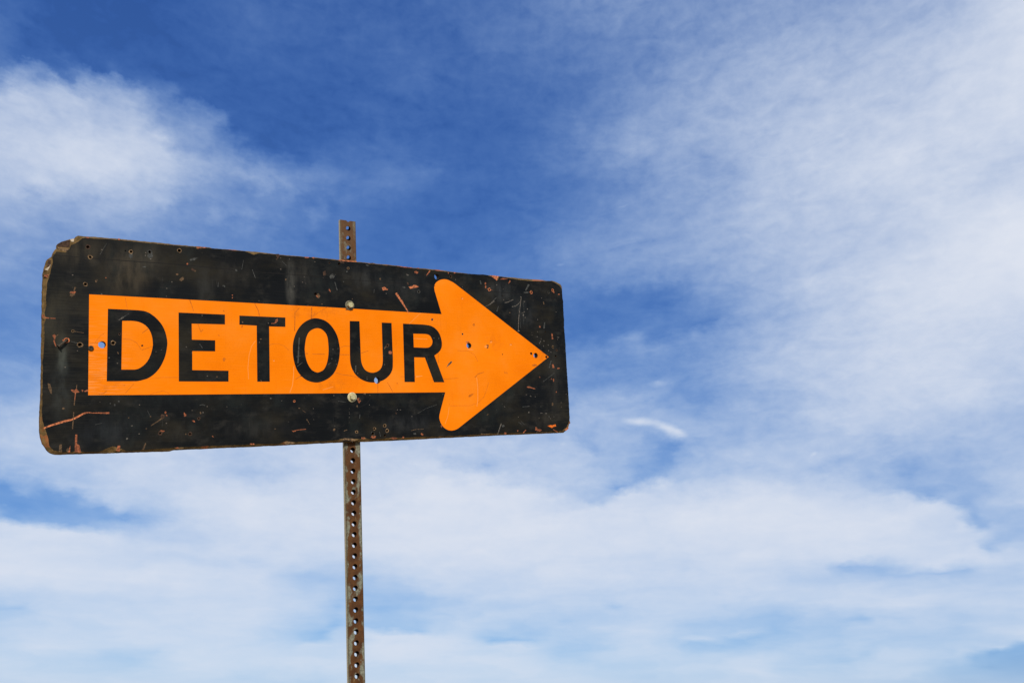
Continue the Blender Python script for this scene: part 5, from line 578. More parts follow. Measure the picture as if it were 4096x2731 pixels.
  ('s', [-403.6, -163.5, -403.8, -164.6, -406.5, -165, -409.6, -165, -411.2, -164.2, -414, -163.5, -412, -162.8, -410.8, -162, -408.1, -161.6, -406.4, -162.2, -403.3, -162.7]),
  ('w', [-436.2, -159.2, -434.1, -158.2, -434.9, -156.5, -437, -157.5]),
  ('l', [-467.3, -175.3, -467.8, -175.8, -468.2, -176.6, -469.1, -177.1, -469.9, -175.9, -470.6, -175.3, -469.8, -174.4, -469.7, -173.4, -469, -173.1, -467.8, -173, -467.2, -173.9]),
  ('l', [-458.8, -151.9, -459.6, -152.5, -460.5, -152.7, -461.3, -152.7, -462, -152.2, -462.4, -151.7, -462.4, -151.1, -461.6, -150.8, -461.1, -150.1, -459.9, -150.6, -458.9, -151.2]),
  ('w', [-426.8, -135.7, -427.2, -136.2, -427.7, -136.8, -428.6, -137.1, -429.3, -136.1, -430.1, -135.8, -430, -134.7, -429, -134.2, -428.4, -133.8, -427.8, -134.2, -427.2, -135]),
  ('g', [-488.7, -113, -489.1, -113.9, -489.8, -115, -490.6, -115, -491.5, -114.3, -491.6, -113, -491.4, -112.3, -491.2, -111, -490.2, -110.9, -489.6, -111, -488.8, -111.8]),
  ('g', [-482.1, -106.5, -482.3, -107, -482.8, -107, -483.6, -107.5, -484, -106.9, -484.3, -106.4, -484.6, -105.5, -484, -105, -483.2, -105.2, -482.6, -105.3, -482.1, -105.6]),
  ('w', [-465.3, -136.8, -465.5, -137.5, -466.1, -137.6, -466.6, -137.9, -467.6, -137.7, -467.4, -136.9, -467.2, -136.5, -467.2, -135.5, -466.3, -135.2, -465.9, -135.7, -465, -136.2]),
  ('g', [-496.6, -109.9, -496.8, -110.4, -497.3, -111, -497.9, -111.2, -498.6, -110.4, -498.6, -109.9, -498.9, -109.2, -498.1, -108.9, -497.6, -108.8, -497, -108.6, -496.7, -109.1]),
  ('g', [-434.3, -123.5, -429.3, -134.8, -428.7, -134.5, -433.7, -123.2]),
  ('g', [-522.1, -148.1, -511.1, -145.8, -511.2, -145, -522.3, -147.3]),
  ('s', [-377.3, -196.8, -377.9, -197.4, -379.2, -198.1, -381.3, -198.1, -382.4, -197.2, -383.5, -196.8, -383.2, -195.8, -381.8, -195.4, -380.3, -194.9, -378.4, -195.4, -377.7, -196.1]),
  ('w', [-370.9, -198.6, -371.6, -199.1, -373.4, -199.5, -376.9, -199.2, -379.6, -198.9, -381.4, -198.1, -380.5, -197.5, -379.7, -197, -375.7, -197, -371.1, -197.3, -369.5, -198]),
  ('w', [-487.2, -14.7, -485.4, -18.4, -483.9, -17.5, -485.7, -13.8]),
  ('g', [-498.9, -25.4, -499.2, -25.9, -500.1, -26.4, -500.8, -26.2, -501.5, -25.9, -502.2, -25.6, -501.7, -25.1, -501.2, -24.6, -500.5, -24.6, -499.7, -24.4, -499.1, -24.8]),
  ('w', [-558.6, 90.3, -558.3, 88, -561.2, 87, -563.3, 84.5, -566.4, 86.7, -565.8, 89.3, -567.1, 92.4, -564.9, 94.8, -562.5, 94, -560.3, 94.2, -557.4, 92.7]),
  ('s', [-558, 92.9, -557.6, 91.8, -559.4, 90.9, -562.6, 90.4, -564.1, 91.6, -566.4, 92.2, -565.4, 93.4, -563.5, 94.3, -561.2, 94.5, -559, 95.1, -556.5, 94.3]),
  ('w', [-559.1, 103.1, -560.8, 95.5, -558.8, 95, -556.8, 102.5]),
  ('w', [-556.2, 102, -556.9, 101.4, -557.5, 100.9, -558.4, 100.4, -559.2, 101.1, -559.3, 101.7, -559.7, 102.6, -559, 103.3, -558.1, 103.3, -557.4, 103.1, -556.4, 102.8]),
  ('w', [-521.6, 116.8, -522.3, 115.8, -523, 114.7, -523.7, 114, -524.9, 114.9, -525.5, 116.8, -525.2, 118.3, -524.7, 120, -523.4, 119.8, -522.3, 120.2, -521.5, 119.3]),
  ('s', [-505.9, 124.3, -506, 123.8, -506.8, 123.6, -507.4, 123.3, -508.2, 123.4, -508.5, 124.1, -508, 124.6, -508.2, 125.3, -507.1, 125.2, -506.5, 125, -505.8, 125]),
  ('w', [-368.2, 132.4, -369.5, 131, -370.6, 130.5, -372.7, 128.1, -376.4, 129.5, -376.4, 131.9, -374.9, 133.7, -373.6, 134.9, -371.5, 137, -368.6, 136.5, -367.8, 134.9]),
  ('s', [-378.9, 141.3, -379.9, 140.8, -380.4, 140.3, -381.4, 139.7, -382.1, 140.1, -382.3, 140.9, -382.2, 141.8, -381.7, 142.8, -381, 142.9, -379.9, 143.2, -379.2, 142.2]),
  ('s', [-605.8, 43.4, -598.3, 42.9, -588.3, 43.2, -588.2, 44.1, -598.2, 44.5, -605.6, 45.6]),
  ('s', [-606.1, 46.6, -606.4, 45.5, -607.2, 44.3, -607.9, 42.2, -608.9, 44.1, -609.4, 46.6, -609.5, 48.5, -608.5, 49.3, -607.6, 50.5, -606.6, 49.7, -605.6, 48.5]),
  ('s', [-586.8, 11.8, -588.6, 10.5, -589.3, 10.2, -590.6, 9.4, -592, 10.1, -592.4, 11.6, -592.4, 12.4, -591.8, 13.9, -590.2, 15.1, -588.6, 14.4, -588.1, 12.9]),
  ('s', [-590.6, 10.9, -591.1, 1.9, -587.9, -6.8, -586.4, -6.2, -589, 2.2, -587.8, 10.5]),
  ('w', [-557.5, 20.8, -543.3, 18.9, -543.1, 19.8, -557.4, 21.9]),
  ('w', [-588.5, 8.8, -582.5, 15.7, -583, 16.3, -589.3, 9.8]),
  ('s', [-571.4, 5.4, -572.2, 4.2, -572.5, 2.8, -574.5, 3.4, -576.3, 3.2, -577.6, 4.8, -576.3, 6.2, -575.1, 7, -574.5, 8.2, -573.2, 7, -572.1, 6.4]),
  ('g', [-564.3, 2.4, -553.4, -0.1, -553.2, 0.8, -564.1, 3.3]),
  ('g', [-460.8, 169.9, -461.5, 167.4, -463.7, 166.1, -465.1, 164.2, -466.6, 166.8, -468.9, 168.4, -468.1, 171.7, -467.6, 174.4, -464.7, 174.9, -462, 175.3, -461.6, 172.6]),
  ('g', [-425.4, 173.8, -426.4, 171, -428.7, 169.4, -430.8, 169.1, -433.4, 169.2, -435.7, 172.5, -434.3, 175.9, -432.6, 178.9, -429.9, 179.5, -426.7, 179.1, -425.4, 177.2]),
  ('l', [-438.2, 173, -438.7, 172.2, -438.8, 171.3, -439.3, 171.8, -439.6, 172.1, -439.9, 172.8, -439.7, 173.5, -439.6, 173.8, -439.3, 174.7, -438.6, 174.8, -438.4, 173.7]),
  ('l', [-428, 167.8, -427.9, 167.1, -429, 166.9, -430.1, 166.6, -430.6, 167, -431.5, 167.3, -431.1, 168, -430.4, 168.2, -429.6, 168.7, -428.9, 168.3, -427.8, 168.2]),
  ('l', [-484.7, 45.3, -476, 50.3, -477.6, 53.1, -485.2, 46.1]),
  ('g', [-476.4, 51.1, -467.1, 58.8, -467.4, 59.3, -477.2, 52.3]),
  ('s', [-536.4, 197.3, -536.5, 196.5, -538.2, 196.2, -539.7, 196.2, -540.9, 196.2, -541.2, 196.7, -542.6, 197.3, -540.7, 198.5, -539.1, 198.7, -537.8, 198.2, -536.5, 198.1]),
  ('s', [-483.8, 200, -483.7, 199.2, -484.7, 198.4, -486.2, 198.4, -487.2, 198.8, -487.4, 199.6, -487.6, 200.4, -487.1, 201.3, -485.9, 201.7, -484.5, 201.3, -483.9, 200.8]),
  ('g', [-444, 149.7, -438.3, 150.2, -438.3, 152.2, -444, 151.7]),
  ('k', [-514.4, 165.9, -501.3, 196.3, -502.9, 197.1, -516.2, 166.8]),
  ('g', [-517.6, 167.1, -506.6, 190, -507, 190.2, -518.4, 167.5]),
  ('k', [-594, 158.9, -519.9, 158.5, -444.1, 159.4, -366.6, 160.9, -366.5, 162.2, -444, 160.7, -519.9, 159.7, -594, 160]),
  ('k', [-385.1, 160.1, -308.7, 159.6, -227.8, 158.2, -73.1, 160.6, -73, 162, -227.6, 159.5, -308.5, 160.9, -384.9, 161.3]),
  ('k', [-101.5, 157.8, 11.8, 158.7, 113.1, 160, 208, 161.3, 208.1, 162.7, 113.2, 161.3, 11.9, 160, -101.4, 159]),
  ('k', [288.5, 160.9, 355, 158.5, 480.7, 158.9, 544.4, 158.9, 544.7, 160.4, 481, 160.4, 355.2, 159.9, 288.8, 162.2]),
  ('s', [-344.5, 201.2, -339.6, 200.6, -324.1, 201.7, -324.9, 199.9, -335, 198.6, -341.2, 196.3]),
  ('g', [-357.2, 173.7, -351.1, 176.7, -340.9, 178.5, -348.9, 172, -356.5, 170.8]),
  ('s', [-360.3, 164, -360.2, 163.3, -361, 162.1, -362.5, 161.9, -363.1, 162.9, -363.3, 163.6, -363.1, 164.4, -363.1, 165.5, -361.8, 165.4, -360.6, 166.2, -360.2, 164.8]),
  ('b', [-346.6, 150.7, -347.7, 150.4, -349.2, 150.2, -352, 150.8, -354.9, 153.1, -354, 154.6, -354.2, 155.9, -351.6, 156.2, -348.9, 154.4, -346.6, 153.6, -344, 151.6]),
  ('w', [-345.2, 150.4, -346, 149.6, -346.7, 149.4, -347.8, 149.2, -348.4, 149.5, -348.9, 150.1, -349.2, 150.7, -348.2, 151.3, -347.4, 152, -346.5, 151.3, -345.4, 151.1]),
  ('w', [-378.2, 141.2, -379.3, 140.1, -380.5, 139.8, -381.9, 139.9, -382.9, 140.2, -383.1, 140.9, -383.7, 141.7, -382.7, 142.3, -381.3, 142.8, -379.9, 142.4, -378.5, 142.2]),
  ('g', [-251.2, 182.1, -254.7, 161.7, -254.1, 161.6, -250.1, 182]),
  ('g', [-233.1, 163.3, -227, 146, -225.3, 146.8, -232.2, 163.7]),
  ('g', [-302.1, 132.2, -303.2, 122.3, -301.7, 122.3, -301.1, 132.1]),
  ('g', [-288.4, 123.3, -288.9, 122.2, -290.7, 123.1, -291.5, 123.9, -293.7, 125.1, -293, 125.9, -292.5, 126.7, -291.1, 126.8, -289.7, 125.9, -288.6, 125.5, -287.8, 124]),
  ('g', [-263.4, 158.9, -263.6, 157.4, -264.9, 157.2, -266.1, 157, -266.8, 157.3, -267.5, 158.4, -268, 159.6, -266.9, 161.2, -265.3, 161.4, -264.2, 161, -263.9, 159.9]),
  ('b', [-182.8, 201.3, -176.2, 202.5, -172.8, 198.8, -179, 191.3]),
  ('w', [-179, 190.4, -179.5, 189.5, -180.5, 189.5, -181.1, 189.1, -181.5, 189.7, -182.4, 190, -181.9, 190.7, -181.2, 191, -180.7, 191.4, -179.7, 191.6, -179.2, 191]),
  ('w', [-160.1, 147.9, -159.9, 146.7, -161, 146.5, -161.7, 145.9, -162.6, 146.6, -162.9, 147.5, -162.7, 148.8, -162.4, 149.9, -161.5, 150.1, -160.3, 150.1, -159.5, 149.2]),
  ('l', [-116.4, 143.2, -116.6, 142.8, -117, 142.4, -117.4, 142.2, -117.8, 142.5, -118, 143.1, -118.1, 143.6, -117.8, 144.2, -117.2, 143.9, -116.6, 144.2, -116.3, 143.7]),
  ('l', [-119.3, 157.4, -119.5, 157, -119.9, 156.6, -120.5, 156.7, -121.2, 156.7, -121.1, 157.2, -121.4, 157.8, -120.9, 158.1, -120.1, 158.2, -119.6, 158.2, -119.3, 157.9]),
  ('g', [-169.9, 187.5, -159.5, 178.2, -158.9, 178.8, -169.1, 188.3]),
  ('s', [-272.8, 106.9, -273, 106.5, -273.5, 105.9, -274.1, 106.2, -274.7, 106.5, -275.3, 106.8, -274.9, 107.4, -274.3, 107.7, -274.1, 108.3, -273.2, 108.2, -273, 107.5]),
  ('s', [-272.9, 101.8, -273, 101, -273.6, 100.8, -274.1, 101.1, -275, 100.9, -274.9, 101.5, -274.8, 102, -274.5, 102.5, -274.1, 102.8, -273.2, 102.8, -273, 102.4]),
  ('w', [-115.7, 92.7, -112, 95.7, -112.6, 96.6, -116.8, 94.5]),
  ('w', [-95, 118.2, -88.5, 123.9, -84.6, 118.9, -86, 114.4, -89.7, 112]),
  ('s', [-89.2, 114.7, -90.6, 114.6, -92.1, 115.5, -93.2, 116.4, -93.4, 117.5, -94.1, 118.9, -92.9, 119.6, -91.5, 118.9, -90.6, 117.8, -89.6, 116.9, -89.2, 115.7]),
  ('w', [-73.2, 168.2, -73.9, 166.2, -74.2, 163.5, -75.6, 164, -76.7, 164.8, -76.7, 167.6, -76.8, 169.2, -76.5, 171.8, -74.8, 173.3, -73.9, 172.8, -72.5, 171]),
  ('s', [-107.9, 200.9, -110.6, 199.8, -112.8, 199, -116, 198.8, -117.4, 199.5, -119, 199.9, -118.8, 200.6, -116.9, 201.1, -114.8, 201.8, -111.5, 202, -108.9, 201.7]),
  ('s', [-96.5, 201.6, -96.5, 200.4, -98.2, 199.7, -99.4, 199.7, -100.8, 200.5, -101.2, 201.1, -101.6, 202.1, -100.3, 202.6, -99, 202.8, -97.2, 203.4, -96.8, 202.3]),
  ('w', [-78.8, 100.6, -79.3, 99.8, -80.2, 99.4, -81.3, 99.7, -82.4, 99.6, -82.3, 100.5, -82.1, 100.8, -81.8, 101.6, -80.8, 101.4, -80, 101.4, -79.6, 101.1]),
  ('s', [-194.5, 53, -186.8, 54, -184.7, 60.5, -179.8, 63.8, -179.6, 58.3, -183.7, 54.2, -188.5, 51.9, -193.3, 51.7]),
  ('w', [-252, 52.5, -252.5, 51, -253.2, 51, -254, 51.2, -255, 51.1, -254.8, 52.4, -255.1, 53.4, -254.4, 54.6, -253.7, 53.9, -252.8, 54.3, -252.8, 53.3]),
  ('g', [-187.7, 49.8, -180, 51, -180.1, 52, -187.8, 50.8]),
  ('b', [-69, 168.1, -71.5, 164.9, -72.6, 163.8, -74.5, 163, -76, 165.5, -76.7, 167.8, -77.6, 171.7, -75.2, 172.6, -73.9, 173.7, -71.4, 175.6, -70.8, 171.1]),
  ('g', [-50, 163.1, -51.5, 161.2, -53.6, 159.6, -56.4, 159.1, -59.6, 158.2, -62.4, 161.9, -60.3, 166, -57.4, 168.4, -54.9, 170.4, -52.9, 168.4, -49.9, 167.3]),
  ('s', [-61, 132.8, -60.5, 131, -60, 128.9, -61.1, 128.3, -62.2, 129.8, -63.7, 130.4, -64.2, 132.4, -64.6, 134.3, -63.6, 134.3, -63.4, 135.6, -62.2, 133.9]),
  ('g', [-50.7, 151.6, -45.6, 133.1, -43.6, 133.8, -49, 152.2]),
  ('g', [-27.3, 153.8, -27.6, 153.2, -28.7, 153.1, -29.1, 153, -29.9, 153, -29.9, 153.6, -30.5, 154.2, -29.6, 154.4, -29, 154.9, -28.2, 154.8, -27.7, 154.5]),
  ('g', [34.7, 195.2, 32.9, 194.8, 31.3, 194.4, 29.5, 194.8, 28, 195.6, 26.3, 196.9, 26.9, 197.7, 29.4, 197.6, 31.4, 197.7, 33.3, 197.6, 35.1, 196.4]),
  ('g', [-17.7, 177.3, -19.1, 176.5, -19.5, 175.8, -20.7, 175.8, -22.1, 176.1, -22.8, 176.8, -22.5, 177.6, -21.6, 178.6, -20.5, 179.1, -19.2, 178.7, -18, 178.4]),
  ('s', [-40.7, 202.6, -25.8, 202.6, 4.2, 203.2, 4.2, 201.7, -12.4, 200.5, -25.9, 200.4]),
  ('b', [-26.4, 196.2, -27, 194.5, -31.4, 196.1, -34.4, 196, -37.1, 197.6, -36.4, 199.5, -37.9, 201.6, -33.8, 201.1, -30.8, 201.3, -27.2, 199.7, -26.2, 198.3]),
  ('s', [-30.8, 201.8, -33.2, 201.3, -34.5, 200.9, -36.5, 200.2, -39.2, 200.5, -40.1, 200.9, -38.7, 201.6, -37.5, 202.2, -35.3, 202.7, -33.1, 203.1, -32.7, 202.3]),
  ('s', [65.3, 146.8, 72.5, 149.8, 77.5, 145.8, 81.5, 144.3, 79.4, 142.8, 72.3, 142.7, 68.1, 140.5]),
  ('g', [117, 152.5, 123.4, 154.4, 129.2, 151.8, 123.3, 150.1]),
  ('s', [135.1, 154.7, 144.7, 156.4, 149.1, 159.6, 155.5, 159.7, 162.9, 156.4, 155.3, 153.9, 146.7, 151.8, 139.1, 149.7]),
  ('b', [136.2, 162.8, 135.3, 161.1, 135.9, 158.6, 134.6, 158, 132.9, 159.5, 131.9, 160.7, 130.9, 162.6, 131.1, 164.4, 131.4, 165.7, 132.8, 165.5, 134, 164.4]),
  ('l', [129.2, 184.7, 135.1, 183.6, 137.1, 181.5, 131.8, 180.7]),
  ('s', [162.1, 190.4, 161.8, 188.9, 158.8, 187.3, 155.3, 188, 153.7, 188.9, 152.3, 189.8, 152, 191.3, 152.7, 192.9, 157.1, 193.8, 158.9, 193, 162.4, 192.6]),
  ('w', [63.3, 167.5, 63.1, 166.4, 62.3, 164.9, 61.5, 165.3, 60.2, 165.3, 60, 167.2, 60, 168.4, 61.1, 169, 62, 170.3, 62.6, 169.2, 63.8, 168.8]),
  ('s', [98.8, 136.1, 104, 138.4, 112, 126.7, 120.8, 112.2, 111.7, 119.2]),
  ('s', [111.7, 119.2, 116, 123.2, 121.9, 112.3, 130.9, 98.7, 134.7, 88.6, 127.7, 98.5]),
  ('s', [193.8, 198.7, 183.9, 185.9, 185.6, 184.9, 196.5, 197.1]),
  ('s', [205.2, 200.7, 220.9, 202.5, 220.8, 199.1, 209.6, 199.5]),
  ('s', [165.1, 200.9, 165.1, 200.1, 163.2, 199.5, 161.7, 199.3, 159.9, 199.5, 160.2, 200.5, 159.7, 201.5, 161.6, 201.7, 162.3, 202.1, 164.2, 202.5, 164.9, 201.8]),
  ('w', [48.8, 201.9, 46.2, 200.9, 44, 200.2, 38.4, 199.5, 33.5, 199.3, 32.3, 200.4, 34, 201.2, 36.3, 201.9, 40.8, 202.8, 44.8, 203.2, 48.8, 202.9]),
  ('s', [102, 201.6, 146.4, 201.4, 144.2, 199.9, 125, 199.5]),
  ('s', [247.9, 196.4, 247.6, 195.8, 247, 194.2, 246.1, 194.5, 245.3, 194.7, 245, 195.9, 245.1, 196.8, 246, 197.4, 246.6, 198.2, 247.5, 198.2, 248.4, 197.5]),
  ('s', [268.1, 199, 267.9, 198.1, 266.4, 197.3, 263.8, 197.1, 261.8, 197.4, 262.7, 198.7, 262.6, 199.2, 263.1, 200.3, 264.9, 200.1, 266.7, 200.4, 268.3, 199.9]),
  ('w', [-18.3, 91.7, -19.9, 90.7, -21.7, 90, -24.1, 90.1, -25.7, 90.8, -26.5, 91.3, -26.3, 92.5, -24.7, 92.9, -22.9, 93.5, -21.1, 93.7, -19.1, 92.9]),
  ('g', [45.4, 142.7, 44.1, 133.4, 45.4, 133.3, 46.6, 142.6]),
  ('w', [-8.3, 116.1, -8.4, 115.5, -8.5, 114.8, -9, 115.3, -9.3, 115.4, -9.5, 116, -9.3, 116.6, -9.3, 117.4, -8.8, 117.4, -8.4, 117.2, -8.2, 116.7]),
  ('g', [198.9, 79.6, 197.9, 77.8, 196.9, 77, 195, 77.3, 193.7, 78, 193.2, 79, 193.9, 80.8, 194.4, 82.4, 195.7, 82.2, 197.2, 82.6, 198.8, 81.9]),
  ('o', [133.2, 65.6, 182, 107.9, 181.2, 108.6, 132.4, 66.3]),
  ('t', [-102.8, 70.5, -88.1, 81.7, -69.5, 93.2, -70.1, 94.2, -88.7, 82.6, -103.5, 71.3]),
  ('t', [-131.2, 91.2, -143.2, 78.3, -143.6, 60.8, -144.9, 38.6, -142.7, 38.6, -141.6, 60.9, -141.5, 77.8, -130, 90.2]),
  ('t', [-105.8, 92.2, -106.9, 74.8, -107.7, 66.1, -104.3, 66.1, -104.1, 74.8, -103.5, 92.3]),
  ('t', [-97.4, 80.9, -104.9, 70.1, -103.5, 69.2, -96, 80.1]),
  ('s', [370.8, 201.2, 381.9, 201.5, 399.2, 201, 394, 196.9, 391, 188.8, 383.9, 193]),
  ('s', [398.7, 192.8, 410.2, 197, 424.5, 196.4, 423.4, 194.7, 406.2, 193.3]),
  ('s', [432, 193.8, 426.3, 185, 427.9, 184.2, 435.9, 191.9]),
  ('s', [357.3, 178.6, 356.4, 176.8, 355.4, 175.9, 354.1, 175.2, 353.5, 176.6, 352.3, 177.7, 353.1, 179.6, 353.8, 181.8, 355.2, 181.8, 356, 181.3, 357.4, 180.2]),
  ('s', [357.1, 170.4, 356.7, 167.8, 355.8, 167.2, 354.7, 166.7, 353.8, 168.1, 352.7, 169.4, 353.1, 171.7, 354, 173.5, 355.3, 173.4, 356.5, 174.1, 357.3, 172.1]),
  ('g', [337.7, 185, 340, 175.1, 343, 175.8, 341.4, 185.9]),
  ('s', [358.8, 164.7, 374.6, 163.1, 375.1, 164.3, 359.4, 166.6]),
  ('l', [378.1, 137.9, 364.8, 127.2, 366.2, 125.8, 380.9, 135.1]),
  ('l', [365.2, 127, 350.4, 119.9, 350.8, 119.2, 365.8, 125.9]),
  ('g', [379.1, 137.8, 388.1, 144.5, 386.7, 145.8, 377.7, 139.1]),
  ('l', [411.7, 132.6, 422.1, 134.7, 440.5, 142.4, 439.4, 144.4, 421.4, 136.5, 411.4, 134.1]),
  ('l', [435.2, 123.3, 447.1, 126.3, 456.6, 132.8, 462.6, 139.2, 461.4, 139.9, 455.3, 133.9, 446.2, 128.1, 434.8, 125.5]),
  ('g', [391.8, 124.1, 384.7, 109.7, 387.6, 109.1, 392.9, 123.9]),
  ('l', [465.6, 152.4, 458.2, 116.5, 453.6, 95.5, 450.7, 64.3, 451.8, 64.4, 454.7, 95.5, 459.3, 116.5, 466.7, 152.3]),
  ('g', [454.7, 120.3, 458.1, 91.5, 458.1, 70.8, 459.1, 70.9, 459, 91.6, 455.6, 120.5]),
  ('g', [471.6, 142.2, 472.9, 121.4, 467.8, 81.6, 468.6, 81.6, 473.7, 121.5, 472.4, 142.3]),
  ('l', [465.8, 108.2, 476, 113.5, 474.9, 115.1, 464.8, 109.6]),
  ('l', [472.1, 104.5, 470.8, 103.5, 470.4, 102.2, 468.6, 101.5, 468.3, 103.2, 467.6, 104.2, 467.7, 105.2, 468.8, 106, 469.9, 106.7, 471, 107.4, 472, 106.4]),
  ('l', [477.6, 98.7, 477, 98.2, 476.3, 97.4, 475, 97.3, 474.2, 98, 473.5, 98.4, 474.3, 98.9, 474.8, 99.4, 475.9, 99.7, 477.1, 99.7, 477.8, 99.2]),
  ('l', [485.9, 121.4, 485.8, 120.4, 484.4, 120.2, 483.7, 120.2, 483, 120.3, 482.6, 121.3, 482.9, 122.4, 483.7, 122.8, 484.4, 123.6, 484.9, 123, 485.8, 122.7]),
  ('l', [455.6, 63, 454.6, 61.8, 452.2, 61.5, 450.9, 61, 449.6, 62, 448.7, 62.6, 448.8, 63.7, 449.9, 64.2, 452, 64.6, 453.7, 64.7, 453.8, 63.6]),
  ('l', [466.8, 152.1, 466.2, 151.3, 465.1, 151.3, 464.3, 150.8, 463.6, 151.2, 463, 151.9, 463.8, 152.5, 464, 153.3, 464.8, 153.2, 465.5, 153.3, 466.5, 152.9]),
  ('l', [478, 140.4, 477.2, 139.7, 476.2, 139.3, 474.9, 138.7, 473.9, 139.5, 473.9, 140.2, 473.7, 140.8, 474.2, 141.9, 475.7, 142, 476.6, 141.4, 478.7, 141.3]),
  ('l', [391.1, 177.5, 390.8, 176.9, 390.1, 176.4, 389.5, 176, 388.8, 176.3, 388.3, 177.3, 388.6, 177.9, 388.9, 178.7, 390.1, 178.9, 390.6, 178.4, 391.3, 178.1]),
  ('w', [501.8, 171.6, 500, 170.9, 499.4, 170, 498, 169.9, 496.9, 170.6, 496.6, 171.2, 495.7, 171.9, 497.5, 172.1, 498.9, 172.9, 499.7, 172.3, 501.1, 172.2]),
  ('g', [490.6, 187.8, 479.8, 170.8, 483.3, 169.5, 495.5, 185.9]),
  ('g', [491.4, 165.5, 490, 164.4, 486.8, 163.3, 479.6, 163, 476.4, 163.6, 472.9, 164.1, 474.8, 165, 477.6, 166.2, 482.1, 166.6, 489.1, 167.8, 491.8, 166.5]),
  ('s', [578.2, 171.9, 578.1, 170.6, 576.8, 169, 575.5, 170, 574.4, 170.8, 574.1, 171.4, 574, 172.7, 574.7, 174.1, 575.9, 174.5, 577.4, 174.3, 578.7, 173.5]),
  ('s', [596.5, 167.7, 596.4, 167.1, 594.8, 166.3, 592.8, 166.4, 590.8, 166.3, 590.4, 167.4, 591.3, 168, 591.3, 168.8, 594, 168.6, 596.1, 169, 596.7, 168.5]),
  ('w', [537, 143.9, 539.1, 136.7, 541.6, 137.3, 540.4, 144.7]),
  ('w', [428.2, 109, 428.3, 108.1, 427, 107.2, 426.1, 107.4, 424.2, 107.6, 424.6, 108.8, 424.1, 109.4, 425.2, 109.9, 426.4, 110.5, 427.5, 110.2, 428.5, 109.5]),
  ('s', [525.5, 77, 524.9, 75.4, 523.1, 74.2, 521.3, 74.7, 520.6, 75.6, 520, 76.8, 520.2, 77.9, 520.6, 79.8, 522.5, 79.2, 523.8, 79, 524.5, 78.3]),
  ('g', [538.2, 89.2, 533.6, 73.2, 538.6, 72.9, 541.5, 89]),
  ('s', [560.5, 60.1, 560.8, 45.2, 565.9, 45.8, 563.9, 60.6]),
  ('l', [526, 44.6, 525.8, 44, 525.3, 43.6, 524, 42.8, 523.4, 43.4, 523.4, 44.5, 523.1, 45.3, 523.8, 45.8, 524.8, 46.1, 525.8, 45.9, 525.9, 45.2]),
  ('l', [523.2, 37.8, 522.8, 37, 522, 36.4, 521.3, 36.2, 520.1, 36.6, 520.5, 37.5, 520, 38.4, 521, 38.9, 521.7, 39.2, 523, 39.4, 523.2, 38.6]),
  ('l', [520.1, 33.5, 520.1, 32.5, 519.3, 32.2, 518.2, 32.3, 517.9, 32.6, 516.8, 33.3, 517, 34.2, 518.2, 34.4, 518.7, 34.8, 519.5, 34.6, 520.6, 34.2]),
  ('l', [533, 26.4, 533.1, 25.6, 532, 25.1, 531, 24.8, 530.7, 25.8, 529.6, 26.2, 530, 27.4, 530.9, 27.7, 531.7, 28.3, 533, 28.1, 533.5, 27.4]),
  ('l', [535.4, 39.2, 535.1, 38.2, 534.2, 37.9, 533.1, 37.7, 532.9, 38.5, 532.6, 39, 531.9, 39.8, 533, 40.6, 534, 40.7, 534.9, 40.6, 535.7, 40.1]),
  ('l', [549.8, 28.9, 549.1, 28.1, 548.4, 27.9, 547.3, 27.6, 547, 28.5, 545.9, 28.8, 546.6, 29.5, 546.8, 30.7, 547.9, 30.4, 548.6, 30.2, 549.3, 29.8]),
  ('l', [549.5, 14.2, 549, 13.7, 548.9, 12.9, 547.6, 12.8, 546.7, 13.2, 546.5, 14.2, 546.7, 15, 547.1, 15.8, 548.4, 16.1, 549.1, 15.3, 549.6, 14.9]),
  ('l', [557.4, 10.8, 556.8, 10.1, 555.9, 9.2, 555.2, 9.5, 554.4, 10.2, 554, 10.8, 553.9, 11.7, 554.6, 12.2, 555.6, 12.3, 556.4, 12.1, 557.2, 11.8]),
  ('l', [517.9, 95.4, 517.3, 94.6, 516.5, 93.6, 515.9, 94.1, 514.7, 94.3, 515, 95.3, 515.2, 95.9, 515.5, 96.8, 516.3, 96.5, 517, 96.6, 517.3, 95.9]),
  ('l', [582.5, 51.2, 581.6, 50.6, 581.1, 50, 580.3, 49.9, 579.1, 50.2, 579.5, 51.3, 579.4, 52, 579.8, 52.5, 580.8, 52.5, 581.9, 53, 581.9, 52.1]),
  ('l', [586.1, 50.5, 585.8, 49.9, 585.2, 49.3, 584.1, 48.7, 583.7, 49.5, 583.3, 50.2, 583.7, 51, 584.2, 51.5, 585, 52.4, 586, 52.1, 585.9, 51.1]),
  ('l', [513.6, 50, 513.2, 49, 512.4, 49, 511.5, 48.6, 510.7, 49.2, 510.3, 49.6, 510.4, 50.6, 511, 51.2, 512, 51.5, 512.9, 51.3, 513.6, 50.9]),
  ('w', [248.5, -18.8, 245.6, -23.5, 230.6, -34.4, 235.4, -26.1, 242.4, -19.3]),
  ('b', [244.9, -19.7, 237, -28.6, 238, -29.4, 246.6, -20.8]),
  ('s', [299.7, 29.5, 299.1, 28.1, 294.9, 27.9, 292.9, 27.4, 290.3, 27.6, 289.2, 28.2, 288.3, 29, 289.6, 29.9, 294.1, 30.2, 296.6, 30.3, 298.1, 30.1]),
  ('o', [310.5, 10.8, 311.4, 10.2, 305, 9.5, 300.6, 9.8, 296.7, 10, 291.9, 10.2, 292.9, 11.1, 294.9, 11.7, 301.5, 12.1, 306.7, 11.8, 309.8, 11.4]),
  ('b', [355.7, 19.8, 355.7, 17.4, 353.8, 14.9, 352, 15.4, 349.3, 16.8, 349.9, 20.1, 349, 21.8, 350.6, 24.5, 352.9, 23.7, 355.7, 24.9, 356.6, 22.4]),
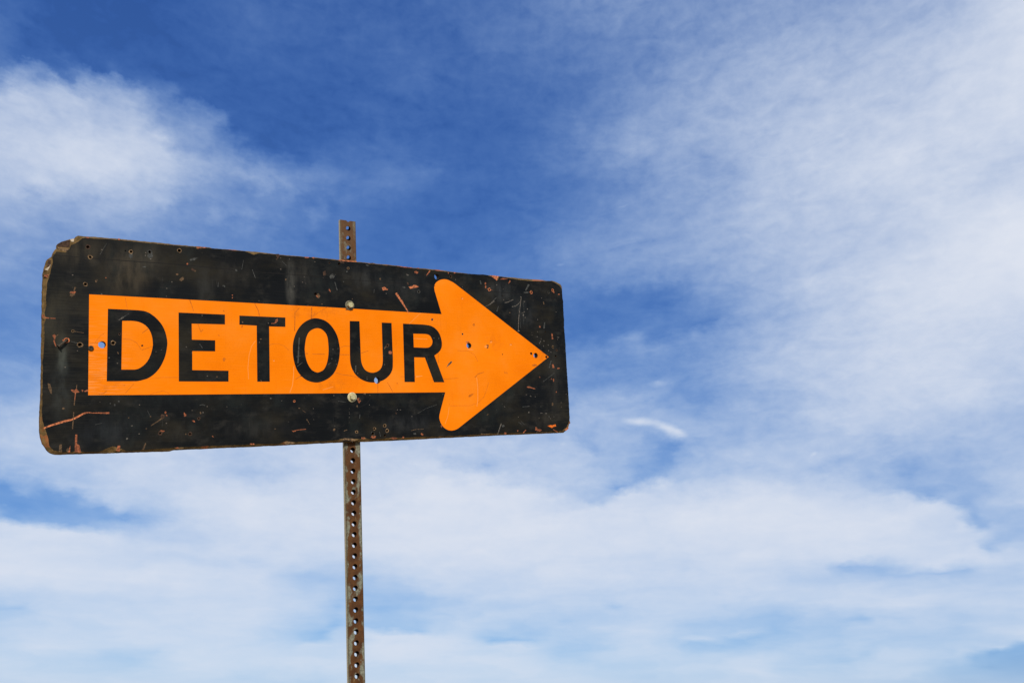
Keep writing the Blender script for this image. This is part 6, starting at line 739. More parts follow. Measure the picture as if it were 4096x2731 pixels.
  ('o', [353.5, 19.2, 351.8, 18, 349.9, 17.1, 347.4, 16.7, 344.6, 16.2, 343.9, 18.7, 343.4, 20.4, 346, 21.9, 349.1, 23.4, 351, 21.8, 353.4, 21.2]),
  ('t', [368.1, 32.1, 366.7, 30.8, 365.1, 29.2, 361.9, 28.2, 361.7, 30.7, 359.6, 31.2, 360.8, 33.2, 361.9, 35.8, 364.4, 35, 366.6, 35.1, 369.1, 34.1]),
  ('o', [367.7, 30.9, 366.7, 29.7, 364.9, 29.1, 362.8, 28.2, 362.4, 29.7, 360.6, 30.8, 361.9, 32.1, 362.9, 32.6, 364, 33.9, 365.5, 33.4, 367.4, 32.6]),
  ('t', [429.9, 26.5, 428.2, 24.7, 425.6, 23.9, 423.5, 23.5, 421.6, 24.4, 421.8, 26.2, 420.9, 27.9, 423.4, 28.6, 424.9, 29, 427.5, 29.4, 427.8, 28.1]),
  ('o', [428.1, 25.5, 427, 24.7, 425.9, 24.2, 424.6, 23.9, 423, 24.6, 422.8, 25.6, 421.9, 27.2, 423.7, 28.4, 425, 27.7, 426.9, 27.8, 427.8, 26.9]),
  ('t', [286.8, 136.1, 287.5, 134.4, 285.1, 133, 282.9, 134, 280.8, 133.9, 281.3, 135.8, 281.2, 137.4, 281.6, 139, 283.7, 138.9, 285.5, 138.4, 286.1, 137.6]),
  ('o', [286.2, 135.8, 286.1, 134.3, 284.5, 134.1, 283.2, 133.3, 281.8, 134.2, 282.3, 135.5, 282, 136.4, 282.9, 137.7, 284.2, 137.4, 286, 137.9, 285.9, 136.7]),
  ('t', [317.4, 72.7, 317.9, 70.7, 316.1, 68.6, 313.6, 69.1, 312.4, 70.7, 310.2, 72, 311.3, 73.6, 313.5, 75.1, 314.8, 75.9, 316.8, 76, 317.4, 73.8]),
  ('t', [505.8, -24.6, 505.1, -26.2, 500.6, -27.6, 495.1, -28.1, 490.5, -26.9, 489.4, -25, 491.1, -23.4, 494.8, -22.3, 498.3, -20.7, 501.7, -21.7, 506.7, -22.5]),
  ('t', [404.1, -44.5, 404.7, -45.9, 404.2, -47, 403.4, -47.5, 402.2, -47.3, 401.2, -45.7, 401.2, -44.5, 400.6, -42.7, 401.3, -42.2, 402.1, -41.7, 403.4, -42.8]),
  ('t', [410.6, -45.1, 411, -47.2, 410, -47.4, 409.3, -47.4, 408.4, -47.9, 407.7, -46.4, 406.9, -45, 406.8, -43.5, 407.6, -42.9, 408.7, -43.8, 409.5, -44.5]),
  ('t', [399.6, 0.8, 399.1, 0, 397.6, -0.3, 396.7, -0.9, 396, 0.1, 395.3, 0.6, 395.4, 1.6, 396, 2.4, 397.4, 2.6, 398.5, 2.9, 399.1, 1.7]),
  ('t', [311.2, -57.8, 320.7, -50, 339.7, -44.9, 339.4, -43.7, 320, -48.8, 309.9, -56.7]),
  ('t', [262.9, 6.7, 295, 6.9, 312.9, -2.7, 321.4, -18.2, 322.5, -17.7, 313.8, -2, 295.3, 7.9, 262.9, 7.6]),
  ('s', [557.2, -21.8, 558, -31.5, 564.7, -30.2, 561.4, -21]),
  ('s', [582.9, -31.6, 581.6, -32.7, 579.2, -33.1, 576, -33.5, 573.1, -33, 573.7, -32, 574.3, -30.8, 575.7, -30.1, 578, -30.1, 580.8, -30.1, 582.1, -30.8]),
  ('s', [561.2, -63.2, 560.9, -64.7, 559.8, -66.7, 557.9, -66.9, 557.6, -64.8, 557.4, -63.4, 556.5, -61.5, 558, -60, 559.2, -59, 560.2, -60.5, 561.4, -61]),
  ('s', [553.3, -60.1, 552.6, -60.6, 552.2, -61, 551.6, -61.4, 551, -61.3, 550.9, -60, 550.9, -58.9, 551.6, -58.4, 552.1, -58.2, 552.6, -58.2, 552.9, -58.9]),
  ('s', [470.1, -82.2, 480.8, -83.5, 496.1, -86.7, 497, -84.6, 481.7, -80.8, 470.9, -79.1]),
  ('w', [482.8, -78.2, 481.9, -78.5, 479, -78.7, 476.3, -78.9, 475.1, -78.4, 474.1, -78.2, 473.1, -77.8, 475.2, -77.3, 477.4, -77.3, 479.4, -77.5, 482, -77.6]),
  ('g', [553.3, -11.8, 544.9, -30.7, 548.1, -31.4, 555.8, -12.3]),
  ('g', [524.5, -67.5, 563.5, -45, 562.7, -44, 523.6, -66.6]),
  ('g', [452.6, -131.8, 476.2, -130.7, 476.1, -129.2, 452.5, -130.6]),
  ('w', [554.2, -126, 553.4, -127.9, 552.6, -130.6, 551.1, -129, 549.4, -129.5, 548.7, -127.1, 549.6, -124.2, 550.4, -122.3, 552.5, -120.7, 553.1, -123.1, 555.3, -123.8]),
  ('s', [515.3, -55.8, 515.2, -56.5, 514.5, -57.2, 512.9, -57.2, 512.8, -56.4, 511.4, -56.1, 512.6, -55, 512.8, -54.2, 513.8, -53.6, 514.6, -54.5, 515.5, -54.8]),
  ('s', [568, -94.5, 567.8, -95.9, 566.8, -95.5, 566.1, -95.8, 565.1, -95.8, 564.7, -94.3, 564.7, -93.2, 565.8, -92.7, 566.7, -91.8, 567.3, -92.6, 567.8, -93.4]),
  ('l', [482.3, -105, 482.1, -105.6, 480.9, -106, 479.3, -105.1, 478.1, -104.4, 477.2, -103.2, 478.8, -103.1, 479.3, -102.8, 480.8, -103, 482.1, -103.8, 483.6, -104.5]),
  ('l', [398.5, -131.5, 397.8, -131.8, 396.8, -131.6, 395.7, -130.5, 395.6, -129.9, 394.9, -128.8, 395.8, -128.4, 397, -129.1, 397.9, -129.9, 399, -130.6, 398.8, -131.3]),
  ('w', [346.2, -147.5, 346.4, -148.3, 345.2, -148.8, 343.8, -149.8, 342.5, -150.1, 342.1, -149.4, 341.2, -149, 342.6, -148.1, 343.5, -147.6, 345.1, -146.6, 346.7, -146.7]),
  ('l', [474.1, -145.4, 473.8, -146.6, 473, -147, 471.3, -147.1, 470.3, -146.4, 469.5, -145.6, 470.4, -144.7, 471.2, -144, 472, -143.9, 473.4, -143.6, 473.8, -144.8]),
  ('l', [517.8, -148.6, 516.2, -149, 513.8, -149.3, 511.2, -149.6, 510.5, -148.7, 507.9, -148.4, 510.2, -147.7, 509.8, -146.9, 513.2, -147, 515.5, -146.9, 515.7, -147.7]),
  ('l', [531.3, -149.6, 530.4, -149.9, 529.4, -150.5, 527, -150, 525.2, -150, 523.7, -149.4, 525.1, -149, 526.1, -148.5, 527.9, -148.1, 530.6, -148.3, 531.3, -148.8]),
  ('l', [496.5, -105.9, 496.5, -106.5, 495.7, -107, 494.5, -107.2, 494.4, -106.4, 494.2, -105.9, 494.3, -105.3, 494.5, -104.9, 495.4, -104.9, 496.3, -104.4, 496.8, -105.2]),
  ('g', [514.2, -131.8, 513.8, -132.3, 512.4, -132.3, 511.2, -132.7, 510.3, -132.1, 509.4, -131.8, 510, -131.1, 510.7, -130.8, 511.6, -130.4, 513.2, -130.6, 514.2, -131.2]),
  ('g', [554.9, -158.4, 554.6, -159.1, 554.1, -160.2, 553.5, -160.4, 552.4, -159.5, 552.7, -158.4, 552.6, -157.2, 553.1, -156.2, 554, -155.8, 554.5, -156.9, 554.9, -157.5]),
  ('g', [539, -158.2, 539, -158.8, 538.1, -159.8, 537.1, -160, 537, -158.9, 536.1, -157.9, 536.3, -156.8, 536.8, -155.7, 538, -155.3, 538.7, -156, 538.9, -157]),
  ('c', [530.9, -181.8, 540.4, -179.5, 547, -180.3, 557.9, -177.9, 559.4, -183.5, 550.7, -184.5, 545.2, -187.2, 538.7, -184.6]),
  ('s', [491.6, -182.7, 496.6, -185.3, 497.5, -191.4, 489.7, -192.2]),
  ('r', [510.8, -192.2, 508, -194.3, 504.8, -195.2, 500.7, -194.8, 496.4, -193.5, 494.2, -192.1, 497.1, -190.5, 499.4, -188.9, 502.1, -188.5, 507.2, -189.1, 510.4, -190.4]),
  ('l', [383, -170.5, 377.7, -182.2, 371.1, -196.8, 372.9, -197.3, 380, -182.9, 385.8, -171.4]),
  ('s', [392.1, -193.4, 398.9, -194.1, 397.4, -198.9, 392.6, -198.2]),
  ('s', [459.8, -188.7, 449.9, -196, 452.2, -197.7, 461, -189.6]),
  ('s', [436.2, -191.1, 435.1, -191.6, 434.3, -192.8, 433.3, -192.8, 432.1, -192, 432.4, -191.2, 432.3, -190.4, 433.1, -189.8, 434.1, -189.2, 435.3, -189.4, 436.2, -190.1]),
  ('s', [548.5, -191.6, 562.4, -199.5, 563.9, -197.9, 549.4, -190.5]),
  ('g', [437.3, -169.8, 447, -175.1, 447.7, -174.3, 437.9, -169.1]),
  ('g', [444.9, -167, 454.5, -175.3, 455.4, -174.6, 445.8, -166.3]),
  ('g', [394.7, -177.6, 393.5, -178.8, 391.7, -179.7, 388.1, -180.2, 385.6, -179.1, 386.4, -177.5, 387.1, -176.1, 387.4, -173.9, 389.8, -174.7, 392.5, -174.7, 393.4, -176.4]),
  ('s', [607.4, -172, 600.9, -185.4, 585.1, -195.3, 593.3, -195.6, 603.4, -189.7, 609.1, -178.3]),
  ('w', [322.1, -196.8, 345.6, -197.8, 345.8, -196, 322.4, -193.8]),
  ('t', [235.1, -119.7, 236, -125.7, 293.2, -126, 317, -120.1, 336.9, -104.6, 347.7, -81, 351.9, -69.2, 350.8, -69, 346.6, -80.8, 335.9, -104.1, 316.5, -119.3, 293.2, -125.1, 236.1, -124.8, 236.2, -119.6]),
  ('o', [315.5, -57.5, 317.8, -80.9, 316.2, -111.9, 312.6, -128.3, 314.4, -128.5, 318.1, -112, 319.6, -80.8, 317.3, -57.3]),
  ('t', [313.6, -57.9, 320.8, -49.1, 337.3, -44.4, 337, -43.5, 320, -48.1, 312.1, -57]),
  ('t', [288.5, -104, 294.5, -98.6, 305.1, -95.8, 305, -98.7, 294.2, -105.6]),
  ('o', [233.5, -128, 229.2, -148.6, 220.7, -167.1, 222, -167.5, 230.6, -148.9, 234.8, -128.2]),
  ('s', [-368.4, -129.3, -367.7, -136.8, -363.3, -135.4, -367.1, -128.9]),
  ('s', [-363.6, -134.5, -364.3, -135.4, -364.8, -136.5, -366.3, -136.5, -366.6, -135.2, -367.2, -134.4, -367.8, -133.2, -366.5, -132.1, -365.6, -132.2, -364.4, -131.8, -363.6, -133.4]),
  ('s', [-347.4, -147.8, -347.9, -148.4, -349.5, -147.7, -351.3, -146.9, -352, -146, -352.8, -144.6, -351.5, -144.8, -351.4, -143.9, -349.2, -144.7, -347.9, -145.8, -347.8, -147]),
  ('w', [-335.6, -130.7, -336, -132.2, -336.9, -132.3, -337.5, -132.3, -337.8, -131.9, -338.3, -130.9, -338.6, -129.3, -338.1, -128.2, -337.2, -127.3, -336.7, -128.8, -336.1, -129.3]),
  ('l', [-330.9, -129.7, -331.4, -130.4, -331.9, -130.5, -332.7, -130.8, -333.2, -130.3, -333.4, -129.6, -333.5, -129, -332.9, -128.9, -332.5, -128.2, -331.7, -128.6, -331.6, -129.2]),
  ('w', [-363.2, -170.9, -363.9, -171.2, -364.2, -171.8, -365.1, -171.6, -365.5, -171.3, -366.1, -170.7, -365.6, -170.3, -365.6, -169.3, -364.9, -169.3, -364.1, -169.4, -363.6, -169.9]),
  ('s', [-312.2, -178.4, -312.9, -178.9, -314, -178.3, -315.1, -177.8, -315.1, -176.9, -315.4, -176.1, -315.1, -175.6, -314, -175.7, -313, -176.1, -312.6, -176.7, -311.9, -177.5]),
  ('g', [-338.4, -116.4, -333.4, -114.7, -328.6, -116.9, -328.1, -115.5, -333.3, -113.2, -338.9, -115]),
  ('w', [-134, -124.9, -134.3, -125.5, -135.5, -125.7, -136.7, -125.5, -137.4, -125.5, -138.2, -124.7, -138.2, -123.9, -137.4, -123.4, -136.2, -123.7, -135.2, -123.6, -134, -124.1]),
  ('w', [-129.4, -129.2, -122.4, -134.3, -122, -133.8, -129, -128.7]),
  ('w', [-117.9, -149, -117.3, -150.3, -118, -150.8, -118.7, -151, -119.4, -151.4, -120.6, -150.5, -120.9, -148.8, -121, -148, -120.2, -147.6, -119.6, -147.5, -118.7, -148.1]),
  ('w', [-118.6, -151.2, -114.3, -158.9, -113.4, -158.4, -117.6, -150.7]),
  ('w', [-187.3, -166, -187, -166.7, -187.9, -167.1, -189.5, -167, -190.1, -166.4, -191.2, -166, -190.7, -165.6, -189.7, -165.4, -188.7, -165.3, -188.2, -165.3, -186.7, -165.6]),
  ('s', [-154.5, -169.9, -150.7, -171.3, -142.1, -169.8, -143.8, -172.7, -149.9, -173.7]),
  ('s', [-142.9, -171, -121.9, -169.3, -122, -168.2, -143, -169.5]),
  ('s', [-231.8, -195.6, -232, -196.5, -234.9, -196.8, -237.7, -196.5, -238.9, -196, -241, -195.2, -241.3, -194.3, -239, -193.3, -236.5, -194, -232.9, -193.9, -231.2, -194.7]),
  ('g', [-193.5, -103.6, -194.9, -104.1, -195.8, -104.8, -197.4, -104.9, -197.9, -104.3, -198.9, -103.7, -198.9, -102.6, -197.8, -102, -196.3, -102.3, -195.3, -102.5, -194.3, -103]),
  ('l', [-173, -108.4, -173, -109.1, -173.5, -109.7, -173.9, -109.4, -174.2, -108.9, -174.4, -108.4, -174.3, -108, -174.2, -107.5, -173.7, -107.4, -173.4, -107.5, -173.1, -107.9]),
  ('l', [-159.1, -152.4, -159, -153.2, -159.7, -153.2, -160.1, -153.2, -160.6, -153, -161.1, -152.4, -161, -151.8, -160.3, -151.7, -159.8, -151.5, -159.4, -151.6, -159.1, -152]),
  ('w', [-304.2, -59.7, -304.2, -60.6, -305, -60.9, -305.5, -61.1, -306.2, -60.7, -306.7, -60, -306.9, -59, -306.1, -58.5, -305.4, -57.9, -304.4, -58, -304.3, -58.9]),
  ('l', [-362.8, -1.7, -363.1, -2.3, -363.4, -2.7, -363.9, -2.5, -364.4, -2.5, -364.8, -1.8, -364.7, -1.1, -364.3, -0.4, -363.7, -0.3, -363.1, -0.6, -362.7, -1]),
  ('w', [-213.9, 19, -214, 18.4, -215.1, 18.4, -216.8, 18, -217.3, 18.4, -218.4, 18.9, -218.5, 19.6, -216.9, 19.8, -215.8, 20.3, -214.8, 20, -214.2, 19.5]),
  ('g', [-339.2, 4.6, -333.5, -2.9, -332.7, -2.3, -337.6, 5.7]),
  ('g', [-134.9, 25.1, -137.3, -5.7, -138.7, -29.5, -135.4, -29.5, -134.3, -5.8, -132.1, 25]),
  ('w', [-218.5, -65.8, -215.9, -69.2, -215, -68.6, -216.7, -64.8]),
  ('g', [-140.2, -16.8, -130.4, -14, -130.9, -12.5, -140.6, -15.2]),
  ('g', [-138.5, -36.9, -127.1, -28, -127.6, -27.3, -139.4, -35.7]),
  ('o', [-228, 15.5, -236.4, 3.6, -241.5, -14.8, -244.2, -41, -242.8, -63.8, -241.6, -63.7, -243, -41, -240.3, -14.9, -235.3, 3.1, -227, 14.8]),
  ('o', [-147.6, -36.4, -148.3, -54.9, -150.9, -76.6, -157.1, -91.5, -155.6, -92.1, -149.3, -77, -146.6, -55, -146, -36.4]),
  ('t', [-212.5, -14.4, -205.7, 0.6, -194, 9.2, -180.6, 10.4, -167.2, 5.8, -157, -3.2, -156.4, -2.5, -166.7, 6.5, -180.5, 11.2, -194.3, 9.9, -206.4, 1.1, -213.3, -14.1]),
  ('t', [-143.4, -64.7, -130.8, -57.4, -132, -55.6, -144.1, -63.6]),
  ('w', [-130.3, -57.5, -130.3, -58.1, -130.7, -58.6, -132.1, -58.5, -132.6, -58.2, -133, -57.6, -133.2, -56.9, -132.2, -56.5, -131.3, -56.4, -130.7, -56.5, -130.2, -57]),
  ('o', [-187.8, -25.4, -187.8, -26.4, -188.7, -27.2, -190.2, -26.9, -191.5, -26.5, -190.8, -25.3, -191.6, -24.4, -190.6, -23.9, -189.7, -23.5, -188.3, -23.4, -187.9, -24.2]),
  ('t', [-188.1, -23.8, -188.6, -24.1, -189.2, -24.7, -189.8, -24.7, -190.2, -24.3, -190.4, -23.9, -190.7, -23.3, -190.3, -23.1, -189.5, -22.8, -188.8, -23, -188.7, -23.3]),
  ('t', [-194.7, -22.3, -194.9, -22.6, -195.2, -22.9, -195.5, -22.9, -196.3, -22.9, -196, -22.3, -196, -21.9, -195.9, -21.6, -195.5, -21.4, -195, -21.4, -194.6, -21.7]),
  ('t', [-120, -9.8, -114.6, -9.7, -114.6, -7.5, -119.9, -7.7]),
  ('t', [-104.8, -10.4, -76.7, -9.8, -76.7, -8.4, -104.8, -9.1]),
  ('t', [-288.5, -24.9, -289.4, -26.4, -290, -28.3, -292, -28.7, -293.2, -27.6, -294.4, -24.8, -293.2, -23.4, -292.9, -21.5, -291, -21.2, -289.6, -20.8, -288.5, -22.1]),
  ('t', [-358.1, 91.5, -353.4, 79.2, -350.2, 69.1, -349.3, 69.4, -352.1, 79.7, -356.4, 92.3]),
  ('t', [-342.8, 44.6, -335.8, 27.5, -334.9, 27.9, -341.5, 45.3]),
  ('t', [-336.3, 28.5, -331.1, 33.4, -331.9, 34.5, -337.4, 30]),
  ('t', [-229.1, 92.2, -222, 78.4, -219.9, 66.9, -217.4, 67.6, -220.1, 79.2, -227.7, 93]),
  ('t', [-299.3, 22.9, -299.7, 22.3, -300.8, 22.7, -302.2, 22.9, -303.6, 23.5, -303.6, 24, -303.9, 24.5, -302.4, 24.2, -301.3, 24.4, -300, 23.8, -299, 23.1]),
  ('t', [-290.4, 73.8, -289.7, 72.7, -289.9, 71.6, -290.6, 71.2, -291.5, 72, -292.2, 72.6, -292.8, 73.7, -292.6, 74.5, -292.4, 75.5, -291.7, 75.1, -290.7, 74.9]),
  ('t', [-253.8, 42.7, -254.3, 40.8, -255.4, 40.1, -256.5, 40.4, -256.3, 42.3, -256.6, 43.1, -255.9, 44.3, -254.9, 45.2, -253.9, 45.9, -252.9, 45.2, -253, 43.7]),
  ('t', [-533.8, -0.7, -518, 1.4, -518.1, 2.4, -533.9, 0.6]),
  ('t', [-516.9, -93.1, -508.8, -92, -503.3, -87.7, -504.4, -86.2, -509.4, -90.5, -517.1, -91.7]),
  ('t', [-472.6, -91.8, -457.6, -74, -458.2, -73.4, -473.2, -91.2]),
  ('t', [-444.3, -10, -424.6, -2.5, -424.9, -1.6, -444.6, -8.9]),
  ('t', [-441.4, -1.4, -441.5, -2.3, -442.7, -2.2, -443.7, -2.5, -444.6, -2.3, -444.7, -1.6, -444.8, -1, -444.5, -0.4, -443.3, -0.4, -442.2, -0.5, -441.3, -0.8]),
  ('t', [-473.2, -76.6, -473.4, -77.4, -474.2, -77.7, -475, -77.3, -475.7, -77.2, -476.1, -76.5, -475.5, -76, -475.4, -75.2, -474.6, -75.5, -473.8, -75.1, -473.1, -75.7]),
  ('t', [-443.6, 22.2, -432.9, 30.9, -433.9, 32.4, -444.4, 23.3]),
  ('t', [-438.5, -65, -407.3, -61.8, -378.3, -61.7, -378.3, -60.9, -407.4, -61.1, -438.6, -64.3]),
  ('t', [-429.8, -94, -405.8, -87, -393, -93.9, -392.6, -93.2, -405.8, -86.2, -430.1, -93.2]),
  ('t', [-477.8, 9.7, -464.2, 9.4, -453.2, 3.1, -446.2, -8.8, -445.5, -8.2, -452.6, 3.8, -464, 10.3, -477.8, 10.7]),
  ('t', [-525.7, -0.5, -514, 16.1, -508.8, 19.2, -509.1, 19.9, -514.5, 16.6, -526.2, -0.1]),
  ('t', [-474.8, 90.5, -470.4, 67.1, -469.7, 67.3, -474, 90.7]),
  ('t', [-52.8, -49.7, -36.1, -54, -13.5, -56.4, 1.6, -61.6, 2.2, -60.3, -13.1, -55, -35.8, -52.6, -52.4, -48.4]),
  ('t', [-40.8, 4.9, -30.5, 9.5, -17.4, 9, -17.3, 10.1, -30.7, 10.6, -41.3, 5.9]),
  ('t', [9.5, -5.6, 27.1, 0.4, 26.8, 1.5, 8.9, -4.1]),
  ('t', [47.7, -73.3, 47.1, -92.1, 48.5, -92.1, 49.1, -73.3]),
  ('t', [71.8, -70, 85.2, -92.6, 86.6, -92, 73.2, -69.3]),
  ('t', [-41.5, -10, -19.7, -9.9, -19.7, -8.2, -41.4, -8.4]),
  ('t', [99.8, -73.4, 99, -73.4, 97.9, -73.3, 96.3, -73.2, 95.7, -72.6, 94.9, -71.5, 96.2, -71.4, 97.2, -71.2, 98.2, -71, 99.3, -72, 100.5, -72.8]),
  ('t', [208.3, 1.7, 209.4, -23.9, 210.8, -23.8, 209.7, 1.8]),
  ('t', [189.8, -64.4, 263.4, -59.9, 263.3, -58.7, 189.8, -63.2]),
  ('o', [119, 32.4, 180.7, 31.7, 180.8, 32.9, 119.1, 33.6]),
  ('o', [-82.6, -86.9, -58.7, -80, -59.1, -78.8, -83, -85.6]),
  ('o', [147.4, -58.2, 164.4, -55.1, 164.3, -54, 147.1, -54.8]),
  ('t', [105.5, -57.3, 147.2, -56.7, 147.3, -55.6, 105.5, -56.2]),
  ('s', [-3.2, -105, 1.6, -104.2, 5.9, -111.2, 1.3, -116.4, -1.4, -112]),
  ('b', [-0.3, -105, 5.4, -106.8, 5.9, -111.2, 0.6, -109.4]),
  ('w', [17.8, -95.5, 18.1, -96.8, 16.6, -97.6, 14.8, -97.5, 13.4, -96.8, 12.6, -95.6, 12.2, -94.5, 14.6, -94.1, 15.4, -93.4, 17.4, -93.6, 18.5, -94.6]),
  ('w', [-1.3, -122.9, -2.3, -123.8, -3.1, -125.6, -4.2, -124.4, -4.8, -123.6, -5.5, -123.1, -5.1, -121.9, -4.4, -120.7, -3.8, -119.8, -2.7, -120.9, -2.3, -121.9]),
  ('s', [77.8, 1.3, 84, 3.3, 86.5, -0.3, 84.7, -6.2, 78.2, -5]),
  ('w', [65.9, 8.3, 76.3, 17.8, 81, 17, 73.1, 11.3, 67.9, 5.6]),
  ('s', [38.5, -191.3, 39.2, -193.2, 35.2, -193.9, 32.1, -194, 29.9, -192.4, 25.9, -191.1, 29.5, -189.9, 30.1, -187.8, 33.9, -188.7, 36.8, -189.2, 40.4, -189.6]),
  ('w', [130.2, -180.9, 142.7, -178.5, 162.7, -178.2, 162.6, -177, 142.5, -177.2, 129.8, -179.5]),
  ('s', [161.2, -190.9, 160.5, -192.3, 158.2, -192.2, 156.1, -190.8, 155.6, -189.7, 153.9, -188.4, 155.3, -187.3, 156.9, -186.8, 158.6, -187.8, 160.1, -188.7, 161.1, -189.8]),
  ('g', [143.1, -188.2, 141.9, -189.1, 140.1, -190.3, 138.3, -189.4, 135.7, -189.2, 135.5, -187.8, 134.8, -186.5, 136.9, -185.7, 139.1, -186.2, 141.4, -186, 142.1, -187.2]),
  ('w', [-56.6, -173.6, -57.8, -174.4, -59.3, -175.2, -60.9, -174.8, -61.7, -172.9, -61.4, -171.2, -59.4, -169.7, -58.1, -168.9, -56.2, -169.5, -56.1, -171.1, -56.2, -172.6]),
  ('w', [-35.8, -176.3, -28.3, -173.9, -28.9, -172.4, -36.4, -174.7]),
  ('s', [5, -190.8, 13.6, -191.2, 11.6, -195.4, 5.5, -194.7]),
  ('s', [106.8, -192.9, 111.3, -193.1, 109.8, -197, 105.1, -196.8]),
  ('r', [93.5, -196.8, 89.2, -197.6, 86.5, -197.9, 82.7, -198.7, 80.6, -196.9, 75.8, -196.3, 77.1, -194.9, 79.8, -193.9, 84.6, -193.6, 89.9, -194.1, 90.4, -195.2]),
  ('s', [212.4, -173.5, 212, -175.3, 211.3, -176.3, 210.5, -175.7, 209.7, -175.7, 209.6, -173.2, 209.5, -171.2, 210.2, -170.1, 211.1, -169.3, 211.5, -170.5, 211.9, -171.6]),
  ('b', [93.8, -139.8, 94.5, -141.4, 93.8, -142.1, 93, -142.2, 92.1, -142.2, 91.3, -141.2, 90.3, -139.9, 90.3, -138.3, 90.6, -137.5, 91.7, -137.8, 93.2, -138.8]),
  ('l', [96.8, -132.3, 96.7, -132.9, 96.1, -133.1, 95.5, -133, 94.7, -132.7, 94.2, -132.4, 94.9, -131.9, 95, -131.3, 95.7, -131.5, 96.5, -131.2, 97, -131.9]),
  ('l', [105.2, -132.7, 104.6, -133, 104, -133.2, 103.1, -133.3, 102.3, -133.2, 101.7, -132.7, 101.7, -132, 102.4, -131.6, 103.4, -131.6, 104, -132, 105.3, -132]),
  ('l', [-21.5, -127.5, -21.6, -128.2, -22.1, -128.2, -22.8, -128.4, -23, -127.9, -23.5, -127.6, -23.4, -127, -22.8, -126.9, -22.4, -126.7, -21.9, -126.9, -21.6, -127.2]),
  ('l', [-21.4, -135.9, -21.9, -136.4, -22.4, -136.8, -22.7, -136.6, -23.4, -136.4, -23.5, -135.8, -23.4, -135.4, -23, -135.2, -22.5, -135.1, -22.2, -135.2, -21.6, -135.2]),
  ('l', [-21.8, -139.4, -21.9, -139.9, -22.4, -140, -22.8, -139.8, -23.3, -139.8, -23.3, -139.3, -23.7, -138.7, -23.2, -138.6, -22.6, -138.5, -22.1, -138.4, -22.1, -139]),
  ('l', [-21.9, -146.7, -22.3, -147, -22.7, -147.3, -23.1, -147.2, -23.5, -146.9, -24.1, -146.7, -23.6, -146.3, -23.3, -145.8, -22.9, -145.8, -22.5, -145.8, -22.1, -146.2]),
  ('l', [-22.3, -157.8, -22.6, -158.2, -22.9, -158.6, -23.3, -158.4, -23.8, -158.3, -24.3, -157.9, -23.8, -157.4, -23.8, -156.9, -23.2, -157.2, -22.5, -156.9, -22.5, -157.5]),
  ('l', [-51.1, -22.6, -51.5, -23, -51.7, -23.5, -52.2, -23.5, -52.7, -23.2, -53, -22.7, -52.7, -22.3, -52.5, -21.8, -51.9, -21.9, -51.5, -21.7, -51.4, -22.2]),
  ('l', [-44.9, 3.9, -45.1, 3.3, -45.4, 3, -45.9, 3.2, -46.5, 3, -46.8, 3.6, -46.7, 4.2, -46.2, 4.4, -45.8, 5, -45.3, 4.7, -44.9, 4.3]),
  ('l', [-59.6, -18.7, -59.6, -19.2, -60, -19.4, -60.5, -19.5, -61, -19.2, -61.3, -18.9, -61.3, -18.4, -60.8, -17.9, -60.3, -17.8, -59.8, -18.1, -59.3, -18.2]),
  ('l', [-56.2, -51.3, -56.7, -51.7, -57, -52, -57.6, -51.9, -57.9, -51.7, -58.3, -51.4, -58.1, -50.9, -57.8, -50.6, -57.3, -50.5, -56.9, -50.6, -56.3, -50.6]),
  ('l', [-49.2, -30.8, -49.6, -31.3, -50, -31.4, -50.5, -31.5, -51, -31.2, -51.5, -30.9, -51.1, -30.4, -50.8, -29.9, -50.4, -29.8, -50, -30, -49.4, -30.4]),
  ('l', [-67.2, -31.1, -67.5, -31.4, -67.7, -31.9, -68.1, -32, -68.7, -31.7, -69.1, -31.2, -68.9, -30.6, -68.5, -30.3, -67.9, -30.3, -67.4, -30.3, -66.8, -30.5]),
  ('l', [-56.1, -163.9, -56.3, -164.4, -56.8, -164.4, -57.3, -164.4, -57.8, -164.2, -58.2, -163.9, -57.8, -163.5, -57.6, -163, -57.1, -162.8, -56.4, -162.9, -56.5, -163.4]),
  ('l', [27.3, -120, 27, -120.2, 26.6, -120.8, 26.1, -120.5, 25.5, -120.5, 25.4, -120, 25.6, -119.5, 25.8, -119.1, 26.3, -118.7, 26.9, -119, 27.3, -119.3]),
  ('l', [65.1, -9, 65.1, -9.6, 64.8, -9.9, 64, -10.1, 63.6, -9.7, 63.3, -9.2, 63.5, -8.7, 63.8, -8.3, 64.3, -8.2, 64.8, -8.4, 65.5, -8.4]),
  ('l', [23.4, -58.2, 23.2, -58.7, 22.5, -59, 22.1, -59, 21.6, -58.8, 21.1, -58.3, 21.6, -57.8, 21.7, -57.2, 22.4, -57.5, 22.7, -57.6, 23, -57.8]),
  ('l', [23.1, -62.7, 23.1, -63.3, 22.4, -63.3, 21.9, -63.4, 21.4, -63.4, 21.4, -62.7, 21.3, -62.2, 21.4, -61.8, 22.2, -61.8, 22.9, -61.7, 22.9, -62.3]),
  ('l', [-87.9, -67.5, -88.1, -68, -88.6, -68.2, -89.1, -68.3, -89.5, -68, -89.6, -67.6, -89.5, -67, -89.4, -66.7, -88.7, -66.5, -88.1, -66.6, -87.8, -66.9]),
  ('l', [200.3, 35.8, 200.3, 35, 199.7, 34.8, 199.2, 34.7, 198.8, 35.3, 198.2, 35.4, 198.7, 36, 199, 36.5, 199.4, 36.8, 200.2, 36.8, 200.5, 36.3]),
  ('l', [213.7, 35.1, 213.2, 34.8, 212.8, 34.5, 212.2, 34.2, 211.5, 34.5, 211.3, 35, 211.6, 35.5, 212, 36, 212.5, 36, 213.2, 36.3, 213.6, 35.8]),
  ('g', [-67.5, -30.9, -61.9, -28.2, -62.7, -26.7, -68.3, -29.4]),
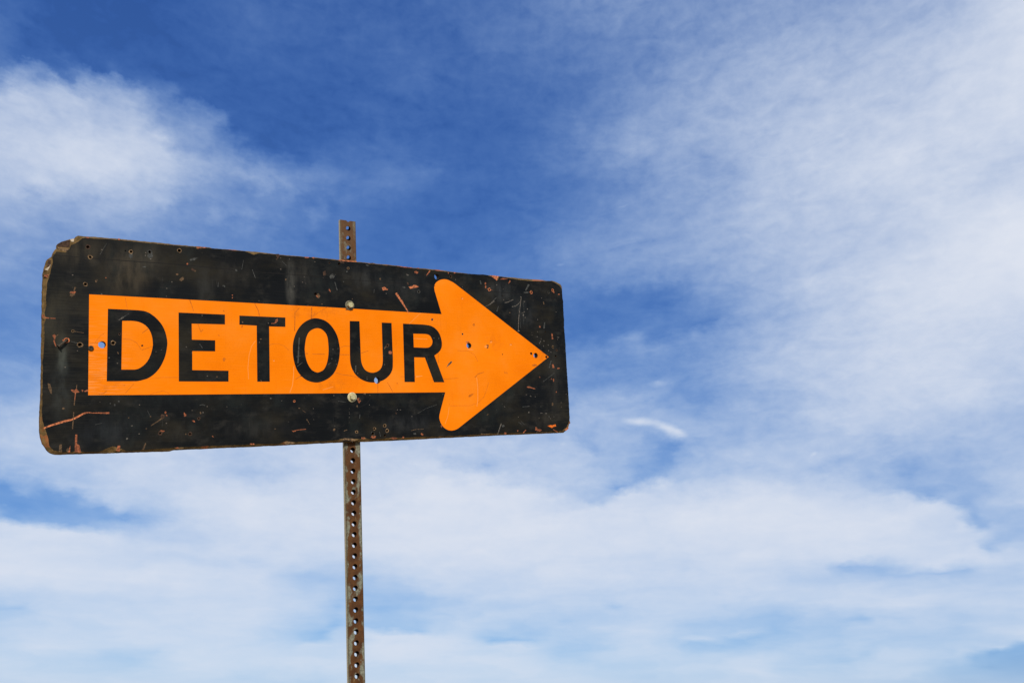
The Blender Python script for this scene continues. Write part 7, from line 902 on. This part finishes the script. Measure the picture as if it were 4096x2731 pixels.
  ('g', [1.7, -140.1, 0.9, -148.8, 2.7, -148.9, 3.5, -140.2]),
  ('g', [148.4, -141.8, 170, -131.1, 200.6, -122.3, 200.3, -121.5, 169.7, -130.4, 148, -141.1]),
  ('g', [48.4, -180.2, 51, -190.9, 52.2, -190.7, 49.6, -180]),
  ('g', [-48.6, -111.2, -30, -113.5, -29.8, -112.7, -48.4, -110]),
  ('g', [-5.6, -32.6, -6.7, -48.6, -4.3, -48.7, -2.6, -32.7]),
  ('k', [-3.5, -127.5, 20.1, -118.1, 32.4, -102.1, 31.2, -101.4, 19.2, -117, -4, -126.3]),
  ('k', [-72.6, -99.5, -60.1, -116.8, -47.2, -124, -46.6, -123.1, -59.3, -116.1, -71.7, -98.9]),
  ('w', [-170.7, -195.6, -163, -192.6, -149.4, -194.8, -148.6, -198.2, -164.8, -199.1]),
  ('w', [-43.1, -195.8, -35.6, -191.3, -16.9, -192.6, -5.7, -197.3, -20.8, -198.5]),
  ('k', [-20.3, -197.1, -17.7, -198.2, -25.3, -198, -29.7, -197.7, -35.9, -197.5, -41.1, -196.5, -38.9, -195.8, -34.9, -195, -30, -195.1, -23, -196, -15.8, -196.7]),
  ('W', [-587.9, 174.3, -568.5, 173.8, -573.1, 167, -585.3, 169.9]),
  ('B', [-587.7, 180, -581.1, 185.1, -567.6, 189.6, -568, 175.4, -587.3, 175.3]),
  ('L', [-567.7, 191.1, -561, 193.3, -561.4, 187, -565.7, 187.1]),
  ('B', [-602, 150.6, -597.6, 148.8, -598, 137.8, -601, 131.7, -603.6, 137.3]),
  ('s', [-608.1, 121.6, -600.6, 123, -602, 117, -607, 118.1]),
  ('L', [-607.3, 131.2, -602.3, 130.1, -598.6, 137.7, -598.1, 142.2, -599.9, 137.6]),
 ],
}

def P(s):
    return [(s[i], s[i + 1]) for i in range(0, len(s), 2)]

rng = random.Random(11)

def area(p):
    return 0.5 * sum(p[i][0] * p[(i + 1) % len(p)][1] - p[(i + 1) % len(p)][0] * p[i][1] for i in range(len(p)))

def ccw(p):
    return p if area(p) > 0 else p[::-1]

def jag(p, step, amp):
    """resample a closed outline and fray it a little"""
    out, carry = [], 0.0
    drift = 0.0
    for i in range(len(p)):
        a, b = Vector(p[i]), Vector(p[(i + 1) % len(p)])
        d = b - a
        n = max(1, int(d.length / step))
        nrm = Vector((-d.y, d.x)).normalized() if d.length > 0 else Vector((0, 0))
        for k in range(n):
            drift = drift * 0.6 + rng.uniform(-1, 1) * 0.6
            q = a + d * (k / n) + nrm * amp * (drift + rng.uniform(-0.4, 0.4))
            out.append((q.x, q.y))
    return out

def ring(cx, cy, r, n, rough):
    ph = rng.uniform(0, 6.28)
    return [(cx + r * (1 + rng.uniform(-rough, rough)) * math.cos(ph + 2 * math.pi * k / n),
             cy + r * (1 + rng.uniform(-rough, rough)) * math.sin(ph + 2 * math.pi * k / n)) for k in range(n)]

# Everything on the face is cut out of one sheet: outline, arrow, letters, nail holes and paint loss
sheet = []                                                   # (kind, extra, polygon)
outer = jag(P(ART['outer']), 3.2, 0.45)
inner = jag(P(ART['inner']), 2.6, 0.55)
sheet.append(('outer', None, outer))
sheet.append(('inner', None, inner))
sheet.append(('arrow', None, P(ART['arrow'])))
for i, (ch, o, c) in enumerate(ART['letters']):
    sheet.append(('letter', i, P(o)))
    if c:
        sheet.append(('counter', i, P(c)))
COL = {'s': salmon, 'c': bright_chip, 'r': rust_chip, 'w': bare_wood, 'b': brown_wood, 'L': pale_wood, 'l': pale_nick,
       'g': grey_scuff, 'k': dark_gouge, 'd': dark_gouge, 't': tan_scratch, 'o': lite_scratch, 'W': bare_wood, 'B': brown_wood,
       'x': dull_salmon, 'y': dull_wood, 'z': dull_nick}
DIM = {'s': 'x', 'w': 'y', 'l': 'z'}                         # the small marks are the grubbiest
for c, pts in ART['chips']:
    q = P(pts)
    if c in DIM and abs(area(q)) < 75.0:
        c = DIM[c]
    sheet.append(('chip', c, q))
pits = []
for (x, y, r, k, c) in ART['pits']:
    sheet.append(('chip', c, ring(x, y, r * (1 + (k - 1) * 0.62), 12, 0.22)))
    pits.append(ring(x, y, r * 0.92, 10, 0.10))
    sheet.append(('pit', len(pits) - 1, pits[-1]))
thru = []
for (x, y, r) in ART['thru']:
    thru.append(ring(x, y, r, 14, 0.05))
    sheet.append(('thru', len(thru) - 1, thru[-1]))

vin, fin = [], []
n_outer = len(outer)
for kind, ex, p in sheet:
    p = ccw(p)
    base = len(vin)
    vin += [Vector(q) for q in p]
    fin.append(list(range(base, base + len(p))))
vo, eo, fo, ov, oe, of = delaunay_2d_cdt(vin, [], fin, 1, 1e-4, True)
on_edge = [any(q < n_outer for q in o) for o in ov]
zed = [-0.0042 if e else 0.0 for e in on_edge]
MATS_FACE = [black, salmon, bright_chip, rust_chip, bare_wood, brown_wood, pale_wood, pale_nick, grey_scuff, dark_gouge, tan_scratch, lite_scratch]

groups = {'panel': ([], []), 'edge': ([], []), 'arrow': ([], [])}
for i in range(6):
    groups[i] = ([], [])
for fi, f in enumerate(fo):
    ids = of[fi]
    kinds = [sheet[q] for q in ids]
    ks = {k[0] for k in kinds}
    if 'outer' not in ks and 'inner' not in ks:
        continue
    if 'thru' in ks or 'pit' in ks:
        continue
    chips = [q for q in ids if sheet[q][0] == 'chip']
    ctr = {k[1] for k in kinds if k[0] == 'counter'}
    on_orange = 'arrow' in ks and not [k for k in kinds if k[0] == 'letter' and k[1] not in ctr]
    if not on_orange:                                        # scratches in the orange sheeting end with it
        chips = [q for q in chips if sheet[q][1] not in 'to']
    mat = None
    if chips:
        mat = COL[sheet[max(chips)][1]]
    if 'inner' not in ks:
        groups['edge'][0].append(f); groups['edge'][1].append(mat or ply_edge)
        continue
    if mat is not None:
        groups['panel'][0].append(f); groups['panel'][1].append(mat)
        continue
    ctr = {k[1] for k in kinds if k[0] == 'counter'}
    let = [k[1] for k in kinds if k[0] == 'letter' and k[1] not in ctr]
    if let:
        groups[let[0]][0].append(f)
    elif 'arrow' in ks:
        groups['arrow'][0].append(f)
    else:
        groups['panel'][0].append(f); groups['panel'][1].append(black)

def sub(faces):
    used = sorted({v for f in faces for v in f})
    mp = {v: i for i, v in enumerate(used)}
    return [(vo[v].x * MMS, vo[v].y * MMS, zed[v]) for v in used], [tuple(mp[v] for v in f) for f in faces]

def with_mats(mats):
    uniq = []
    for m in mats:
        if m not in uniq:
            uniq.append(m)
    return uniq, [uniq.index(m) for m in mats]

# foot = where the post's axis meets the ground
axis_p = SIGN_POS + SIGN_ROT @ Vector((-0.0095, 0.0, -0.022))
axis_d = SIGN_ROT @ Vector((0.0045, 1.0, 0.0))
tt = -axis_p.z / axis_d.z
foot = axis_p + axis_d * tt
root = bpy.data.objects.new('detour_sign', None)
link(root)
root.matrix_world = Matrix.Translation(foot) @ SIGN_ROT.to_4x4()
root['label'] = 'weathered black plywood DETOUR sign with orange arrow, bolted to a rusty perforated steel post'
root['category'] = 'road sign'
OFF = SIGN_ROT.transposed() @ (SIGN_POS - foot)            # sign centre in the root's frame

# the board: face, pits, hole walls, back
v, f = sub(groups['panel'][0])
ml = list(groups['panel'][1])
def wall(poly, z0, z1, mat, floor=False, shrink=1.0):
    """inside wall of a hole; poly in mm"""
    p = ccw(poly)
    cx = sum(q[0] for q in p) / len(p); cy = sum(q[1] for q in p) / len(p)
    b = len(v)
    for q in p:
        v.append((q[0] * MMS, q[1] * MMS, z0))
    for q in p:
        v.append(((cx + (q[0] - cx) * shrink) * MMS, (cy + (q[1] - cy) * shrink) * MMS, z1))
    n = len(p)
    for k in range(n):
        k2 = (k + 1) % n
        f.append((b + k, b + k2, b + n + k2, b + n + k)); ml.append(mat)
    if floor:
        f.append(tuple(b + n + k for k in range(n))); ml.append(mat)
for p in pits:
    wall(p, 0.0, -0.0065, pit_wood, True, 0.75)
for p in thru:
    wall(p, 0.0, -THICK, pit_wood)
# back sheet with the through holes
bv = [Vector(q) for q in ccw(outer)]
bf = [list(range(len(bv)))]
for p in thru:
    b = len(bv); p = ccw(p); bv += [Vector(q) for q in p]; bf.append(list(range(b, b + len(p))))
bo, _, bfo, _, _, bof = delaunay_2d_cdt(bv, [], bf, 1, 1e-4, True)
b = len(v)
v += [(q.x * MMS, q.y * MMS, -THICK) for q in bo]
for fi, q in enumerate(bfo):
    if bof[fi] == [0]:
        f.append(tuple(b + k for k in reversed(q))); ml.append(brown_wood)
uniq, mi = with_mats(ml)
panel = mesh_obj('panel', v, f, uniq, root, mi)
panel['label'] = 'chipped black painted plywood board'
panel.location = OFF

# worn plywood rim: bevel where the paint has gone, then the plies
v, f = sub(groups['edge'][0])
ml = list(groups['edge'][1])
p = ccw(outer)
LAY = [-0.0042, -0.0062, -0.0064, -0.0088, -0.0091, -THICK]
cxm = sum(q[0] for q in p) / len(p); cym = sum(q[1] for q in p) / len(p)
b = len(v)
n = len(p)
nrm = []
for k in range(n):
    a0, a1 = Vector(p[k - 1]), Vector(p[(k + 1) % n])
    d = (a1 - a0)
    nrm.append(Vector((-d.y, d.x)).normalized() if d.length else Vector((0, 0)))   # inward for ccw
for li, z in enumerate(LAY):
    w = 0.0
    for k in range(n):
        ins = 0.0 if li in (0, 5) else (0.25 + 0.5 * rng.random() if li in (1, 4) else 0.1 + 0.3 * rng.random())
        v.append(((p[k][0] + nrm[k].x * ins) * MMS, (p[k][1] + nrm[k].y * ins) * MMS, z))
for li in range(len(LAY) - 1):
    for k in range(n):
        k2 = (k + 1) % n
        f.append((b + li * n + k2, b + li * n + k, b + (li + 1) * n + k, b + (li + 1) * n + k2)); ml.append(ply_edge)
uniq, mi = with_mats(ml)
edge = mesh_obj('plywood_edge', v, f, uniq, panel, mi)
edge['label'] = 'worn bare plywood rim with orange flecks'

v, f = sub(groups['arrow'][0])
arrow = mesh_obj('arrow', v, f, [orange], panel)
arrow['label'] = 'bright orange arrow pointing right'
for i, (chn, o, c) in enumerate(ART['letters']):
    v, f = sub(groups[i][0])
    lo = mesh_obj('letter', v, f, [letter_black], panel)
    lo['label'] = 'black letter %s on the orange arrow' % chn

# ------------------------------------------------------------------ bolts
Z = Mat('zinc_plated_steel', 0.42, 0.5, 0.35)
zn = Z.noise(Z.pos, 420.0, 5.0, 0.65)
Z.color(Z.mix(Z.step(zn, 0.35, 0.7), (0.38, 0.32, 0.13), (0.84, 0.78, 0.48)))
Z.bump(zn, 0.4, 0.0008)
D = Mat('dull_zinc_washer', 0.55, 0.4, 0.2)
dn = D.noise(D.pos, 300.0, 5.0, 0.65)
D.color(D.mix(D.step(dn, 0.3, 0.7), (0.10, 0.085, 0.050), (0.19, 0.165, 0.10)))
D.bump(dn, 0.3, 0.0006)
Z2 = Mat('clean_zinc_washer', 0.5, 0.5, 0.2)
dn2 = Z2.noise(Z2.pos, 300.0, 5.0, 0.65)
Z2.color(Z2.mix(Z2.step(dn2, 0.3, 0.7), (0.42, 0.37, 0.19), (0.68, 0.61, 0.36)))

def lathe(prof, n, phase=0.0, hexa=None):
    vs, fs = [], []
    for (r, z) in prof:
        for k in range(n):
            a = phase + 2 * math.pi * k / n
            vs.append((r * math.cos(a), r * math.sin(a), z))
    for j in range(len(prof) - 1):
        for k in range(n):
            k2 = (k + 1) % n
            fs.append((j * n + k, j * n + k2, (j + 1) * n + k2, (j + 1) * n + k))
    fs.append(tuple((len(prof) - 1) * n + k for k in range(n)))
    return vs, fs

for bi, (bx, by) in enumerate(ART['bolts']):
    # hex head: bottom collar, six flats, chamfered and slightly dished top with marks
    vs, fs = lathe([(0.0066, 0.0017), (0.0069, 0.0020), (0.0069, 0.0072), (0.0062, 0.0080), (0.0042, 0.0081), (0.0038, 0.0076)], 6, 0.25 + 0.4 * bi)
    # three raised grade lines
    for m in range(3):
        a = 0.5 + m * 2.094
        c, s = math.cos(a), math.sin(a)
        b = len(vs)
        for (u, w2, z) in ((0.0012, -0.0004, 0.0074), (0.0032, -0.0004, 0.0074), (0.0032, 0.0004, 0.0074), (0.0012, 0.0004, 0.0074),
                           (0.0013, -0.0003, 0.0084), (0.0031, -0.0003, 0.0084), (0.0031, 0.0003, 0.0084), (0.0013, 0.0003, 0.0084)):
            vs.append((u * c - w2 * s, u * s + w2 * c, z))
        for q in ((0, 1, 5, 4), (1, 2, 6, 5), (2, 3, 7, 6), (3, 0, 4, 7), (4, 5, 6, 7)):
            fs.append(tuple(b + k for k in q))
    bolt = mesh_obj('bolt', vs, fs, [Z.m], root)
    bolt.location = OFF + Vector((bx * MMS, by * MMS, 0.0004))
    bolt['label'] = ('hexagonal zinc bolt at the upper edge of the orange shaft', 'hexagonal zinc bolt just under the orange shaft')[bi]
    wr = 0.0108
    vs, fs = lathe([(wr, -0.0004), (wr, 0.0009), (wr - 0.0005, 0.0013), (wr - 0.0022, 0.0016), (0.0074, 0.0013), (0.0060, 0.0013)], 32)
    wsh = mesh_obj('washer', vs, fs, [(D.m, Z2.m)[bi]], bolt)
    # threaded shank with a nut behind the post
    vs, fs = lathe([(0.0036, 0.0), (0.0036, -0.040), (0.0068, -0.0402), (0.0068, -0.0455), (0.0036, -0.0456), (0.0036, -0.052), (0.0030, -0.053)], 6)
    shank = mesh_obj('shank', vs, fs, [D.m], bolt)

# bent nail and a rusty stud on the left
N = Mat('rusty_nail', 0.7, 0.35, 0.3)
nn = N.noise(N.pos, 380.0, 5.0, 0.6)
N.color(N.mix(N.step(nn, 0.35, 0.7), (0.030, 0.021, 0.013), (0.095, 0.068, 0.042)))
N.bump(nn, 0.5, 0.001)

def tube(path, radii, n=10):
    vs, fs = [], []
    for i, q in enumerate(path):
        d = (path[min(i + 1, len(path) - 1)] - path[max(i - 1, 0)]).normalized()
        u = d.orthogonal().normalized()
        if i:
            u = (pu - d * pu.dot(d)).normalized()
        pu = u
        w = d.cross(u)
        for k in range(n):
            a = 2 * math.pi * k / n
            vs.append(q + (u * math.cos(a) + w * math.sin(a)) * radii[i])
    for i in range(len(path) - 1):
        for k in range(n):
            k2 = (k + 1) % n
            fs.append((i * n + k, i * n + k2, (i + 1) * n + k2, (i + 1) * n + k))
    fs.append(tuple(range(n))[::-1]); fs.append(tuple((len(path) - 1) * n + k for k in range(n)))
    return vs, fs

(ax, ay), (bx, by) = ART['nail']
A3, B3 = Vector((ax * MMS, ay * MMS, 0)), Vector((bx * MMS, by * MMS, 0))
path = [A3 + Vector((0, 0, -0.006)), A3 + Vector((0, 0, 0.001)), A3.lerp(B3, 0.12) + Vector((0, 0, 0.004)), A3.lerp(B3, 0.4) + Vector((0, 0, 0.0055)),
        A3.lerp(B3, 0.75) + Vector((0, 0, 0.006)), A3.lerp(B3, 0.92) + Vector((0, 0, 0.0062)), A3.lerp(B3, 0.925) + Vector((0, 0, 0.0062)), A3.lerp(B3, 1.0) + Vector((0, 0, 0.0063))]
vs, fs = tube(path, [0.0019, 0.0019, 0.0020, 0.0020, 0.0020, 0.0020, 0.0042, 0.0042])
nail = mesh_obj('nail', vs, fs, [N.m], root, smooth=False)
nail.location = OFF
nail['label'] = 'bent rusty nail near the left end'
sx, sy = ART['stud']
vs, fs = lathe([(0.0046, -0.0005), (0.0047, 0.0022), (0.0040, 0.0032), (0.0024, 0.0033), (0.0020, 0.0016)], 14)
stud = mesh_obj('nail', vs, fs, [N.m], root)
stud.location = OFF + Vector((sx * MMS, sy * MMS, 0))
stud['label'] = 'dark round nail head at the tail of the arrow'

# ------------------------------------------------------------------ perforated post
R_ = Mat('rusty_galvanised_steel', 0.75, 0.3, 0.0)
PITCH = 0.02263
PW, PD, WT = 0.0390, 0.0110, 0.0020
sepp = R_.n('ShaderNodeSeparateXYZ'); R_.put(sepp.inputs[0], R_.pos)
lx, ly, lz = sepp.outputs
patch = R_.noise(R_.scaled((34.0, 16.0, 1.0)), 1.5, 6.0, 0.58)
fine = R_.noise(R_.pos, 210.0, 5.0, 0.65)
med = R_.noise(R_.scaled((1.0, 0.8, 1.0), (4, 0, 0)), 55.0, 5.0, 0.65)
# rust spreads from the holes: centre of the face, and stripes down the two sides stay zinc
cx_ = R_.math('ABSOLUTE', lx)
mid_ = R_.step(cx_, 0.0165, 0.0050)
score = R_.math('ADD', R_.math('MULTIPLY', mid_, 0.12), R_.math('ADD', R_.math('MULTIPLY', patch, 1.0), R_.math('MULTIPLY', R_.math('SUBTRACT', med, 0.5), 0.45)))
rusty = R_.step(score, 0.44, 0.56)
rustc = R_.mix(R_.step(med, 0.3, 0.7), (0.056, 0.0200, 0.0050), (0.120, 0.047, 0.0100))
rustc = R_.mix(R_.math('MULTIPLY', R_.step(fine, 0.5, 0.75), 0.5), rustc, (0.028, 0.012, 0.006))
zinc = R_.mix(R_.step(fine, 0.3, 0.7), (0.120, 0.116, 0.076), (0.255, 0.248, 0.175))
zinc = R_.mix(R_.math('MULTIPLY', R_.step(med, 0.55, 0.75), 0.6), zinc, (0.070, 0.052, 0.028))
pc = R_.mix(rusty, zinc, rustc)
pc = R_.mix(R_.math('MULTIPLY', R_.step(cx_, 0.0150, 0.0185), 0.6), pc, (0.060, 0.048, 0.022))
# muddy brown film on the exposed top end
film = R_.math('MULTIPLY', R_.step(ly, 0.19, 0.23), R_.step(R_.noise(R_.pos, 130.0, 5.0, 0.6), 0.32, 0.55, 0.35, 1.0))
pc = R_.mix(R_.math('MULTIPLY', film, 0.6), pc, (0.115, 0.060, 0.024))
# yellow bloom in spots
pc = R_.mix(R_.math('MULTIPLY', R_.step(R_.noise(R_.scaled((22.0, 9.0, 1.0), (9, 3, 0)), 2.0, 6.0, 0.7), 0.60, 0.72), 0.6), pc, (0.27, 0.20, 0.085))
# sunlit highlight down the left fold, painted into the zinc colour
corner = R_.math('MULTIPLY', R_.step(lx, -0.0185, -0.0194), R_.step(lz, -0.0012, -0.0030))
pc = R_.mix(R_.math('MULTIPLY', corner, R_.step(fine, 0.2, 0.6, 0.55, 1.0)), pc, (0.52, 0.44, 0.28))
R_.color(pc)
R_.bump(R_.math('ADD', fine, med), 0.45, 0.0012)
post_mat = R_.m
INN = flat_mat('rust_inside_post', (0.035, 0.018, 0.008), 0.4)

HT_TOP = 0.2988
Y_HOLE0 = 0.2804
HR = 0.0056
foot_len = (OFF.y)                                         # sign centre above the foot along the post
y_end = -foot_len - 0.25
vs, fs, fm = [], [], []
def add(vl, faces, m):
    b = len(vs)
    vs.extend(vl)
    for q in faces:
        fs.append(tuple(b + k for k in q)); fm.append(m)

NS = 16
def plate(y0, y1, hole, xa, xb, z_out, z_in, sgn, offx=0.0, offy=0.0, half=None):
    """one perforated cell of a flat plate; hole centre y"""
    circ = [(offx + HR * math.cos(2 * math.pi * k / NS), hole + offy + HR * math.sin(2 * math.pi * k / NS)) for k in range(NS)]
    box = []
    for k in range(NS):
        c, s = math.cos(2 * math.pi * k / NS), math.sin(2 * math.pi * k / NS)
        m = max(abs(c), abs(s))
        ux, uy = c / m, s / m
        box.append((xb * ux if ux > 0 else -xa * ux, hole + (y1 - hole) * uy if uy > 0 else hole + (hole - y0) * uy))
    vl = [(q[0], q[1], z_out) for q in box] + [(q[0], q[1], z_out) for q in circ] + [(q[0], q[1], z_in) for q in box] + [(q[0], q[1], z_in) for q in circ]
    F1, F2, F3 = [], [], []
    for k in range(NS):
        k2 = (k + 1) % NS
        A = (k, k2, NS + k2, NS + k)
        B = (NS + k, NS + k2, 3 * NS + k2, 3 * NS + k)
        C = (2 * NS + k, 2 * NS + k2, 3 * NS + k2, 3 * NS + k)
        F1.append(A if sgn > 0 else A[::-1]); F3.append(B if sgn > 0 else B[::-1]); F2.append(C[::-1] if sgn > 0 else C)
    b = len(vs)
    vs.extend(vl)
    for q in F1: fs.append(tuple(b + k for k in q)); fm.append(0)
    for q in F3: fs.append(tuple(b + k for k in q)); fm.append(1)
    for q in F2: fs.append(tuple(b + k for k in q)); fm.append(1)

RC = 0.0030
xf = PW / 2 - RC
NOTCH = [(0.0052 * math.cos(a), HT_TOP + 0.0028 + 0.0056 * math.sin(a)) for a in [math.pi + 0.55 + (math.pi - 1.1) * k / 8 for k in range(9)]]

def top_cell(y0, hole):
    """the sawn end of the post runs through a hole and leaves a notch"""
    for (z_out, z_in, sgn, ox, oy) in ((0.0, -WT, 1, 0.0, 0.0), (-PD, -PD + WT, -1, 0.0008, 0.0054)):
        o = [(-xf, y0), (xf, y0), (xf, HT_TOP)] + [(x, min(yy, HT_TOP)) for x, yy in reversed(NOTCH)] + [(-xf, HT_TOP)]
        c = [(ox + HR * math.cos(2 * math.pi * k / NS), hole + oy + HR * math.sin(2 * math.pi * k / NS)) for k in range(NS)]
        vv, _, ff, _, _, ids = delaunay_2d_cdt([Vector(q) for q in o + c], [], [list(range(len(o))), list(range(len(o), len(o) + NS))], 1, 1e-7, True)
        keep = [q for q, i in zip(ff, ids) if i == [0]]
        add([(q.x, q.y, z_out) for q in vv], [tuple(q) if sgn > 0 else tuple(reversed(q)) for q in keep], 0)
        add([(q.x, q.y, z_in) for q in vv], [tuple(reversed(q)) if sgn > 0 else tuple(q) for q in keep], 1)
        for loop, m in ((c, 1), (o, 0)):
            L = len(loop)
            add([(q[0], q[1], z_out) for q in loop] + [(q[0], q[1], z_in) for q in loop], [(k, (k + 1) % L, L + (k + 1) % L, L + k) for k in range(L)], m)
zf, zb = 0.0, -PD
y = HT_TOP
hole = Y_HOLE0
first = True
ycur = HT_TOP
while True:
    nxt = hole - PITCH / 2
    if nxt < y_end:
        break
    if ycur == HT_TOP:
        top_cell(nxt, hole)
        ycur = nxt
        hole -= PITCH
        continue
    plate(nxt, ycur, hole, -xf, xf, zf, zf - WT, 1)
    up = hole > 0.0
    plate(nxt, ycur, hole, -xf, xf, zb, zb + WT, -1, 0.0008 if up else -0.0004, (0.0054 if up else -0.0054))
    ycur = nxt
    hole -= PITCH
y_bot = ycur
# folded corners and the two sides, outside and inside
prof = []
def arc(cx, cz, a0, a1, r, m=5):
    return [(cx + r * math.cos(a0 + (a1 - a0) * k / m), cz + r * math.sin(a0 + (a1 - a0) * k / m)) for k in range(m + 1)]
H = math.pi / 2
left_out = arc(-xf, zf - RC, H, 2 * H, RC) + arc(-xf, zb + RC, 2 * H, 3 * H, RC)
left_in = [(-xf, zf - WT), (-PW / 2 + WT, zf - WT - 0.0006), (-PW / 2 + WT, zb + WT + 0.0006), (-xf, zb + WT)]
for mir in (1, -1):
    for prof_, m_, flip in ((left_out, 0, False), (left_in, 1, True)):
        segs = 60
        vl = []
        for j in range(segs + 1):
            yy = HT_TOP + (y_bot - HT_TOP) * j / segs
            vl += [(q[0] * mir, yy, q[1]) for q in prof_]
        L = len(prof_)
        ff = []
        for j in range(segs):
            for k in range(L - 1):
                q = (j * L + k, j * L + k + 1, (j + 1) * L + k + 1, (j + 1) * L + k)
                ff.append(q if (mir == 1) != flip else q[::-1])
        add(vl, ff, m_)
# cut end at the top: rim joining outside to inside
for mir in (1, -1):
    vl = [(q[0] * mir, HT_TOP, q[1]) for q in left_out] + [(q[0] * mir, HT_TOP, q[1]) for q in left_in]
    ff = [(0, 12, 13, 5), (5, 13, 14, 6), (6, 14, 15, 11)]
    ff = [q for q in ff]
    add(vl, [(0, 1, 2, 3, 4, 5, 13, 12), (5, 6, 14, 13), (6, 7, 8, 9, 10, 11, 15, 14)], 0)
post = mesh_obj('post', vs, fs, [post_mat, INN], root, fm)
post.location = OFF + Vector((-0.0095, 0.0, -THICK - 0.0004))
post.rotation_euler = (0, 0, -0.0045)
post['label'] = 'rusty galvanised steel post with a row of round holes'
